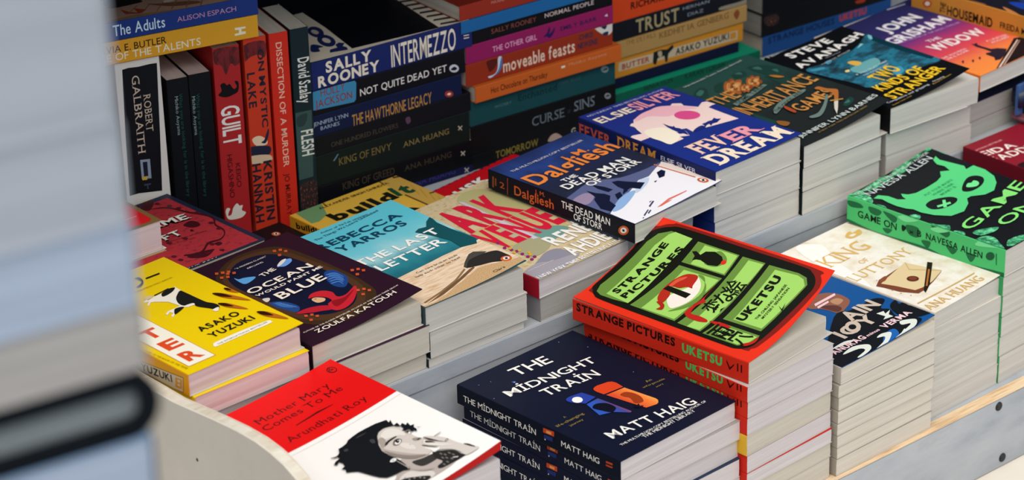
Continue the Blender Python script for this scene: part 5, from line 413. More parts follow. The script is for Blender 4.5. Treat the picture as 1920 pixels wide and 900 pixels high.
dict(name='paperback_book', label='dark green paperback with gold thin lettering and a dagger', group='dark green dagger cover paperbacks', loc=[.308,.1984,.1931], yaw=1.89, w=128.9, H=196, t=23.5, lift=[0,8,12.2], cover='R:forest', spine='#0e1516', page='p4', art=[['P','#1f4038',[[19.8,167.9],[37.1,177.5],[42,171.6],[29.8,156.4],[20.2,157.7]],1],['P','#1f4038',[[83.5,173.9],[96.3,171.7],[92.5,161.1],[79.8,163.3]],1],['P','#1f4038',[[106,173.7],[120.4,162.4],[122.8,142],[107.6,133.3],[103.5,150.3]],1],['P','#1f4038',[[100.5,144.1],[109.6,124.8],[108.5,99.9],[97.3,106.7]],1],['P','#1f4038',[[26.2,92.7],[27.8,67.1],[29.9,45.8],[17.5,51.1],[20.4,80.5]],1],['P','#1f4038',[[95.4,33],[111.1,38.5],[109.6,30.6],[96,27]],1],['P','#1f4038',[[52.2,169],[63.8,169.4],[50.1,156.4],[41.6,157.1]],1],['P','#3c6a5e',[[23.9,168.2],[34.5,173.2],[35,167.5],[24.8,162.2]],1],['P','#3c6a5e',[[86.2,172.8],[92.6,171.7],[90,165.8]],1],['P','#3c6a5e',[[106.6,167.2],[113.5,164.9],[110.1,156.5]],1],['P','#3c6a5e',[[115.8,147.7],[119.7,144.3],[114.9,138.2]],1],['P','#3c6a5e',[[98.1,33.8],[106.6,35.5],[103.2,30.8]],1],['P','#8a4a22',[[69.4,141.4],[65.5,139.2],[61.7,139.6],[59.5,142.5],[59.8,146.7],[62.4,150.7],[66.4,153],[70.2,152.5],[72.4,149.6],[72.1,145.3]],0],['P','#a35a2a',[[55.4,134.1],[52.3,133.8],[51.2,137],[52.5,142.4],[55.7,148.1],[59.5,151.7],[62.6,152],[63.7,148.8],[62.4,143.3],[59.2,137.7]],0],['P','#8a4a22',[[46,137.6],[44.7,139.4],[46.6,144.6],[51.1,151.2],[56.3,156.8],[60.4,159.1],[61.7,157.3],[59.7,152.1],[55.3,145.5],[50.1,140]],0],['P','#a35a2a',[[47.1,147.4],[47.9,150.7],[52.4,156.5],[58.8,162.6],[64.7,166.6],[67.9,167],[67,163.6],[62.6,157.7],[56.2,151.7],[50.2,147.8]],0],['P','#8a4a22',[[55.3,154.3],[58,158.4],[63.8,163.2],[70.5,167],[75.4,168.2],[76.7,166.5],[74,162.4],[68.2,157.6],[61.6,153.9],[56.7,152.6]],0],['P','#a35a2a',[[62,154],[65.9,157.7],[71.4,160.2],[76.5,160.6],[79.1,158.8],[78.4,155.5],[74.5,151.9],[69,149.4],[63.9,149],[61.3,150.7]],0],['P','#c98a52',[[62.6,140.5],[59.6,139.4],[57.5,140.9],[57,144.3],[58.4,148.4],[61.1,151.7],[64.1,152.7],[66.2,151.3],[66.6,147.8],[65.2,143.7]],0],['P','#b06a34',[[51.7,139.3],[50.1,140.2],[50.9,144],[53.7,149.2],[57.6,153.8],[60.9,156.1],[62.4,155.2],[61.6,151.4],[58.8,146.2],[55,141.6]],0],['P','#c98a52',[[50.1,146.6],[50.5,149.2],[53.9,153.9],[59,158.9],[63.7,162.4],[66.4,162.9],[65.9,160.2],[62.5,155.5],[57.5,150.6],[52.7,147.2]],0],['P','#b06a34',[[56.4,152.9],[58.7,156.1],[63.4,159.9],[68.8,162.8],[72.6,163.6],[73.6,162.1],[71.3,158.8],[66.6,155],[61.3,152.2],[57.4,151.4]],0],['P','#c98a52',[[61.5,152.7],[64.8,155.4],[69,156.8],[72.5,156.4],[74,154.3],[72.9,151.4],[69.7,148.8],[65.5,147.4],[62,147.8],[60.4,149.8]],0],['P','#8f4d24',[[59.2,143.1],[57.3,142.9],[56.5,144.8],[57.2,148.1],[59.1,151.6],[61.5,153.9],[63.4,154.1],[64.1,152.2],[63.4,148.8],[61.6,145.4]],0],['P','#d8a068',[[53.6,145.4],[53.3,147],[55.3,150.5],[58.7,154.5],[62.2,157.6],[64.5,158.5],[64.7,156.9],[62.8,153.4],[59.4,149.4],[55.9,146.3]],0],['P','#8f4d24',[[56.5,150.9],[58.1,153.4],[61.7,156.4],[65.8,158.8],[68.9,159.6],[69.7,158.6],[68.1,156.1],[64.6,153.1],[60.5,150.8],[57.4,149.9]],0],['P','#d8a068',[[60.5,152.4],[63,154.3],[66.1,155],[68.5,154.4],[69.3,152.5],[68.3,150.2],[65.8,148.3],[62.7,147.5],[60.3,148.2],[59.5,150]],0],['P','#4a2812',[[62.8,150.2],[62.1,149.6],[61.3,149.3],[60.6,149.3],[60,149.5],[59.6,150],[59.5,150.7],[59.6,151.5],[60,152.3],[60.6,153.1],[61.4,153.6],[62.2,153.9],[62.9,154],[63.5,153.7],[63.9,153.2],[64,152.5],[63.8,151.7],[63.4,150.9]],0],['P','#d9a468',[[62.9,150.9],[62.1,150.4],[61.5,150.6],[61.4,151.3],[62,152.2],[62.8,152.6],[63.5,152.5],[63.5,151.8]],0],['P','#8a4a22',[[88.4,135.5],[85.4,133.9],[82.7,134.3],[81.1,136.6],[81.3,139.8],[83.3,142.7],[86.3,144.3],[89.1,143.9],[90.6,141.7],[90.3,138.5]],0],['P','#a35a2a',[[78,130.3],[75.8,130.2],[75,132.6],[76,136.7],[78.4,140.9],[81.2,143.6],[83.5,143.7],[84.2,141.2],[83.2,137.1],[80.9,133]],0],['P','#8a4a22',[[71.3,133.3],[70.3,134.6],[71.8,138.5],[75,143.4],[78.9,147.5],[81.9,149.1],[82.8,147.7],[81.4,143.9],[78.1,139],[74.2,134.9]],0],['P','#a35a2a',[[72.1,140.6],[72.7,143.1],[76.1,147.4],[80.8,151.8],[85.1,154.6],[87.4,154.8],[86.8,152.3],[83.5,148],[78.8,143.6],[74.4,140.8]],0],['P','#8a4a22',[[78.1,145.6],[80.2,148.6],[84.4,152.1],[89.3,154.8],[93,155.6],[93.9,154.3],[91.9,151.3],[87.6,147.8],[82.8,145.1],[79.1,144.3]],0],['P','#a35a2a',[[83.1,145.2],[85.9,147.9],[90,149.7],[93.7,149.9],[95.6,148.5],[95,146],[92.2,143.4],[88.1,141.6],[84.4,141.4],[82.5,142.8]],0],['P','#c98a52',[[83.3,135],[81.2,134.3],[79.6,135.4],[79.3,138],[80.4,141.1],[82.4,143.5],[84.6,144.2],[86.1,143.1],[86.4,140.4],[85.3,137.4]],0],['P','#b06a34',[[75.4,134.4],[74.3,135.1],[74.9,137.9],[77,141.8],[79.8,145.2],[82.2,146.9],[83.4,146.1],[82.8,143.3],[80.6,139.4],[77.8,136]],0],['P','#c98a52',[[74.3,140],[74.6,141.9],[77.1,145.4],[80.9,149],[84.4,151.5],[86.3,151.8],[86,149.8],[83.5,146.4],[79.7,142.7],[76.2,140.3]],0],['P','#b06a34',[[79,144.5],[80.7,146.9],[84.2,149.7],[88.1,151.7],[90.9,152.2],[91.6,151],[89.9,148.6],[86.4,145.9],[82.5,143.9],[79.7,143.3]],0],['P','#c98a52',[[82.7,144.3],[85.1,146.2],[88.2,147.2],[90.7,146.8],[91.8,145.2],[91,143],[88.6,141.1],[85.6,140.1],[83,140.5],[81.9,142.1]],0],['P','#8f4d24',[[80.9,137.1],[79.5,137],[79,138.4],[79.5,140.9],[80.9,143.5],[82.7,145.1],[84.1,145.2],[84.6,143.8],[84.1,141.3],[82.6,138.7]],0],['P','#d8a068',[[76.8,138.9],[76.7,140.1],[78.1,142.7],[80.6,145.7],[83.2,147.9],[84.9,148.5],[85.1,147.3],[83.6,144.8],[81.1,141.8],[78.5,139.6]],0],['P','#8f4d24',[[79,143],[80.2,144.8],[82.8,147],[85.8,148.7],[88.1,149.3],[88.7,148.5],[87.5,146.7],[84.9,144.5],[81.9,142.8],[79.6,142.2]],0],['P','#d8a068',[[82,144],[83.8,145.4],[86,145.9],[87.8,145.3],[88.4,143.9],[87.6,142.2],[85.7,140.8],[83.5,140.3],[81.8,140.9],[81.2,142.3]],0],['P','#4a2812',[[83.6,142.3],[83.1,141.9],[82.5,141.7],[81.9,141.7],[81.5,141.9],[81.2,142.3],[81.2,142.8],[81.3,143.4],[81.6,144],[82,144.5],[82.6,144.9],[83.2,145.2],[83.7,145.2],[84.1,145],[84.4,144.6],[84.5,144.1],[84.4,143.5],[84.1,142.9]],0],['P','#d9a468',[[83.7,142.9],[83.1,142.5],[82.6,142.7],[82.6,143.2],[83,143.8],[83.6,144.2],[84.1,144],[84.1,143.5]],0],['P','#8a4a22',[[69.8,133.2],[67.7,132],[65.6,132.2],[64.4,133.8],[64.6,136.1],[66,138.3],[68.2,139.5],[70.3,139.2],[71.4,137.6],[71.3,135.3]],0],['P','#a35a2a',[[62.2,129.2],[60.6,129.1],[60,130.9],[60.7,133.8],[62.4,136.9],[64.5,138.8],[66.1,139],[66.7,137.2],[66,134.2],[64.3,131.2]],0],['P','#8a4a22',[[57.2,131.3],[56.5,132.3],[57.5,135.1],[59.9,138.6],[62.8,141.6],[65,142.9],[65.7,141.9],[64.6,139.1],[62.2,135.5],[59.4,132.5]],0],['P','#a35a2a',[[57.8,136.6],[58.2,138.4],[60.7,141.5],[64.1,144.8],[67.3,146.9],[69,147],[68.5,145.2],[66.1,142.1],[62.7,138.9],[59.5,136.8]],0],['P','#8a4a22',[[62.2,140.3],[63.7,142.5],[66.8,145],[70.4,147.1],[73,147.7],[73.8,146.7],[72.3,144.6],[69.2,142],[65.6,140],[62.9,139.3]],0],['P','#a35a2a',[[65.8,140.1],[67.9,142],[70.9,143.4],[73.7,143.6],[75.1,142.6],[74.7,140.8],[72.6,138.9],[69.6,137.6],[66.9,137.3],[65.4,138.3]],0],['P','#c98a52',[[66.1,132.7],[64.5,132.2],[63.4,133],[63.1,134.8],[63.9,137.1],[65.3,138.8],[67,139.4],[68.1,138.6],[68.3,136.7],[67.6,134.4]],0],['P','#b06a34',[[60.2,132.1],[59.4,132.6],[59.8,134.7],[61.4,137.5],[63.4,140],[65.2,141.2],[66.1,140.7],[65.6,138.7],[64.1,135.8],[62,133.4]],0],['P','#c98a52',[[59.4,136.2],[59.6,137.6],[61.5,140.1],[64.2,142.8],[66.8,144.6],[68.2,144.8],[67.9,143.4],[66.1,140.9],[63.4,138.2],[60.8,136.4]],0],['P','#b06a34',[[62.8,139.5],[64.1,141.2],[66.6,143.3],[69.5,144.8],[71.6,145.2],[72.1,144.4],[70.8,142.6],[68.3,140.6],[65.4,139.1],[63.3,138.7]],0],['P','#c98a52',[[65.6,139.4],[67.3,140.8],[69.6,141.6],[71.5,141.3],[72.3,140.2],[71.7,138.6],[70,137.2],[67.7,136.4],[65.8,136.7],[65,137.8]],0],['P','#8f4d24',[[64.3,134.2],[63.3,134.1],[62.9,135.1],[63.2,136.9],[64.3,138.8],[65.5,140],[66.6,140.1],[67,139.1],[66.6,137.3],[65.6,135.4]],0],['P','#d8a068',[[61.3,135.5],[61.1,136.3],[62.2,138.2],[64,140.4],[65.9,142],[67.2,142.5],[67.3,141.6],[66.2,139.7],[64.4,137.6],[62.5,135.9]],0],['P','#8f4d24',[[62.8,138.4],[63.7,139.7],[65.6,141.4],[67.9,142.6],[69.5,143.1],[70,142.5],[69.1,141.2],[67.2,139.6],[65,138.3],[63.3,137.9]],0],['P','#d8a068',[[65,139.2],[66.4,140.2],[68,140.6],[69.3,140.2],[69.8,139.2],[69.2,138],[67.8,136.9],[66.2,136.6],[64.9,136.9],[64.5,137.9]],0],['P','#4a2812',[[66.3,138],[65.9,137.7],[65.4,137.5],[65,137.5],[64.7,137.7],[64.5,137.9],[64.4,138.3],[64.5,138.7],[64.8,139.2],[65.1,139.6],[65.5,139.9],[65.9,140],[66.3,140],[66.6,139.9],[66.8,139.6],[66.9,139.2],[66.8,138.8],[66.6,138.4]],0],['P','#d9a468',[[66.3,138.4],[65.9,138.1],[65.5,138.2],[65.5,138.6],[65.8,139.1],[66.3,139.3],[66.6,139.2],[66.6,138.8]],0],['P','#b5702e',[[101.9,139.3],[106.5,134],[108.5,123.8],[102.8,128.9]],1],['P','#8a5a2c',[[26.5,59.3],[32.1,47.8],[23.9,43.6],[21.3,51.3]],1],['T','THE',[17.4,127.7],[49.2,127.7],21.47,'#c88a48',1,0,0],['T','INHERITANCE',[19.1,89.1],[123.1,89.1],25.26,'#c88a48',1,0,0],['T','GAMES',[58.8,53],[110.4,53],19.99,'#c88a48',1,0,0],['P','#6a7d74',[[28.5,121.3],[55.6,126.8],[83.2,129.9],[84,125.2],[55.4,119.7],[27.9,114.7]],0],['P','#6a7d74',[[41.9,78.4],[55.2,85.5],[67.7,88.4],[95.7,88.3],[94.1,83.1],[64.5,80.4],[39.8,71.4]],1],['P','#6a7d74',[[54.1,41],[65.7,39.8],[84.7,49.2],[99.4,59.7],[99.8,56.4],[77.3,40.2],[61.8,33],[53.2,36.1]],1],['T','SOME TAKE',[32.9,116],[80.2,125.4],5.84,'#1b2420',1,0,0],['T','THE ODDS ARE',[41.6,73],[92.2,84.4],5.01,'#1b2420',1,0,0],['P','#b06a34',[[104.1,78.1],[110,79.2],[111.5,68.8],[115.2,60.3],[113.5,55.2],[98.9,42.7],[93.8,42.9],[104.8,53.7],[107.4,65.1]],1],['P','#d2c8b8',[[93.6,43.3],[97.3,41],[84.3,29.9],[74.4,22.5],[81.4,31.9]],0],['P','#b98a4a',[[93.4,48.6],[103.6,40.2],[102.1,38.6],[91.7,46.6]],0],['P','#a84a2a',[[57.5,77.5],[55.6,60.6],[51.6,58.7],[52.8,71.5]],1],['T','JENNIFER LYNN BARNES',[11.1,13.5],[126.7,13.5],6.85,'#cdd4cd',1,0,0],['T','#1 NEW YORK TIMES BESTSELLING SERIES',[31.4,7.9],[103.7,7.9],2.37,'#9a7a3c',0,0,0],['T','Unputdownable Twists. Secrets. Betrayal.',[27,187.2],[113.3,187.2],2.9,'#cfd8d0',0,0,0]], sart=[], pw=116, back='#cfc8be', mode='flat'),
dict(name='paperback_book', label='second book down in the stack under the dark green dagger cover', group='dark green dagger cover paperbacks', loc=[.3078,.1988,.1676], yaw=.77, w=116, H=196, t=25.3, lift=[0,0,0], cover='#70767a', spine='#10181a', page='p4', art=[], sart=[], pw=116, back='#bfb8ae', mode='flat', ct=.0003),
dict(name='paperback_book', label='third book down in the stack under the dark green dagger cover', group='dark green dagger cover paperbacks', loc=[.3077,.1986,.1427], yaw=1.51, w=116, H=196, t=24.7, lift=[0,0,0], cover='#4a545c', spine='#10181a', page='p4', art=[], sart=[], pw=116, back='#bfb8ae', mode='flat', ct=.0003),
dict(name='paperback_book', label='black and teal paperback with yellow title, its corner jutting forward', group='black and teal cover stack', loc=[.4345,.1999,.1921], yaw=-3.05, w=112.5, H=186.4, t=28.5, lift=[0,8.2,14.1], cover='#101216', spine='#141416', page='p4', art=[['P','R:teal',[[9,132.3],[41.2,130.6],[77.6,132.9],[109.4,147.8],[114.2,145.6],[113.7,109.8],[115.3,76.8],[111.9,39.5],[91.9,43.4],[62.8,48.4],[23.4,51.2],[19.4,73],[10.2,108.8]],1],['P','#0e3442',[[112.1,143.5],[116.6,78.1],[116.1,50.3],[107,48.1],[103.6,89.3],[104.6,134.1]],0],['P','#7fc4cc',[[110.8,145.7],[114.6,145.2],[107.4,135.1],[105.6,137.8]],1],['P','#8fd0d4',[[92.2,137.3],[93.6,134.3],[85.4,132.1],[81.9,132]],0],['P','#6aa5a8',[[40.2,99.6],[56.8,102.6],[76.5,100.2],[72.2,87],[58.5,81.8],[41.1,84.8]],1],['P','#dfae4a',[[51.1,114.4],[58,112.8],[60.3,102.8],[52.9,100.4],[50.1,106.3]],1],['P','#e8cf8a',[[34.8,101.1],[39.4,100.5],[37,96.3],[33.1,97.5]],1],['P','#3f93ae',[[12.5,128.9],[25.5,124.9],[23.9,119.7],[10.9,123.7]],1],['P','#3f93ae',[[35.8,132.1],[43.3,132.9],[42.8,128.8],[35,126]],1],['P','#3f93ae',[[65.6,63.1],[77.7,65],[72.7,53.2],[60.6,51.3]],1],['P','#1f6478',[[57.6,130],[71.2,131.7],[65.8,124.3],[50.8,119.4],[36,118.1]],1],['T','MILLION COPY',[3,181.6],[63.1,193.1],6.14,'#cfd2d4',0,0,0],['T','BESTSELLER',[66.1,193.4],[110.7,199],4.8,'#c79a3a',1,0,0],['T','STEVE',[19.2,164.1],[79.3,164.1],14.32,'#f2ede6',4,0,0],['T','AVANAGH',[7.4,137.4],[110.3,149.5],13.27,'#f2ede6',4,0,0],['T','THE NO. 1 BESTSELLER',[43.6,138.9],[65.1,138.9],1.29,'#c8cdd0',0,0,0],['T','TWISTED EVIL. BESTSELLER',[29.4,128.9],[74.3,133.4],2.22,'#c8cdd0',0,0,0],['T','IF YOU TRUST THEM',[35,82.9],[78.4,82.9],3.04,'#d8e4e6',0,0,0],['T','YOU ALREADY LOST',[38.3,76.6],[74.6,76.6],2.57,'#d8e4e6',0,0,0],['T','TWO',[40.8,52.3],[74.5,57.7],20.48,'#efc02c',3,0,0],['T','KINDS OF',[23.7,35.4],[87.1,35.4],16.38,'#efc02c',3,0,0],['T','STRANGER',[18.3,12.8],[99.8,20.5],15.63,'#efc02c',3,0,0],['T','Compulsive and gripping',[6.1,9.6],[64.6,9.6],3.35,'#cfd2d4',0,0,0],['T','Sunday Times crime',[6.1,2.1],[35.6,5.2],2.01,'#c79a3a',0,0,0],['T','Gripping',[71.1,10.3],[85.8,9],2.58,'#cfd2d4',0,0,0],['T','Richard Osman',[67.7,6.3],[93.1,6.3],2.36,'#c79a3a',0,0,0]], sart=[], pw=129, back='#cfc8be', mode='flat'),
dict(name='paperback_book', label='second book down in the stack under the black and teal cover with yellow title', group='black and teal cover stack', loc=[.4343,.2042,.1671], yaw=-1.53, w=127, H=180, t=24.8, lift=[0,0,0], cover='#b8b0a8', spine='#b8b0a8', page='p4', art=[], sart=[], pw=127, back='#bfb8ae', mode='flat', ct=.0003),
dict(name='paperback_book', label='third book down in the stack under the black and teal cover with yellow title', group='black and teal cover stack', loc=[.4349,.204,.1427], yaw=-2.13, w=127, H=180, t=24.2, lift=[0,0,0], cover='#b8b0a8', spine='#b8b0a8', page='p4', art=[], sart=[], pw=127, back='#bfb8ae', mode='flat', ct=.0003),
dict(name='paperback_book', label='purple to orange sunset paperback with white lettering, back right', group='sunset cover stack at the back right', loc=[.5704,.1987,.2001], yaw=2.8, w=128, H=195.7, t=18.5, lift=[0,3,3], cover='R:sunset', spine='#e2711e', page='p4', art=[['P','#17141c',[[22.6,-1.9],[65.1,17.9],[107.3,38],[114.2,34],[122.6,19.2],[102.2,-8.9],[62,-12.9]],0],['P','#e8c8b8',[[28.8,-.5],[105.9,33],[106,31.5],[29.7,-2.3]],0],['P','#c9a08a',[[37.8,-.1],[106.4,30.1],[106.4,29.2],[38.9,-1.2]],0],['P','#241f2e',[[65.8,63.1],[66.1,59.6],[71.4,59.7],[67.6,55.2],[67,49.7],[67.3,38],[73.9,33.8],[78.6,25.6],[65.4,17.5],[51.1,12.6],[44.6,14.8],[51.2,21.1],[51.7,31.3],[54.4,34.7],[61.2,32],[62.7,42.5],[62.3,52.7]],0],['P','#5a2030',[[27.8,32.6],[32,33.9],[30.1,30.9],[24.6,27.7]],0],['P','#5a2030',[[38.6,32],[42.7,33.4],[40.8,30.4],[35.3,27.2]],0],['P','#5a2030',[[18.6,38.6],[22.8,39.9],[20.9,36.9],[15.3,33.6]],0],['T','JOHN',[31,148],[92.5,148],19.44,'#f0e8ee',4,0,0],['T','GRISHAM',[10.6,120.2],[107.6,120.2],18.43,'#f0e8ee',4,0,0],['T','NO. 1 MASTER OF THE LEGAL THRILLER',[18.5,118.5],[106.2,108.3],3.12,'#c9a8d8',0,0,0],['T','THE',[38.9,97.4],[57.9,95.1],6.82,'#f3d4dc',2,0,0],['T','WIDOW',[24.5,75.2],[102.4,68.2],18.15,'#f6dfdc',4,0,0],['T','SHE WAS RICH.',[11.7,56.4],[51.2,56.4],3.72,'#f6d4d4',1,0,0],['T','SHE IS ALONE.',[12.8,51.4],[49.4,51.4],3.59,'#f6d4d4',1,0,0],['T','A LAWYER',[80.3,52.6],[108.9,47.2],3.88,'#f6d4d4',1,0,0],['T','ACCUSED',[80.7,45.6],[106.4,42.6],3.96,'#f6d4d4',1,0,0],['P','#dfd6d8',[[85.6,193.4],[111.7,189.2],[110.9,188.2],[84.3,192.1]],0]], sart=[], pw=128, back='#cfc8be', mode='flat'),
dict(name='paperback_book', label='cream-edged book just under the sunset cover at the back right', group='sunset cover stack at the back right', loc=[.5736,.2337,.1821], yaw=2.14, w=128, H=195.7, t=17.8, lift=[0,0,0], cover='#e5d6bd', spine='#e5d6bd', page='p6', art=[], sart=[], pw=128, back='#bfb8ae', mode='flat', ct=.0003),
dict(name='paperback_book', label='upper dark blue wrapped book below the sunset cover', group='sunset cover stack at the back right', loc=[.571,.2113,.1624], yaw=1.46, w=128, H=195.7, t=19.5, lift=[0,0,0], cover='#1a1e3c', spine='#1a1e3c', page='p6', art=[], sart=[], pw=128, back='#bfb8ae', mode='flat', ct=.0003),
dict(name='paperback_book', label='lower dark blue wrapped book at the bottom below the sunset cover', group='sunset cover stack at the back right', loc=[.5724,.2117,.1427], yaw=1.27, w=128, H=195.7, t=19.5, lift=[0,0,0], cover='#1a1e3c', spine='#1a1e3c', page='p6', art=[], sart=[], pw=128, back='#bfb8ae', mode='flat', ct=.0003),
dict(name='hardback_book', label='dark red lace-patterned book behind the plum cover, partly under a red one', group='books behind the front row', loc=[-.33,.3961,.188], yaw=3, w=140, H=150, t=20, lift=[0,0,0], cover='#232a40', spine='#232a40', page='p2', art=[['P','R:redlace',[[0,3],[134,3],[134,142],[0,142]],0],['P','#45141c',[[106.3,131.1],[118,141.5],[121.4,153.2],[112.9,150.7],[101.2,140.3],[101.8,132.1]],1],['P','#45141c',[[105.7,79.6],[116.3,83.1],[119.8,75.6],[116.6,68],[108.4,69.3]],1],['P','#45141c',[[103.9,66.8],[106.1,66.3],[104.9,62.1],[102.3,63.1]],1],['P','#45141c',[[69.2,24.9],[73.6,23.8],[92.4,18],[90.8,14.4],[77.6,9],[66.2,17.6]],1],['P','#45141c',[[101.3,26.3],[106.5,26.2],[106.3,21],[100.5,20.1]],1],['P','#45141c',[[95.1,11.6],[99.5,10.5],[96.5,6.6]],1],['P','#45141c',[[105.5,131.9],[116,124.6],[121.7,114.7],[125.8,99],[132.2,84.8],[134,71.7],[126,58],[124.8,44.6],[119.4,35.9],[110.3,31.1],[98.6,32.8],[84.4,22.9],[75,22.3],[67.8,26.4],[65.3,24.8],[74.2,17.9],[84,19.8],[97,29.1],[109.5,28.3],[120.2,35],[127.1,45.8],[128.5,59.1],[136.4,72.2],[134.8,86.5],[128,102],[124,117.6],[117.9,127.1]],1],['P','#58161f',[[107.4,164.2],[110.9,165.1],[111.8,161.1],[108.1,159.6]],1],['P','#58161f',[[115.1,163.7],[118.6,164.7],[119.4,160.6],[115.7,159.2]],1],['P','#58161f',[[121.2,163],[124.7,164],[125.6,159.9],[121.8,158.5]],1],['P','#58161f',[[101,151.8],[104.5,152.7],[105.4,148.7],[101.7,147.3]],1],['P','#58161f',[[116.7,139],[120.1,139.9],[121,135.9],[117.3,134.5]],1],['P','#58161f',[[121.6,126.1],[125.1,127],[126,123.1],[122.3,121.7]],1],['P','#58161f',[[124.4,115.7],[127.8,116.5],[128.7,112.6],[125,111.2]],1],['P','#58161f',[[129.8,94.8],[133.2,95.7],[134.1,91.8],[130.4,90.4]],1],['P','#58161f',[[125.1,66.3],[128.5,67.2],[129.3,63.3],[125.7,62]],1],['P','#58161f',[[122.3,50.9],[125.7,51.7],[126.6,47.9],[123,46.6]],1],['P','#58161f',[[96.5,27.8],[99.9,28.5],[100.7,24.8],[97.2,23.6]],1],['P','#58161f',[[55.9,32],[59.2,32.7],[60.1,29],[56.6,27.8]],1],['P','#58161f',[[55.8,21.7],[59,22.4],[59.9,18.7],[56.5,17.5]],1],['P','#58161f',[[81.7,15.3],[85,16],[85.8,12.3],[82.3,11.1]],1],['P','#58161f',[[70.8,58.6],[74.1,59.3],[75,55.6],[71.5,54.3]],1],['P','#58161f',[[86.9,55.9],[90.2,56.7],[91.1,52.9],[87.5,51.6]],1],['T','IME',[85.8,89.6],[120.7,85.1],13.05,'#2a0f12',3,1,0],['T','FT',[72,61.4],[94.7,61.4],11.83,'#2a0f12',3,1,0],['T','IME',[86.5,91.4],[121.4,86.9],13.07,'#f0e9dc',3,1,0],['T','FT',[72.7,63.4],[95.5,63.4],11.79,'#f0e9dc',3,1,0],['T','the extraordinary and bestselling',[70.5,58.9],[112.9,52.9],1.79,'#45141c',1,0,0],['T','story of a small world',[69.7,52.6],[96,48],1.69,'#45141c',1,0,0],['T','WILSON',[50.9,-5.1],[83.9,-5.1],5.99,'#f0e9dc',2,1,0]], sart=[], pw=140, back='#232a40', mode='flat'),
dict(name='paperback_book', label='dark book directly under the dark red lace-patterned one', group='books behind the front row', loc=[-.325,.415,.1585], yaw=3, w=130, H=110, t=29.2, lift=[0,0,0], cover='#1b1d24', spine='#1b1d24', page='p2', art=[], sart=[], pw=130, back='#1b1d24', mode='flat'),
dict(name='paperback_book', label='dark book lying low before the orange-red standing spines', group='books behind the front row', loc=[-.226,.412,.1425], yaw=2, w=134, H=100, t=15.5, lift=[0,0,0], cover='#1c1518', spine='#1c1518', page='p2', art=[['P','#d2693c',[[117.3,76.9],[116.2,75.9],[114.8,75.3],[113.3,75.3],[112,75.9],[110.9,77],[110.3,78.5],[110.1,80.1],[110.4,81.8],[111.2,83.2],[112.4,84.3],[113.8,84.8],[115.2,84.8],[116.6,84.2],[117.6,83.1],[118.3,81.7],[118.4,80],[118.1,78.4]],0],['P','#f0e4da',[[116.3,78.8],[115.7,78.2],[114.9,77.9],[114.1,77.9],[113.3,78.2],[112.7,78.8],[112.4,79.6],[112.3,80.5],[112.5,81.5],[112.9,82.3],[113.6,82.9],[114.4,83.2],[115.2,83.2],[115.9,82.9],[116.5,82.3],[116.9,81.4],[117,80.5],[116.8,79.6]],0],['P','#15161a',[[115,82.6],[116.3,81.3],[113.8,78.1],[113.1,79.6]],0]], sart=[], pw=134, back='#1c1518', mode='flat'),
dict(name='paperback_book', label='thick paperback with a red rounded panel cover beside the blurred stack', group='books behind the front row', loc=[-.3992,.4454,.2115], yaw=0, w=125, H=130, t=28.5, lift=[0,0,0], cover='#86683a', spine='#c9b9a2', page='p5', art=[['P','#e01c24',[[-5,4],[116,4],[120,9],[120,121],[116,126],[-5,126]],0],['P','#f0d8d0',[[85,22],[113,22],[113,22.6],[85,22.6]],0]], sart=[], pw=125, back='#c9b9a2', mode='flat'),
dict(name='paperback_book', label='thin worn book under the thick red-panel one', group='books behind the front row', loc=[-.3962,.4434,.2082], yaw=.8, w=125, H=130, t=3.1, lift=[0,0,0], cover='#e2d8cc', spine='#b08a5a', page='p2', art=[], sart=[], pw=125, back='#b08a5a', mode='flat'),
dict(name='paperback_book', label='grey book under the thin worn one, behind the yellow cow cover', group='books behind the front row', loc=[-.4042,.4454,.1425], yaw=0, w=100, H=125, t=65, lift=[0,0,0], cover='#77726c', spine='#77726c', page='p2', art=[], sart=[], pw=100, back='#77726c', mode='flat'),
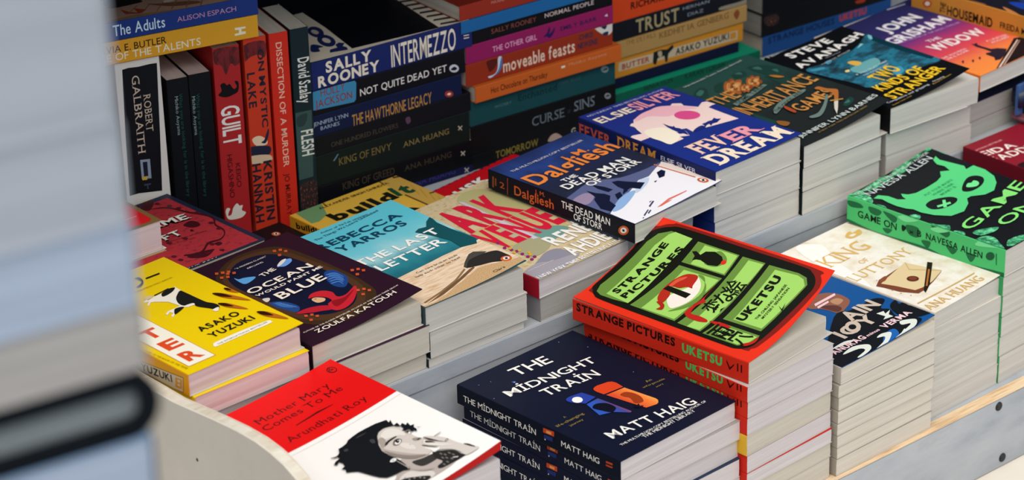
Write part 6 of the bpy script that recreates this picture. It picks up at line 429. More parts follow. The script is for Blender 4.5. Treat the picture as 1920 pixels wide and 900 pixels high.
dict(name='paperback_book', label='yellow blueprint-style paperback with bold black lettering behind the teal one', group='books behind the front row', loc=[-.0887,.4059,.1425], yaw=1.9, w=136, H=98, t=25.5, lift=[0,0,0], cover='#e0b243', spine='#e0a02a', page='p2', art=[['P','#6f9868',[[7.4,98.6],[41.6,101.6],[27.4,73.8],[11.4,66],[3.2,67.9]],0],['P','#caa04a',[[114.7,107],[136,103.9],[140.9,89.4],[137.3,8.1],[110.3,4.5],[110.5,53.7]],0],['P','#7a5a28',[[113.6,106.7],[115.6,106.5],[114.7,90.7],[112.3,90.3]],0],['P','#6b5020',[[110,55.1],[112.6,55.2],[112.5,8.9],[110,8.4]],0],['P','#4a3a1c',[[131.1,98.1],[137,94.9],[135,92.2],[129.1,94.5]],0],['P','#4a3a1c',[[130.9,41.8],[136.6,40.5],[135.3,38.2],[129.8,39.4]],0],['P','#4a3a1c',[[128.5,12.7],[135.5,11.8],[134,9.7],[126.9,9.8]],0],['P','#7a5a28',[[41.6,101.6],[43.5,101.4],[40.2,89.6],[38.1,89]],0],['P','#b98c36',[[130.8,69.5],[131.5,69.7],[121.5,44.7],[120.7,44.6]],0],['P','#b98c36',[[130.9,55.6],[131.6,55.8],[122.7,34.3],[121.9,34.2]],0],['P','#b98c36',[[130.9,41.8],[131.6,42],[124,24],[123.2,23.9]],0],['P','#b98c36',[[131,28.2],[131.7,28.4],[125.2,13.8],[124.5,13.7]],0],['T','ALEXANDER SINGH DHINDSA',[29.9,87.1],[118.2,87.1],4.52,'#4a3a1c',1,0,0],['T','build',[23.9,53.5],[102.9,53.5],19.62,'#1c1a12',5,0,0],['T','it',[103.4,56.3],[124.4,53.1],24.22,'#1d4a30',5,0,0],['P','#1c1a12',[[79.3,23],[89,28.5],[96.4,25.4],[104.1,10.9],[90.9,11.1]],1]], sart=[['T','buildit',[-88,14.7],[-48.3,20.8],6.37,'#1c1a12',4,0,0]], pw=136, back='#e0a02a', mode='flat'),
dict(name='paperback_book', label='bright red paperback with white bubble letters tucked behind the collage cover', group='books behind the front row', loc=[.067,.3902,.1425], yaw=8, w=128, H=82, t=14.5, lift=[0,0,0], cover='#c9141f', spine='#20254e', page='p2', art=[['P','#e3b53c',[[9.8,45.2],[23.9,48.9],[35.3,53.6],[35.7,44.8],[46.3,45.1],[32,36],[17.8,37.8]],0],['T','RUSK',[-3.4,47.5],[64.4,54],15.59,'#16151c',7,0,0],['T','RUSK',[-1.7,49.7],[65.3,56.2],13.02,'#f0ece4',5,0,0],['P','#1c2050',[[-3,82],[0,79.6],[3,82]],0],['P','#1c2050',[[6.8462,82],[9.8462,79.6],[12.8462,82]],0],['P','#1c2050',[[16.6923,82],[19.6923,79.6],[22.6923,82]],0],['P','#1c2050',[[26.5385,82],[29.5385,79.6],[32.5385,82]],0],['P','#1c2050',[[36.3846,82],[39.3846,79.6],[42.3846,82]],0],['P','#1c2050',[[46.2308,82],[49.2308,79.6],[52.2308,82]],0],['P','#1c2050',[[56.0769,82],[59.0769,79.6],[62.0769,82]],0],['P','#1c2050',[[65.9231,82],[68.9231,79.6],[71.9231,82]],0],['P','#1c2050',[[75.7692,82],[78.7692,79.6],[81.7692,82]],0],['P','#1c2050',[[85.6154,82],[88.6154,79.6],[91.6154,82]],0],['P','#1c2050',[[95.4615,82],[98.4615,79.6],[101.4615,82]],0],['P','#1c2050',[[105.3077,82],[108.3077,79.6],[111.3077,82]],0],['P','#1c2050',[[115.1538,82],[118.1538,79.6],[121.1538,82]],0],['P','#1c2050',[[125,82],[128,79.6],[131,82]],0]], sart=[], pw=128, back='#20254e', mode='flat'),
dict(name='paperback_book', label='dark red paperback with cream lettering beyond the horned mask cover', group='dark red stack at the right edge', loc=[.543,.006,.1255], yaw=0, w=130, H=188, t=23.5, lift=[0,0,0], cover='#8a1a2a', spine='#6d1422', page='p4', art=[['T','THE INTERNATIONAL BESTSELLER',[-19.8,170.8],[42.5,170.8],2.57,'#e8a8a0',1,0,0],['T','FREIDA',[-26.9,158.2],[41.2,149.4],11.83,'#f2dcd2',2,0,0],['T','MCFADDEN',[-34.2,140],[66.2,130.9],13.1,'#f2dcd2',2,0,0],['P','#2a0c12',[[3,118.5],[14.2,118.6],[18.8,110.6],[6.7,100.7],[-.8,111.5]],1]], sart=[], pw=130, back='#6d1422', mode='flat'),
dict(name='paperback_book', label='second book down in the dark red stack at the right edge', group='dark red stack at the right edge', loc=[.5424,.0068,.1023], yaw=.35, w=130, H=186, t=23, lift=[0,0,0], cover='#7c1826', spine='#6d1422', page='p4', art=[], sart=[], pw=130, back='#6d1422', mode='flat'),
dict(name='paperback_book', label='third book down in the dark red stack at the right edge', group='dark red stack at the right edge', loc=[.5426,.0063,.0791], yaw=-.07, w=130, H=186, t=23, lift=[0,0,0], cover='#7c1826', spine='#6d1422', page='p4', art=[], sart=[], pw=130, back='#6d1422', mode='flat'),
dict(name='paperback_book', label='fourth book down in the dark red stack at the right edge', group='dark red stack at the right edge', loc=[.5431,.0061,.0558], yaw=.34, w=130, H=186, t=23, lift=[0,0,0], cover='#7c1826', spine='#6d1422', page='p4', art=[], sart=[], pw=130, back='#6d1422', mode='flat'),
dict(name='paperback_book', label='fifth book down in the dark red stack at the right edge', group='dark red stack at the right edge', loc=[.5431,.0068,.0326], yaw=-.27, w=130, H=186, t=23, lift=[0,0,0], cover='#7c1826', spine='#6d1422', page='p4', art=[], sart=[], pw=130, back='#6d1422', mode='flat'),
dict(name='paperback_book', label='sixth book down in the dark red stack at the right edge', group='dark red stack at the right edge', loc=[.5439,.0068,.0094], yaw=-.16, w=130, H=186, t=23, lift=[0,0,0], cover='#7c1826', spine='#6d1422', page='p4', art=[], sart=[], pw=130, back='#6d1422', mode='flat'),
dict(name='paperback_book', label='orange-spined paperback with a dark eye-like cover lying on the sunset cover', loc=[.6834,.2143,.2189], yaw=3.6, w=115, H=170, t=26.6, lift=[0,0,0], cover='#1c1c26', spine='#d08a35', page='p2', art=[['P','#26355e',[[67.5,119.7],[55.4,83.8],[31.1,43.4],[6.6,-4],[138.9,90.3]],1],['P','#1e3f9a',[[25.5,59.2],[33.7,45.3],[18.3,34.1],[19.5,46.9]],1],['P','#c07a48',[[8.4,54.6],[8.7,49.5],[3.1,32.3],[-10.4,5.7],[-8.5,17.4],[-1.9,37.9]],1],['P','#8a5a3a',[[.5,96.7],[3.8,85.8],[3.3,72],[-1.1,79.4]],1]], sart=[['P','#c4542c',[[-142.2,11.9],[-142.5,10.2],[-143.5,8.6],[-145.1,7.2],[-147.2,6.1],[-149.3,5.6],[-151.4,5.6],[-153.1,6.3],[-154.3,7.4],[-154.8,8.9],[-154.5,10.6],[-153.4,12.2],[-151.8,13.6],[-149.8,14.7],[-147.6,15.2],[-145.6,15.1],[-143.8,14.5],[-142.7,13.4]],0],['P','#ecdccb',[[-144.7,11.2],[-144.8,10.3],[-145.4,9.4],[-146.3,8.6],[-147.5,8],[-148.7,7.7],[-149.9,7.7],[-150.8,8.1],[-151.5,8.7],[-151.8,9.5],[-151.6,10.4],[-151,11.3],[-150.1,12.1],[-148.9,12.7],[-147.7,13],[-146.5,13],[-145.6,12.6],[-144.9,12]],0],['T','HOUSEMAID',[-121.4,3.7],[-60.8,3.7],11.13,'#1f1712',3,0,0],['T','FREIDA MCFADDEN',[-50.8,6.1],[17.8,6.1],7.24,'#1f1712',2,0,0],['T','THE',[-123.5,4.7],[-122.9,16.7],7.6,'#2a2018',2,0,0]], pw=115, back='#d08a35', mode='flat'),
dict(name='paperback_book', label='top pale book supporting the orange-spined one past the sunset cover', group='pale stack at the far right', loc=[.708,.205,.1934], yaw=0, w=120, H=190, t=25, lift=[0,0,0], cover='#cfc6b8', spine='#b8ae9e', page='p6', art=[], sart=[], pw=120, back='#b8ae9e', mode='flat'),
dict(name='paperback_book', label='middle pale book supporting the orange-spined one past the sunset cover', group='pale stack at the far right', loc=[.709,.205,.1682], yaw=0, w=120, H=190, t=25, lift=[0,0,0], cover='#cfc6b8', spine='#b8ae9e', page='p6', art=[], sart=[], pw=120, back='#b8ae9e', mode='flat'),
dict(name='paperback_book', label='bottom pale book supporting the orange-spined one past the sunset cover', group='pale stack at the far right', loc=[.71,.205,.143], yaw=0, w=120, H=190, t=25, lift=[0,0,0], cover='#cfc6b8', spine='#b8ae9e', page='p6', art=[], sart=[], pw=120, back='#b8ae9e', mode='flat'),
dict(name='paperback_book', label='black and white spine with pale serif lettering, far left of upright books', group='books standing upright at the back left', loc=[-.2367,.5638,.1427], yaw=-14, w=128, H=205.3, t=44, lift=[0,0,0], cover='#d8d0c6', spine='#dfd8ce', page='p2', art=[], sart=[['P','#16171b',[[-198.5,7.1],[-199.2,12.9],[-198.5,23.3],[-199.1,33.9],[-198.7,41.3],[-127.9,38.5],[-69.1,35.7],[-71.4,12.2],[-70.7,3.1],[-134.9,4.5]],0],['T','GALBRAITH',[-190.3,15.5],[-111.2,15.5],7.29,'#cdb7a0',0,1,0],['T','ROBERT',[-169.8,25.4],[-131.6,25.4],6.81,'#cdb7a0',0,1,0],['P','#8d97a6',[[-105.1,16.5],[-104.1,26.3],[-84.2,26.2],[-85.2,16.6]],0],['P','#1b2230',[[-102.4,18.9],[-101.9,23.4],[-87.1,23.2],[-87.4,19]],0],['P','#c8a840',[[-87.4,16.8],[-87.3,22.2],[-83.5,21.8],[-84,17.1]],0],['P','#3a4654',[[-79.8,18.3],[-79.4,25.2],[-77.8,25.1],[-77.8,22.4],[-73.9,22.6],[-74,21],[-77.8,21.1],[-77.9,18.4]],0]], pw=128, back='#d8d0c6', mode='stand'),
dict(name='hardback_book', label='left one of two black books with small green spine lettering', group='books standing upright at the back left', loc=[-.1892,.5519,.1427], yaw=-14, w=128, H=179.3, t=21.3, lift=[0,0,0], cover='#15171a', spine='#131518', page='p5', art=[], sart=[['T','Michiko Aoyama',[-161.7,7],[-122.2,7],3.18,'#8fa09a',0,0,0],['T','What you are looking for is in the library',[-163.7,11.1],[-57.4,11.1],3.46,'#1e4a44',1,0,0]], pw=128, back='#15171a', mode='stand'),
dict(name='hardback_book', label='right one of two black books with small green spine lettering', group='books standing upright at the back left', loc=[-.1678,.5466,.1427], yaw=-14, w=128, H=180.3, t=22, lift=[0,0,0], cover='#15171a', spine='#131518', page='p5', art=[], sart=[['T','Michiko Aoyama',[-158.3,1.9],[-118.7,1.9],3.2,'#8fa09a',0,0,0],['T','What you are looking for is in the library',[-160.3,6.2],[-53.6,6.2],3.48,'#1e4a44',1,0,0]], pw=128, back='#15171a', mode='stand'),
dict(name='paperback_book', label='red spine with pale capitals and a white swan near its foot', group='books standing upright at the back left', loc=[-.1429,.5404,.1427], yaw=-14, w=128, H=201.8, t=27, lift=[0,0,0], cover='#a32224', spine='#b0282a', page='p2', art=[], sart=[['P','R:soot',[[-200.6,2.2],[-198.4,27.6],[-184.4,27],[-180.8,21.7],[-183.9,17.4],[-173.5,12],[-183.4,8.2],[-187,1.6]],1],['P','#161012',[[-154.2,2.8],[-158.1,6.3],[-164.4,5.6],[-165.7,9.6],[-162.9,12.1],[-163.7,15],[-159.5,17.4],[-157.7,19.6],[-160,22],[-164.6,20.1],[-165.6,22],[-162.8,24.1],[-154.7,23],[-152.1,17.8],[-150.8,10.3]],1],['T','GUILT',[-141.5,4.2],[-101.3,4.2],18.87,'#ece3d8',2,0,0],['T','KEIGO',[-81,14.9],[-55.8,14.9],4.59,'#3a1214',0,0,0],['T','HIGASHINO',[-91.6,6.8],[-46.2,6.8],5.05,'#3a1214',0,0,0],['P','#e6ddcf',[[-32.5,1.1],[-36.4,2.8],[-35.2,6],[-31.7,4.3],[-28.3,3.6],[-28.8,6.9],[-35.4,9.3],[-39.3,13.3],[-36.4,15.9],[-36.1,19.2],[-31.1,17.9],[-27.8,21.9],[-23.5,17.3],[-23.2,7.9],[-25.3,2.9]],1]], pw=128, back='#a32224', mode='stand'),
dict(name='paperback_book', label='orange-red spine with a lake scene and dark capitals', group='books standing upright at the back left', loc=[-.1125,.5328,.1427], yaw=-14, w=128, H=205.8, t=23.3, lift=[0,0,0], cover='#c93a22', spine='#cc3c24', page='p2', art=[], sart=[['P','R:soot',[[-199.5,.5],[-200,21.7],[-184,21.1],[-187.5,15],[-186.8,6.9],[-183.6,-.2]],1],['T','ON MYSTIC',[-192.8,13.6],[-112.3,13.6],6.39,'#28222e',3,0,0],['T','LAKE',[-170.6,1.5],[-134.6,1.5],8.21,'#28222e',3,0,0],['P','#e8c9a8',[[-101.6,2.3],[-104.4,5.8],[-103.9,11.6],[-98.4,17.6],[-93.9,16.3],[-94.9,6.3]],1],['P','#26283c',[[-97.3,11.4],[-99.5,14.8],[-107.7,18.2],[-109.7,20.2],[-102.8,19.3],[-95.9,16]],1],['P','#26283c',[[-94.8,-1.4],[-91.9,19.5],[-83.8,19.4],[-84.3,11.5],[-86,-2]],1],['P','#d8b896',[[-85.2,-1.6],[-82.6,19.3],[-75.5,19.3],[-77.7,-2.1]],1],['T','KRISTIN',[-77.3,11.9],[-14.3,11.9],8.76,'#28222e',3,0,0],['T','HANNAH',[-76.2,-.7],[-13.7,-.7],10.16,'#28222e',3,0,0]], pw=128, back='#c93a22', mode='stand'),
dict(name='paperback_book', label='bright red spine with thin pale capitals running down it', group='books standing upright at the back left', loc=[-.087,.5264,.1427], yaw=-14, w=128, H=205.8, t=19.4, lift=[0,0,0], cover='#c92a1e', spine='#d22f20', page='p2', art=[], sart=[['T','DISSECTION OF A MURDER',[-195.9,6.6],[-66.7,6.6],5.97,'#efb9a0',1,0,0],['T','JO MURRAY',[-59.4,6.9],[-14.6,6.9],5.14,'#5a1a14',1,0,0]], pw=128, back='#c92a1e', mode='stand'),
dict(name='paperback_book', label='dark teal spine with pale capitals, rightmost of the upright books', group='books standing upright at the back left', loc=[-.066,.5212,.1427], yaw=-14, w=75, H=206.3, t=19.1, lift=[0,0,0], cover='#1c2b30', spine='#1b2a2e', page='p2', art=[], sart=[['P','#3c5450',[[-120.3,.7],[-120.4,17.7],[-50.4,15.4],[-49.2,-1.4]],0],['P','#2c403e',[[-115.3,2],[-117.8,12.8],[-106.6,9.8],[-105.7,2.6]],1],['P','R:ember',[[-42,-1.4],[-45,18],[-20.5,18.9],[-20.2,-1.6]],1],['T','David Szalay',[-175.9,6.2],[-128.9,6.2],11.99,'#e0ddd2',2,0,0],['T','FLESH',[-100.6,5],[-73.7,5],12.84,'#e0ddd2',2,0,0]], pw=75, back='#1c2b30', mode='stand'),
dict(name='paperback_book', label='yellow-orange spined book lying across the upright books', group='books lying on the upright ones', loc=[-.0992,.5254,.3497], yaw=76, w=128, H=200, t=22.1, lift=[0,0,0], cover='#dfa02c', spine='#e2a12a', page='p2', art=[], sart=[['T','OCTAVIA E. BUTLER',[-177.9,11.1],[-91.6,11.1],6.71,'#3a2612',1,0,0],['T','PARABLE OF THE TALENTS',[-190.6,3],[-58.1,3],7.23,'#f0e2c0',1,0,0],['P','#f3e6c8',[[-23.4,13.2],[-12.6,12.8],[-12.5,10.8],[-16.8,11],[-16.7,8.2],[-12.7,7.9],[-12.8,5.5],[-23.7,5.2],[-23.8,7.3],[-19.5,7.5],[-19.5,10.6],[-23.3,11]],0]], pw=128, back='#e2a12a', mode='flat'),
dict(name='paperback_book', label='blue spined book with brushed white lettering, topmost at upper left', group='books lying on the upright ones', loc=[-.098,.525,.3722], yaw=76, w=128, H=200, t=18.6, lift=[0,0,0], cover='#a8805f', spine='#22397e', page='p2', art=[['P','#c89a80',[[4.5,147.2],[9,119.7],[3.8,82.3],[-1.5,44.6],[2.5,29.7],[43.1,54.6],[60.5,128.2]],0],['P','#b8452c',[[29.3,125.8],[17.2,119.5],[10.4,111.4],[16.5,104],[26.4,113.7],[9.9,114.2],[14.6,125.6]],0],['P','#2a2526',[[39.2,135.4],[37,110],[43.7,99.7],[74.9,123.3]],1],['P','#8d5a40',[[30.5,99.1],[12.4,79.2],[8.3,54.2],[17.4,58.7],[25.9,87.5]],1],['P','#e8d2c0',[[26.3,84.7],[26.5,74],[30.5,69.9],[32.1,80]],1],['P','#9c6a54',[[11.5,125.4],[11.6,124.1],[31.5,107.9],[32,108.8]],0],['P','#9c6a54',[[9.4,111.8],[9.4,110.5],[30,95.3],[30.5,96.2]],0],['P','#9c6a54',[[7.2,98.2],[7.3,96.8],[28.5,82.6],[29,83.5]],0],['P','#9c6a54',[[5,84.5],[5.1,83.2],[27,69.9],[27.5,70.7]],0],['P','#9c6a54',[[2.9,70.8],[2.9,69.4],[25.5,57.1],[26,58]],0],['P','#9c6a54',[[.7,57],[.7,55.7],[24,44.3],[24.5,45.2]],0]], sart=[['T','The Adults',[-143.6,4.5],[-92.8,4.5],10.79,'#cfe2ea',1,0,0],['T','ALISON ESPACH',[-80.7,7.2],[-21.9,7.2],4.86,'#c48fa6',0,0,0]], pw=128, back='#22397e', mode='flat'),
dict(name='paperback_book', label='navy book with cream block capitals on its spine and a dark cover, stack top', group='stack with the cream and navy lettered book', loc=[.1479,.5079,.2793], yaw=86, w=128, H=191.6, t=28.91, lift=[0,0,0], cover='#0f1016', spine='#1d2860', page='p6', art=[['P','#e6d6bf',[[3.1,190.3],[9.1,138],[75.9,125.8],[136.5,118.8],[172.8,115.2],[207.3,111.5],[205.5,165.8],[124.5,174]],0],['P','#e6d6bf',[[2.7,38.5],[-5.1,2.7],[36.2,-1.8],[75.7,-4.7],[115.2,-8.8],[128.5,25.7],[95.7,24.8]],0],['P','#e6d6bf',[[9,141.2],[.9,38.1],[-5.1,2.7],[2.5,190.7]],0],['P','#232c5e',[[13,161.2],[8.6,143],[15.6,140],[20.3,141.6],[26.2,135.3],[31.3,139],[28.1,145.1],[20.6,147.6],[20.1,156.6]],0],['P','#232c5e',[[30.7,143.1],[27.5,146.5],[26.3,149.8],[27.1,152.5],[29.8,154.5],[34.1,155.4],[39.6,155.2],[45.5,153.8],[51.2,151.4],[55.9,148.3],[59.2,144.9],[60.5,141.6],[59.7,138.7],[57,136.8],[52.5,135.9],[47,136.1],[41.1,137.6],[35.4,140]],0],['P','#e6d6bf',[[38,144],[36.7,145.4],[36.4,146.8],[36.9,148],[38.3,148.8],[40.3,149.3],[42.8,149.2],[45.5,148.7],[47.9,147.7],[49.9,146.5],[51.1,145.1],[51.5,143.7],[51,142.6],[49.6,141.7],[47.5,141.3],[45,141.3],[42.4,141.9],[39.9,142.8]],0],['P','#232c5e',[[59.5,138.1],[56.6,141.2],[55.4,144.2],[56,146.7],[58.4,148.5],[62.4,149.3],[67.3,149.1],[72.7,147.8],[77.9,145.6],[82.3,142.7],[85.3,139.6],[86.6,136.6],[85.9,134],[83.5,132.2],[79.5,131.4],[74.5,131.7],[69,133.1],[63.9,135.3]],0],['P','#cdb9a0',[[66.1,139.9],[65,141.2],[64.6,142.4],[65.1,143.4],[66.3,144.2],[68.2,144.6],[70.4,144.5],[72.8,144.1],[75,143.2],[76.8,142.1],[77.9,140.9],[78.2,139.7],[77.7,138.6],[76.5,137.8],[74.6,137.5],[72.4,137.5],[70,138],[67.8,138.8]],0],['P','#232c5e',[[42.2,164.5],[40.5,159.7],[31.2,157.2],[30.4,163.1],[22.4,166.7],[27,173.8]],1],['P','#2a2a30',[[7.1,33.7],[11,30],[6.1,7.5],[1.2,11.3]],0],['P','#2a2a30',[[20.2,33],[24.1,29.2],[19.2,6.7],[14.3,10.5]],0],['P','#2a2a30',[[33.3,32.3],[37.3,28.5],[32.4,5.9],[27.4,9.7]],0],['P','#2a2a30',[[46.6,31.6],[50.6,27.8],[45.7,5.1],[40.7,9]],0],['P','#2a2a30',[[59.9,30.9],[64,27.1],[59.1,4.3],[54.1,8.2]],0],['P','#2a2a30',[[73.4,30.2],[77.5,26.4],[72.6,3.5],[67.5,7.4]],0],['P','#2a2a30',[[86.9,29.5],[91.1,25.6],[86.3,2.6],[81.1,6.6]],0]], sart=[['T','SALLY',[-175.2,14.9],[-121.6,14.9],11.66,'#e9dcc6',4,0,0],['T','ROONEY',[-184.8,1.8],[-112.9,1.8],11.65,'#e9dcc6',4,0,0],['T','INTERMEZZO',[-98.6,1.8],[-20.2,1.8],23.14,'#e9dcc6',1,0,0],['P','#e9dcc6',[[-10.1,14.2],[-3.5,13.6],[-3.6,12.8],[-10.2,13.2]],0],['P','#e9dcc6',[[-10.2,11.4],[-3.6,10.8],[-3.7,9.9],[-10.3,10.4]],0]], pw=128, back='#1d2860', mode='flat'),
dict(name='paperback_book', label='black spine with white capitals and a light blue end panel', group='stack with the cream and navy lettered book', loc=[.1381,.5085,.2533], yaw=86, w=128, H=190, t=25.77, lift=[0,0,0], cover='#101116', spine='#14151a', page='p6', art=[], sart=[['P','#3f86ac',[[-181.7,27.6],[-132.9,24.9],[-131.1,22.4],[-132.5,5.1],[-135,2.9],[-182.3,6.1]],0],['T','HOLLY',[-173,18],[-144.3,18],8.41,'#8a3a3a',0,0,0],['T','JACKSON',[-179.8,7.6],[-136.8,7.6],7.99,'#8a3a3a',1,0,0],['T','NOT QUITE DEAD YET',[-127.4,7],[-22.6,7],7.44,'#e2dbd2',1,0,0],['P','#c9ccd4',[[-7.8,6.4],[-8.2,5],[-9.3,4],[-10.9,3.5],[-12.8,3.4],[-14.9,3.9],[-16.8,4.9],[-18.3,6.3],[-19.3,7.8],[-19.6,9.4],[-19.1,10.7],[-18.1,11.8],[-16.5,12.3],[-14.5,12.4],[-12.5,11.9],[-10.6,10.9],[-9.1,9.5],[-8.1,8]],0],['P','#1a1c22',[[-17.8,7.6],[-13.6,9.8],[-9.9,7.1],[-13,5.6]],1]], pw=128, back='#14151a', mode='flat'),
dict(name='paperback_book', label='dark blue spine with gold narrow capitals', group='stack with the cream and navy lettered book', loc=[.133,.5089,.2308], yaw=86, w=128, H=190, t=22.3, lift=[0,0,0], cover='#141b34', spine='#16203f', page='p6', art=[], sart=[['T','THE HAWTHORNE LEGACY',[-133.1,.3],[-37.2,.3],12.07,'#b8853f',1,0,0],['T','JENNIFER LYNN',[-178.2,11.7],[-137.5,11.7],4.21,'#9fb0c4',0,0,0],['T','BARNES',[-170.1,5.9],[-148.1,5.9],3.82,'#9fb0c4',0,0,0],['P','#a83a2c',[[-10.6,3.2],[-11,2.1],[-11.9,1.3],[-13.4,.9],[-15.1,.9],[-16.9,1.4],[-18.6,2.2],[-20,3.4],[-20.8,4.6],[-21.1,5.9],[-20.7,7],[-19.8,7.8],[-18.3,8.2],[-16.6,8.2],[-14.8,7.7],[-13.1,6.8],[-11.7,5.7],[-10.9,4.4]],0],['P','#e8dcd0',[[-18.3,4.7],[-15.6,5.8],[-13.4,4.3],[-15.4,3.1]],1]], pw=128, back='#16203f', mode='flat'),
dict(name='paperback_book', label='thin near-black spine between the dark blue and dark green ones', group='stack with the cream and navy lettered book', loc=[.1436,.5082,.2105], yaw=86, w=128, H=190, t=20.08, lift=[0,0,0], cover='#14151a', spine='#17181c', page='p6', art=[], sart=[['T','ONE HUNDRED FLOWERS',[-169.6,5.2],[-89.9,5.2],4.99,'#4a4438',0,0,0],['P','#5a4458',[[-80.6,12.2],[-75.7,13],[-74.4,7.6],[-78.5,5.8]],1]], pw=128, back='#17181c', mode='flat'),
dict(name='paperback_book', label='thick dark green spine with dull gold serif capitals', group='stack with the cream and navy lettered book', loc=[.141,.5083,.178], yaw=86, w=128, H=190, t=32.35, lift=[0,0,0], cover='#14201e', spine='#16211f', page='p3', art=[], sart=[['T','KING OF ENVY',[-159.6,16],[-95.7,16],7.57,'#7d6a3c',0,1,0],['T','ANA HUANG',[-82.7,14.4],[-25.2,14.4],5.81,'#8d7a48',0,1,0],['P','#b8b0a0',[[-14.6,19.2],[-13.6,20.1],[-11.7,17.8],[-9.3,19.2],[-8.6,18.2],[-10.7,16.7],[-9.1,14.2],[-10.1,13.9],[-11.7,16.1],[-13.8,14.6],[-14.4,15.6],[-12.7,17.2]],0],['P','#5f7f92',[[-166.3,22.5],[-160.4,28.8],[-158.9,28.3],[-164,22.6]],0]], pw=128, back='#16211f', mode='flat'),
dict(name='paperback_book', label='black spine right below a cream page line, dull gold capitals', group='stack with the cream and navy lettered book', loc=[.1436,.5082,.1508], yaw=86, w=128, H=190, t=26.99, lift=[0,0,0], cover='#e5d9c6', spine='#111216', page='p3', art=[], sart=[['T','KING OF GREED',[-159.3,15.7],[-96.5,15.7],7.64,'#4a3f30',0,1,0],['T','ANA HUANG',[-85,15.5],[-25.7,15.5],5.85,'#4a4030',0,1,0],['P','#b8b0a0',[[-14.7,17.6],[-13.7,18.5],[-11.8,16.2],[-9.4,17.7],[-8.7,16.6],[-10.8,15.1],[-9.2,12.6],[-10.2,12.3],[-11.8,14.5],[-13.9,13],[-14.6,14],[-12.8,15.6]],0]], pw=128, back='#111216', mode='flat'),
dict(name='paperback_book', label='dark purple-blue spine at the foot of the dark stack', group='stack with the cream and navy lettered book', loc=[.1435,.5082,.1427], yaw=86, w=128, H=190, t=7.9, lift=[0,0,0], cover='#15163a', spine='#191a44', page='p6', art=[], sart=[['T','ANA HUANG',[-79.3,3.8],[-21.3,3.8],5.91,'#3c3a78',0,1,0],['P','#b8b0a0',[[-10.7,6.1],[-9.6,7],[-7.7,4.6],[-5.2,6.1],[-4.6,5],[-6.7,3.5],[-5.1,.9],[-6.1,.6],[-7.7,2.9],[-9.8,1.3],[-10.5,2.4],[-8.7,4]],0]], pw=128, back='#191a44', mode='flat'),
dict(name='paperback_book', label='brick red spine at the top of the middle back stack', group='middle back stack with the magenta and orange spines', loc=[.324,.4965,.3084], yaw=86, w=128, H=190, t=16.03, lift=[0,0,0], cover='#8a2c20', spine='#9a3020', page='p2', art=[], sart=[['T','MAXINE',[-150.5,9.6],[-134.4,9.6],3.02,'#c98a7a',0,0,0]], pw=128, back='#9a3020', mode='flat'),
dict(name='paperback_book', label='blue spine second from the top of the middle back stack', group='middle back stack with the magenta and orange spines', loc=[.3236,.4946,.295], yaw=86, w=128, H=190, t=13.19, lift=[0,0,0], cover='#1f5f96', spine='#20649c', page='p2', art=[], sart=[], pw=128, back='#20649c', mode='flat'),
dict(name='paperback_book', label='black spine with pale capitals above the magenta one', group='middle back stack with the magenta and orange spines', loc=[.3293,.4962,.2803], yaw=86, w=128, H=190, t=14.46, lift=[0,0,0], cover='#b0442c', spine='#131316', page='p2', art=[], sart=[['T','SALLY ROONEY',[-156.9,5.8],[-99.6,5.8],5.13,'#8a4a3a',0,0,0],['T','NORMAL PEOPLE',[-88.8,6.8],[-24.7,6.8],4.71,'#cdb9b4',1,0,0]], pw=128, back='#131316', mode='flat'),
dict(name='paperback_book', label='magenta spine with pink capitals and a dark bird', group='middle back stack with the magenta and orange spines', loc=[.3299,.4961,.2604], yaw=86, w=128, H=190, t=19.67, lift=[0,0,0], cover='#7a1c4c', spine='#932059', page='p2', art=[], sart=[['T','THE OTHER GIRL',[-156.6,5.8],[-100.1,5.8],5.91,'#e0a0bc',1,0,0],['T','EMILY BARR',[-69.6,7.7],[-21.7,7.7],4.73,'#3a1c50',2,0,0],['P','#2a1c54',[[-92.1,6.6],[-87.1,9.6],[-83.9,16.1],[-82.7,11.7],[-84.7,8],[-80.3,10],[-77.1,14],[-77.9,8.4],[-83.5,3.5],[-87.2,6]],1],['P','#d8ccd4',[[-11.6,10.3],[-7.8,12.1],[-6.9,9]],0]], pw=128, back='#932059', mode='flat'),
dict(name='paperback_book', label='russet spine with tall cream lowercase lettering and a plate', group='middle back stack with the magenta and orange spines', loc=[.329,.4962,.2364], yaw=86, w=128, H=190, t=23.87, lift=[0,0,0], cover='#8a2e1c', spine='#96331e', page='p2', art=[], sart=[['P','#5a2018',[[-163.5,21.6],[-149.7,21.2],[-152.4,13.6],[-159.7,9.2],[-162,13.9]],1],['P','#c9d4e0',[[-162.3,4.7],[-153.9,5.7],[-150.1,11],[-149.1,22.1],[-144.3,22],[-144.6,13.7],[-149,6.5],[-158.8,2.6]],1],['P','#4a78b0',[[-158.8,2.6],[-148.4,6.4],[-144.2,13.6],[-144.3,22],[-146.2,18.3],[-148.3,10.5],[-152.7,5.4]],1],['T','moveable feasts',[-143.1,4.1],[-50.2,4.1],14.06,'#e8c9b0',2,0,0],['P','#dcd3c8',[[-22.8,25.2],[-1,24.9],[-.4,15],[-7.8,12.4],[-17.8,18.2]],1],['P','#26304e',[[-16.5,24.7],[-7.6,23.6],[-10.2,19.5]],1],['P','#26304e',[[-12.8,15.9],[-5.8,16.3],[-6.5,12.3],[-11.6,13.3]],1],['T','CHRIS',[-44.3,15.3],[-26.1,15.3],5.83,'#33304a',2,0,0],['T','NEWENS',[-46.4,6.1],[-20.5,6.1],6.36,'#33304a',2,0,0]], pw=128, back='#96331e', mode='flat'),
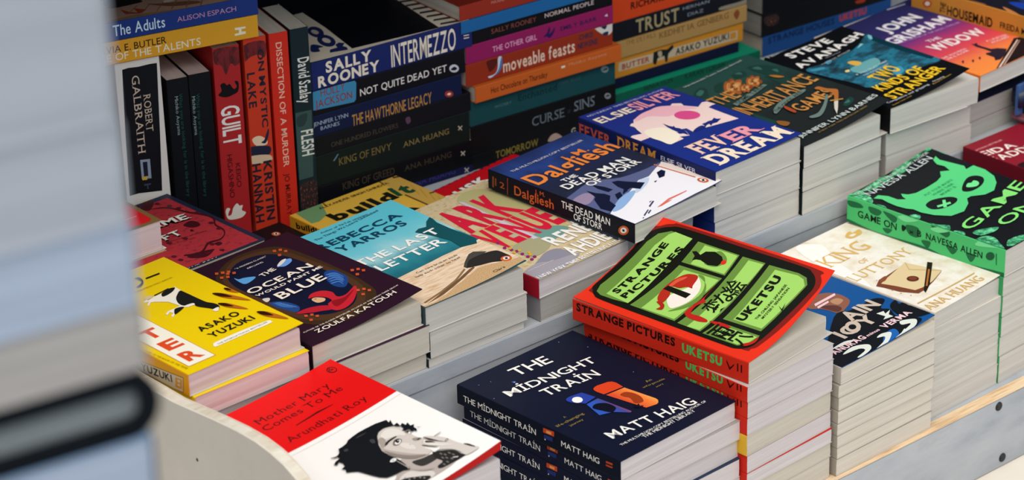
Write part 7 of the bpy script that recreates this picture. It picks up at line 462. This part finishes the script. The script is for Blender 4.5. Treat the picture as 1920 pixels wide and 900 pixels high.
dict(name='paperback_book', label='orange soft-backed spine jutting out of the middle back stack', group='middle back stack with the magenta and orange spines', loc=[.3355,.4897,.2186], yaw=86, w=128, H=190, t=17.52, lift=[0,0,0], cover='#c05a22', spine='#c96026', page='p2', art=[], sart=[['T','Hot Chocolate on Thursday',[-170.3,6.2],[-98.1,6.2],6.42,'#3a1810',1,0,0],['P','#eee0c8',[[-79.8,13.2],[-74.8,13.2],[-74.9,10.9],[-79.8,10.9]],0],['T','Michiko Aoyama',[-70.1,10.9],[-19.7,10.9],3.42,'#d8916a',0,0,0]], pw=128, back='#c96026', mode='flat'),
dict(name='paperback_book', label='dark teal spine with a round white emblem', group='middle back stack with the magenta and orange spines', loc=[.3321,.496,.1915], yaw=86, w=128, H=190, t=26.96, lift=[0,0,0], cover='#1b4448', spine='#1c4a4e', page='p2', art=[], sart=[['T','MYSTERY',[-157.7,12.8],[-136.6,12.8],2.83,'#5a7a7c',0,0,0],['T','Enchanted',[-128.2,12.8],[-77.6,12.8],7.3,'#143034',1,0,0],['T','TOMMY ORANGE',[-74.2,16.6],[-46.1,16.6],3.44,'#3f5f64',0,0,0],['P','#7d9092',[[-8.8,18.5],[-9.1,17.3],[-10,16.4],[-11.4,15.8],[-13.1,15.8],[-14.9,16.2],[-16.5,17.1],[-17.9,18.3],[-18.7,19.7],[-19,21.1],[-18.7,22.3],[-17.8,23.3],[-16.4,23.8],[-14.8,23.8],[-13,23.4],[-11.3,22.5],[-10,21.3],[-9.1,19.9]],0],['P','#1b3436',[[-17.1,19],[-11.4,20.8],[-10.7,18.5]],1]], pw=128, back='#1c4a4e', mode='flat'),
dict(name='paperback_book', label='thick black spine with silver serif capitals', group='middle back stack with the magenta and orange spines', loc=[.3325,.4959,.1589], yaw=86, w=128, H=190, t=32.33, lift=[0,0,0], cover='#111214', spine='#141517', page='p2', art=[], sart=[['T','CURSE',[-111.2,12.8],[-68,12.8],9.97,'#6f7b86',0,1,0],['T','OF',[-64.6,15.1],[-60.3,15.1],3.98,'#3a4148',0,1,0],['T','SINS',[-56.6,15.2],[-27.5,15.2],10.98,'#7a858f',0,1,0],['P','#8d9298',[[-6.5,20.1],[-6.7,19],[-7.5,18.1],[-8.7,17.7],[-10.1,17.6],[-11.6,18],[-13,18.8],[-14.2,19.9],[-14.9,21.1],[-15.2,22.3],[-14.9,23.4],[-14.1,24.3],[-13,24.7],[-11.5,24.8],[-10,24.4],[-8.6,23.6],[-7.5,22.6],[-6.7,21.3]],0],['P','#15171a',[[-13.8,20.8],[-10.4,22.8],[-8.4,20.6]],1]], pw=128, back='#141517', mode='flat'),
dict(name='paperback_book', label='black spine with gold lettering at the foot of the middle back stack', group='middle back stack with the magenta and orange spines', loc=[.3221,.4967,.1427], yaw=86, w=128, H=190, t=16.04, lift=[0,0,0], cover='#121315', spine='#15161a', page='p2', art=[], sart=[['T','TOMORROW',[-148.5,5.6],[-93.4,5.6],7.94,'#8a7a30',1,0,0],['P','#b59a8c',[[-80.1,6.2],[-77.3,11.8],[-70.6,13.4],[-64,9.3],[-62.5,5.5]],1],['T','G',[-49.5,6.1],[-43.9,6.1],6.95,'#cfcac0',1,0,0]], pw=128, back='#15161a', mode='flat'),
dict(name='paperback_book', label='orange spine with black capitals atop the stack at upper centre', group='stack with the small cow spine', loc=[.5323,.5043,.2487], yaw=86, w=128, H=190, t=26.86, lift=[0,0,0], cover='#c9481f', spine='#d2461e', page='p2', art=[], sart=[['T','RICHARD OSMAN',[-159.3,10.4],[-65.6,10.4],8.06,'#2a1410',3,0,0]], pw=128, back='#d2461e', mode='flat'),
dict(name='paperback_book', label='dark slate spine with tall gold serif capitals', group='stack with the small cow spine', loc=[.5366,.504,.2273], yaw=86, w=128, H=190, t=21.22, lift=[0,0,0], cover='#14161c', spine='#181b22', page='p2', art=[], sart=[['T','TRUST',[-156.9,3.1],[-96.6,3.1],15.53,'#a8976e',2,0,0],['T','HERNAN',[-91.3,14],[-53.8,14],3.49,'#8a9298',1,0,0],['T','DIAZ',[-84.6,5.3],[-62.2,5.3],3.9,'#8a9298',0,0,0],['P','#8f8672',[[-37.6,5],[-10.2,4.8],[1.1,5.6],[1.2,.1],[-35.8,1.2]],1]], pw=128, back='#181b22', mode='flat'),
dict(name='paperback_book', label='tan spine with faint brown lettering above the cow spine', group='stack with the small cow spine', loc=[.5352,.502,.2078], yaw=86, w=128, H=190, t=19.25, lift=[0,0,0], cover='#a8834e', spine='#b08a52', page='p2', art=[], sart=[['T','THE DETAILS',[-171.2,13.2],[-130.2,13.2],6.14,'#8a6234',0,0,0],['T','KEDHIT IA GENBERG',[-125.3,10.1],[-25.9,10.1],6.58,'#6e4c26',0,1,0],['P','#8a4a2a',[[-19.1,12.7],[-14,17],[-10.4,12],[-14.6,5.4]],1]], pw=128, back='#b08a52', mode='flat'),
dict(name='paperback_book', label='orange spine with a small cow between beige bands', group='stack with the small cow spine', loc=[.5318,.5043,.1854], yaw=86, w=128, H=190, t=22.18, lift=[0,0,0], cover='#c9822a', spine='#cf8a2c', page='p2', art=[], sart=[['P','#c6b496',[[-175.6,17.3],[-8,14],[-7.8,3.5],[-176.8,7.3]],0],['P','#c98a3a',[[-18.7,13.1],[-10,12.9],[-9.9,5.4],[-18.6,5.5]],0],['T','BUTTER',[-171.4,8.3],[-133.4,8.3],6.33,'#a8382a',3,0,0],['T','ASAKO YUZUKI',[-96.8,6.5],[-20.3,6.5],7.72,'#1f2428',3,0,0],['P','#1c2224',[[-128.7,7],[-127.6,17.6],[-118.4,18.1],[-108.5,16.3],[-101,20],[-99.3,16.1],[-106.8,11.1],[-108.5,1.9],[-111,1.9],[-112.6,9.8],[-121.8,9.4],[-124.3,2.4],[-127.6,3.9]],0],['P','#b8a888',[[-121.8,16.2],[-116.8,16.3],[-116,10.7],[-120.1,10.3]],1]], pw=128, back='#cf8a2c', mode='flat'),
dict(name='paperback_book', label='navy spine between the cow spine and the green book', group='stack with the small cow spine', loc=[.5259,.5047,.1735], yaw=86, w=128, H=190, t=11.75, lift=[0,0,0], cover='#171a34', spine='#171b38', page='p2', art=[], sart=[], pw=128, back='#171b38', mode='flat'),
dict(name='paperback_book', label='bright green book at the bottom, jutting out under the navy spine', group='stack with the small cow spine', loc=[.5465,.4913,.1427], yaw=86, w=128, H=205, t=30.4, lift=[0,0,0], cover='#16906c', spine='#0f5f48', page='p2', art=[], sart=[['T','SENSATION',[-167.1,25.1],[-126.4,25.1],6.25,'#0c3a2a',2,0,0],['T','KARAN TORIAN',[-108.8,23.8],[-51.9,23.8],7.14,'#0c3a2a',2,0,0]], pw=128, back='#0f5f48', mode='flat'),
dict(name='paperback_book', label='blue spine with red capitals at the far back right', group='dark stack at the far back right', loc=[.7895,.516,.1427], yaw=86, w=128, H=200, t=23.6, lift=[0,0,0], cover='#2a5f9c', spine='#1c4a86', page='p2', art=[], sart=[['T','STRANGE HOUSES',[-191.9,14],[-89.9,14],8,'#10264a',3,0,0],['T','UKETSU',[-82.1,14.8],[-39.8,14.8],8.11,'#c9402c',3,0,0]], pw=128, back='#1c4a86', mode='flat'),
dict(name='paperback_book', label='black spine with faint red blotches above the blue one', group='dark stack at the far back right', loc=[.7875,.5162,.1668], yaw=86, w=128, H=200, t=26.5, lift=[0,0,0], cover='#131417', spine='#141518', page='p6', art=[], sart=[['P','R:ember',[[-196,23.1],[-176.3,22.7],[-176.1,11.3],[-192.2,13]],1],['P','#7f8f96',[[-203.2,27.7],[-186.3,27.2],[-186.2,26.2],[-203.1,26.5]],0],['P','#a83a20',[[-55.1,10],[-42,9.8],[-40.9,5.9],[-53.2,6.9]],1]], pw=128, back='#141518', mode='flat'),
dict(name='paperback_book', label='black spine near the top of the far back right stack', group='dark stack at the far back right', loc=[.7885,.5161,.1938], yaw=86, w=128, H=200, t=24.5, lift=[0,0,0], cover='#131417', spine='#141518', page='p6', art=[], sart=[], pw=128, back='#141518', mode='flat'),
dict(name='paperback_book', label='topmost black spine of the far back right stack', group='dark stack at the far back right', loc=[.7855,.5163,.2188], yaw=86, w=128, H=200, t=26, lift=[0,0,0], cover='#151517', spine='#161618', page='p6', art=[], sart=[], pw=128, back='#161618', mode='flat'),
dict(name='paperback_book', label='blurred pale grey book at the top of the foreground stack', group='blurred foreground stack', loc=[-.9621,-.4885,.8766], yaw=171.88, w=150, H=200, t=63.99, lift=[0,0,0], cover='#b4b8bf', spine='#b4b8bf', page='p7', art=[], sart=[], pw=150, back='#b4b8bf', mode='flat', ct=.0008),
dict(name='paperback_book', label='second blurred grey book from the top of the foreground stack', group='blurred foreground stack', loc=[-.9611,-.4886,.8365], yaw=171.88, w=150, H=200, t=39.77, lift=[0,0,0], cover='#b2b7bd', spine='#b2b7bd', page='p7', art=[], sart=[], pw=150, back='#b2b7bd', mode='flat', ct=.0008),
dict(name='paperback_book', label='blurred bluish white book in the middle of the foreground stack', group='blurred foreground stack', loc=[-.9601,-.4887,.8035], yaw=171.88, w=150, H=200, t=32.7, lift=[0,0,0], cover='#aab6c6', spine='#aab6c6', page='p8', art=[], sart=[], pw=150, back='#aab6c6', mode='flat', ct=.0008),
dict(name='paperback_book', label='blurred warm grey book just above the dark-covered one in the foreground', group='blurred foreground stack', loc=[-.9591,-.4889,.777], yaw=171.88, w=150, H=200, t=26.27, lift=[0,0,0], cover='#aaa49e', spine='#aaa49e', page='p9', art=[], sart=[], pw=150, back='#aaa49e', mode='flat', ct=.0008),
dict(name='hardback_book', label='blurred dark-covered hardback in the foreground stack', group='blurred foreground stack', loc=[-.9556,-.4894,.7487], yaw=171.88, w=150, H=200, t=27.99, lift=[0,0,0], cover='#12161a', spine='#12161a', page='p0', art=[], sart=[], pw=150, back='#12161a', mode='flat', ct=.0075),
dict(name='paperback_book', label='blurred light blue book under the dark-covered one in the foreground', group='blurred foreground stack', loc=[-.9596,-.4888,.7191], yaw=171.88, w=150, H=200, t=29.27, lift=[0,0,0], cover='#8fb0d4', spine='#20486e', page='p8', art=[], sart=[], pw=150, back='#20486e', mode='flat', ct=.0008),
]
for d in BOOKS: book(d)
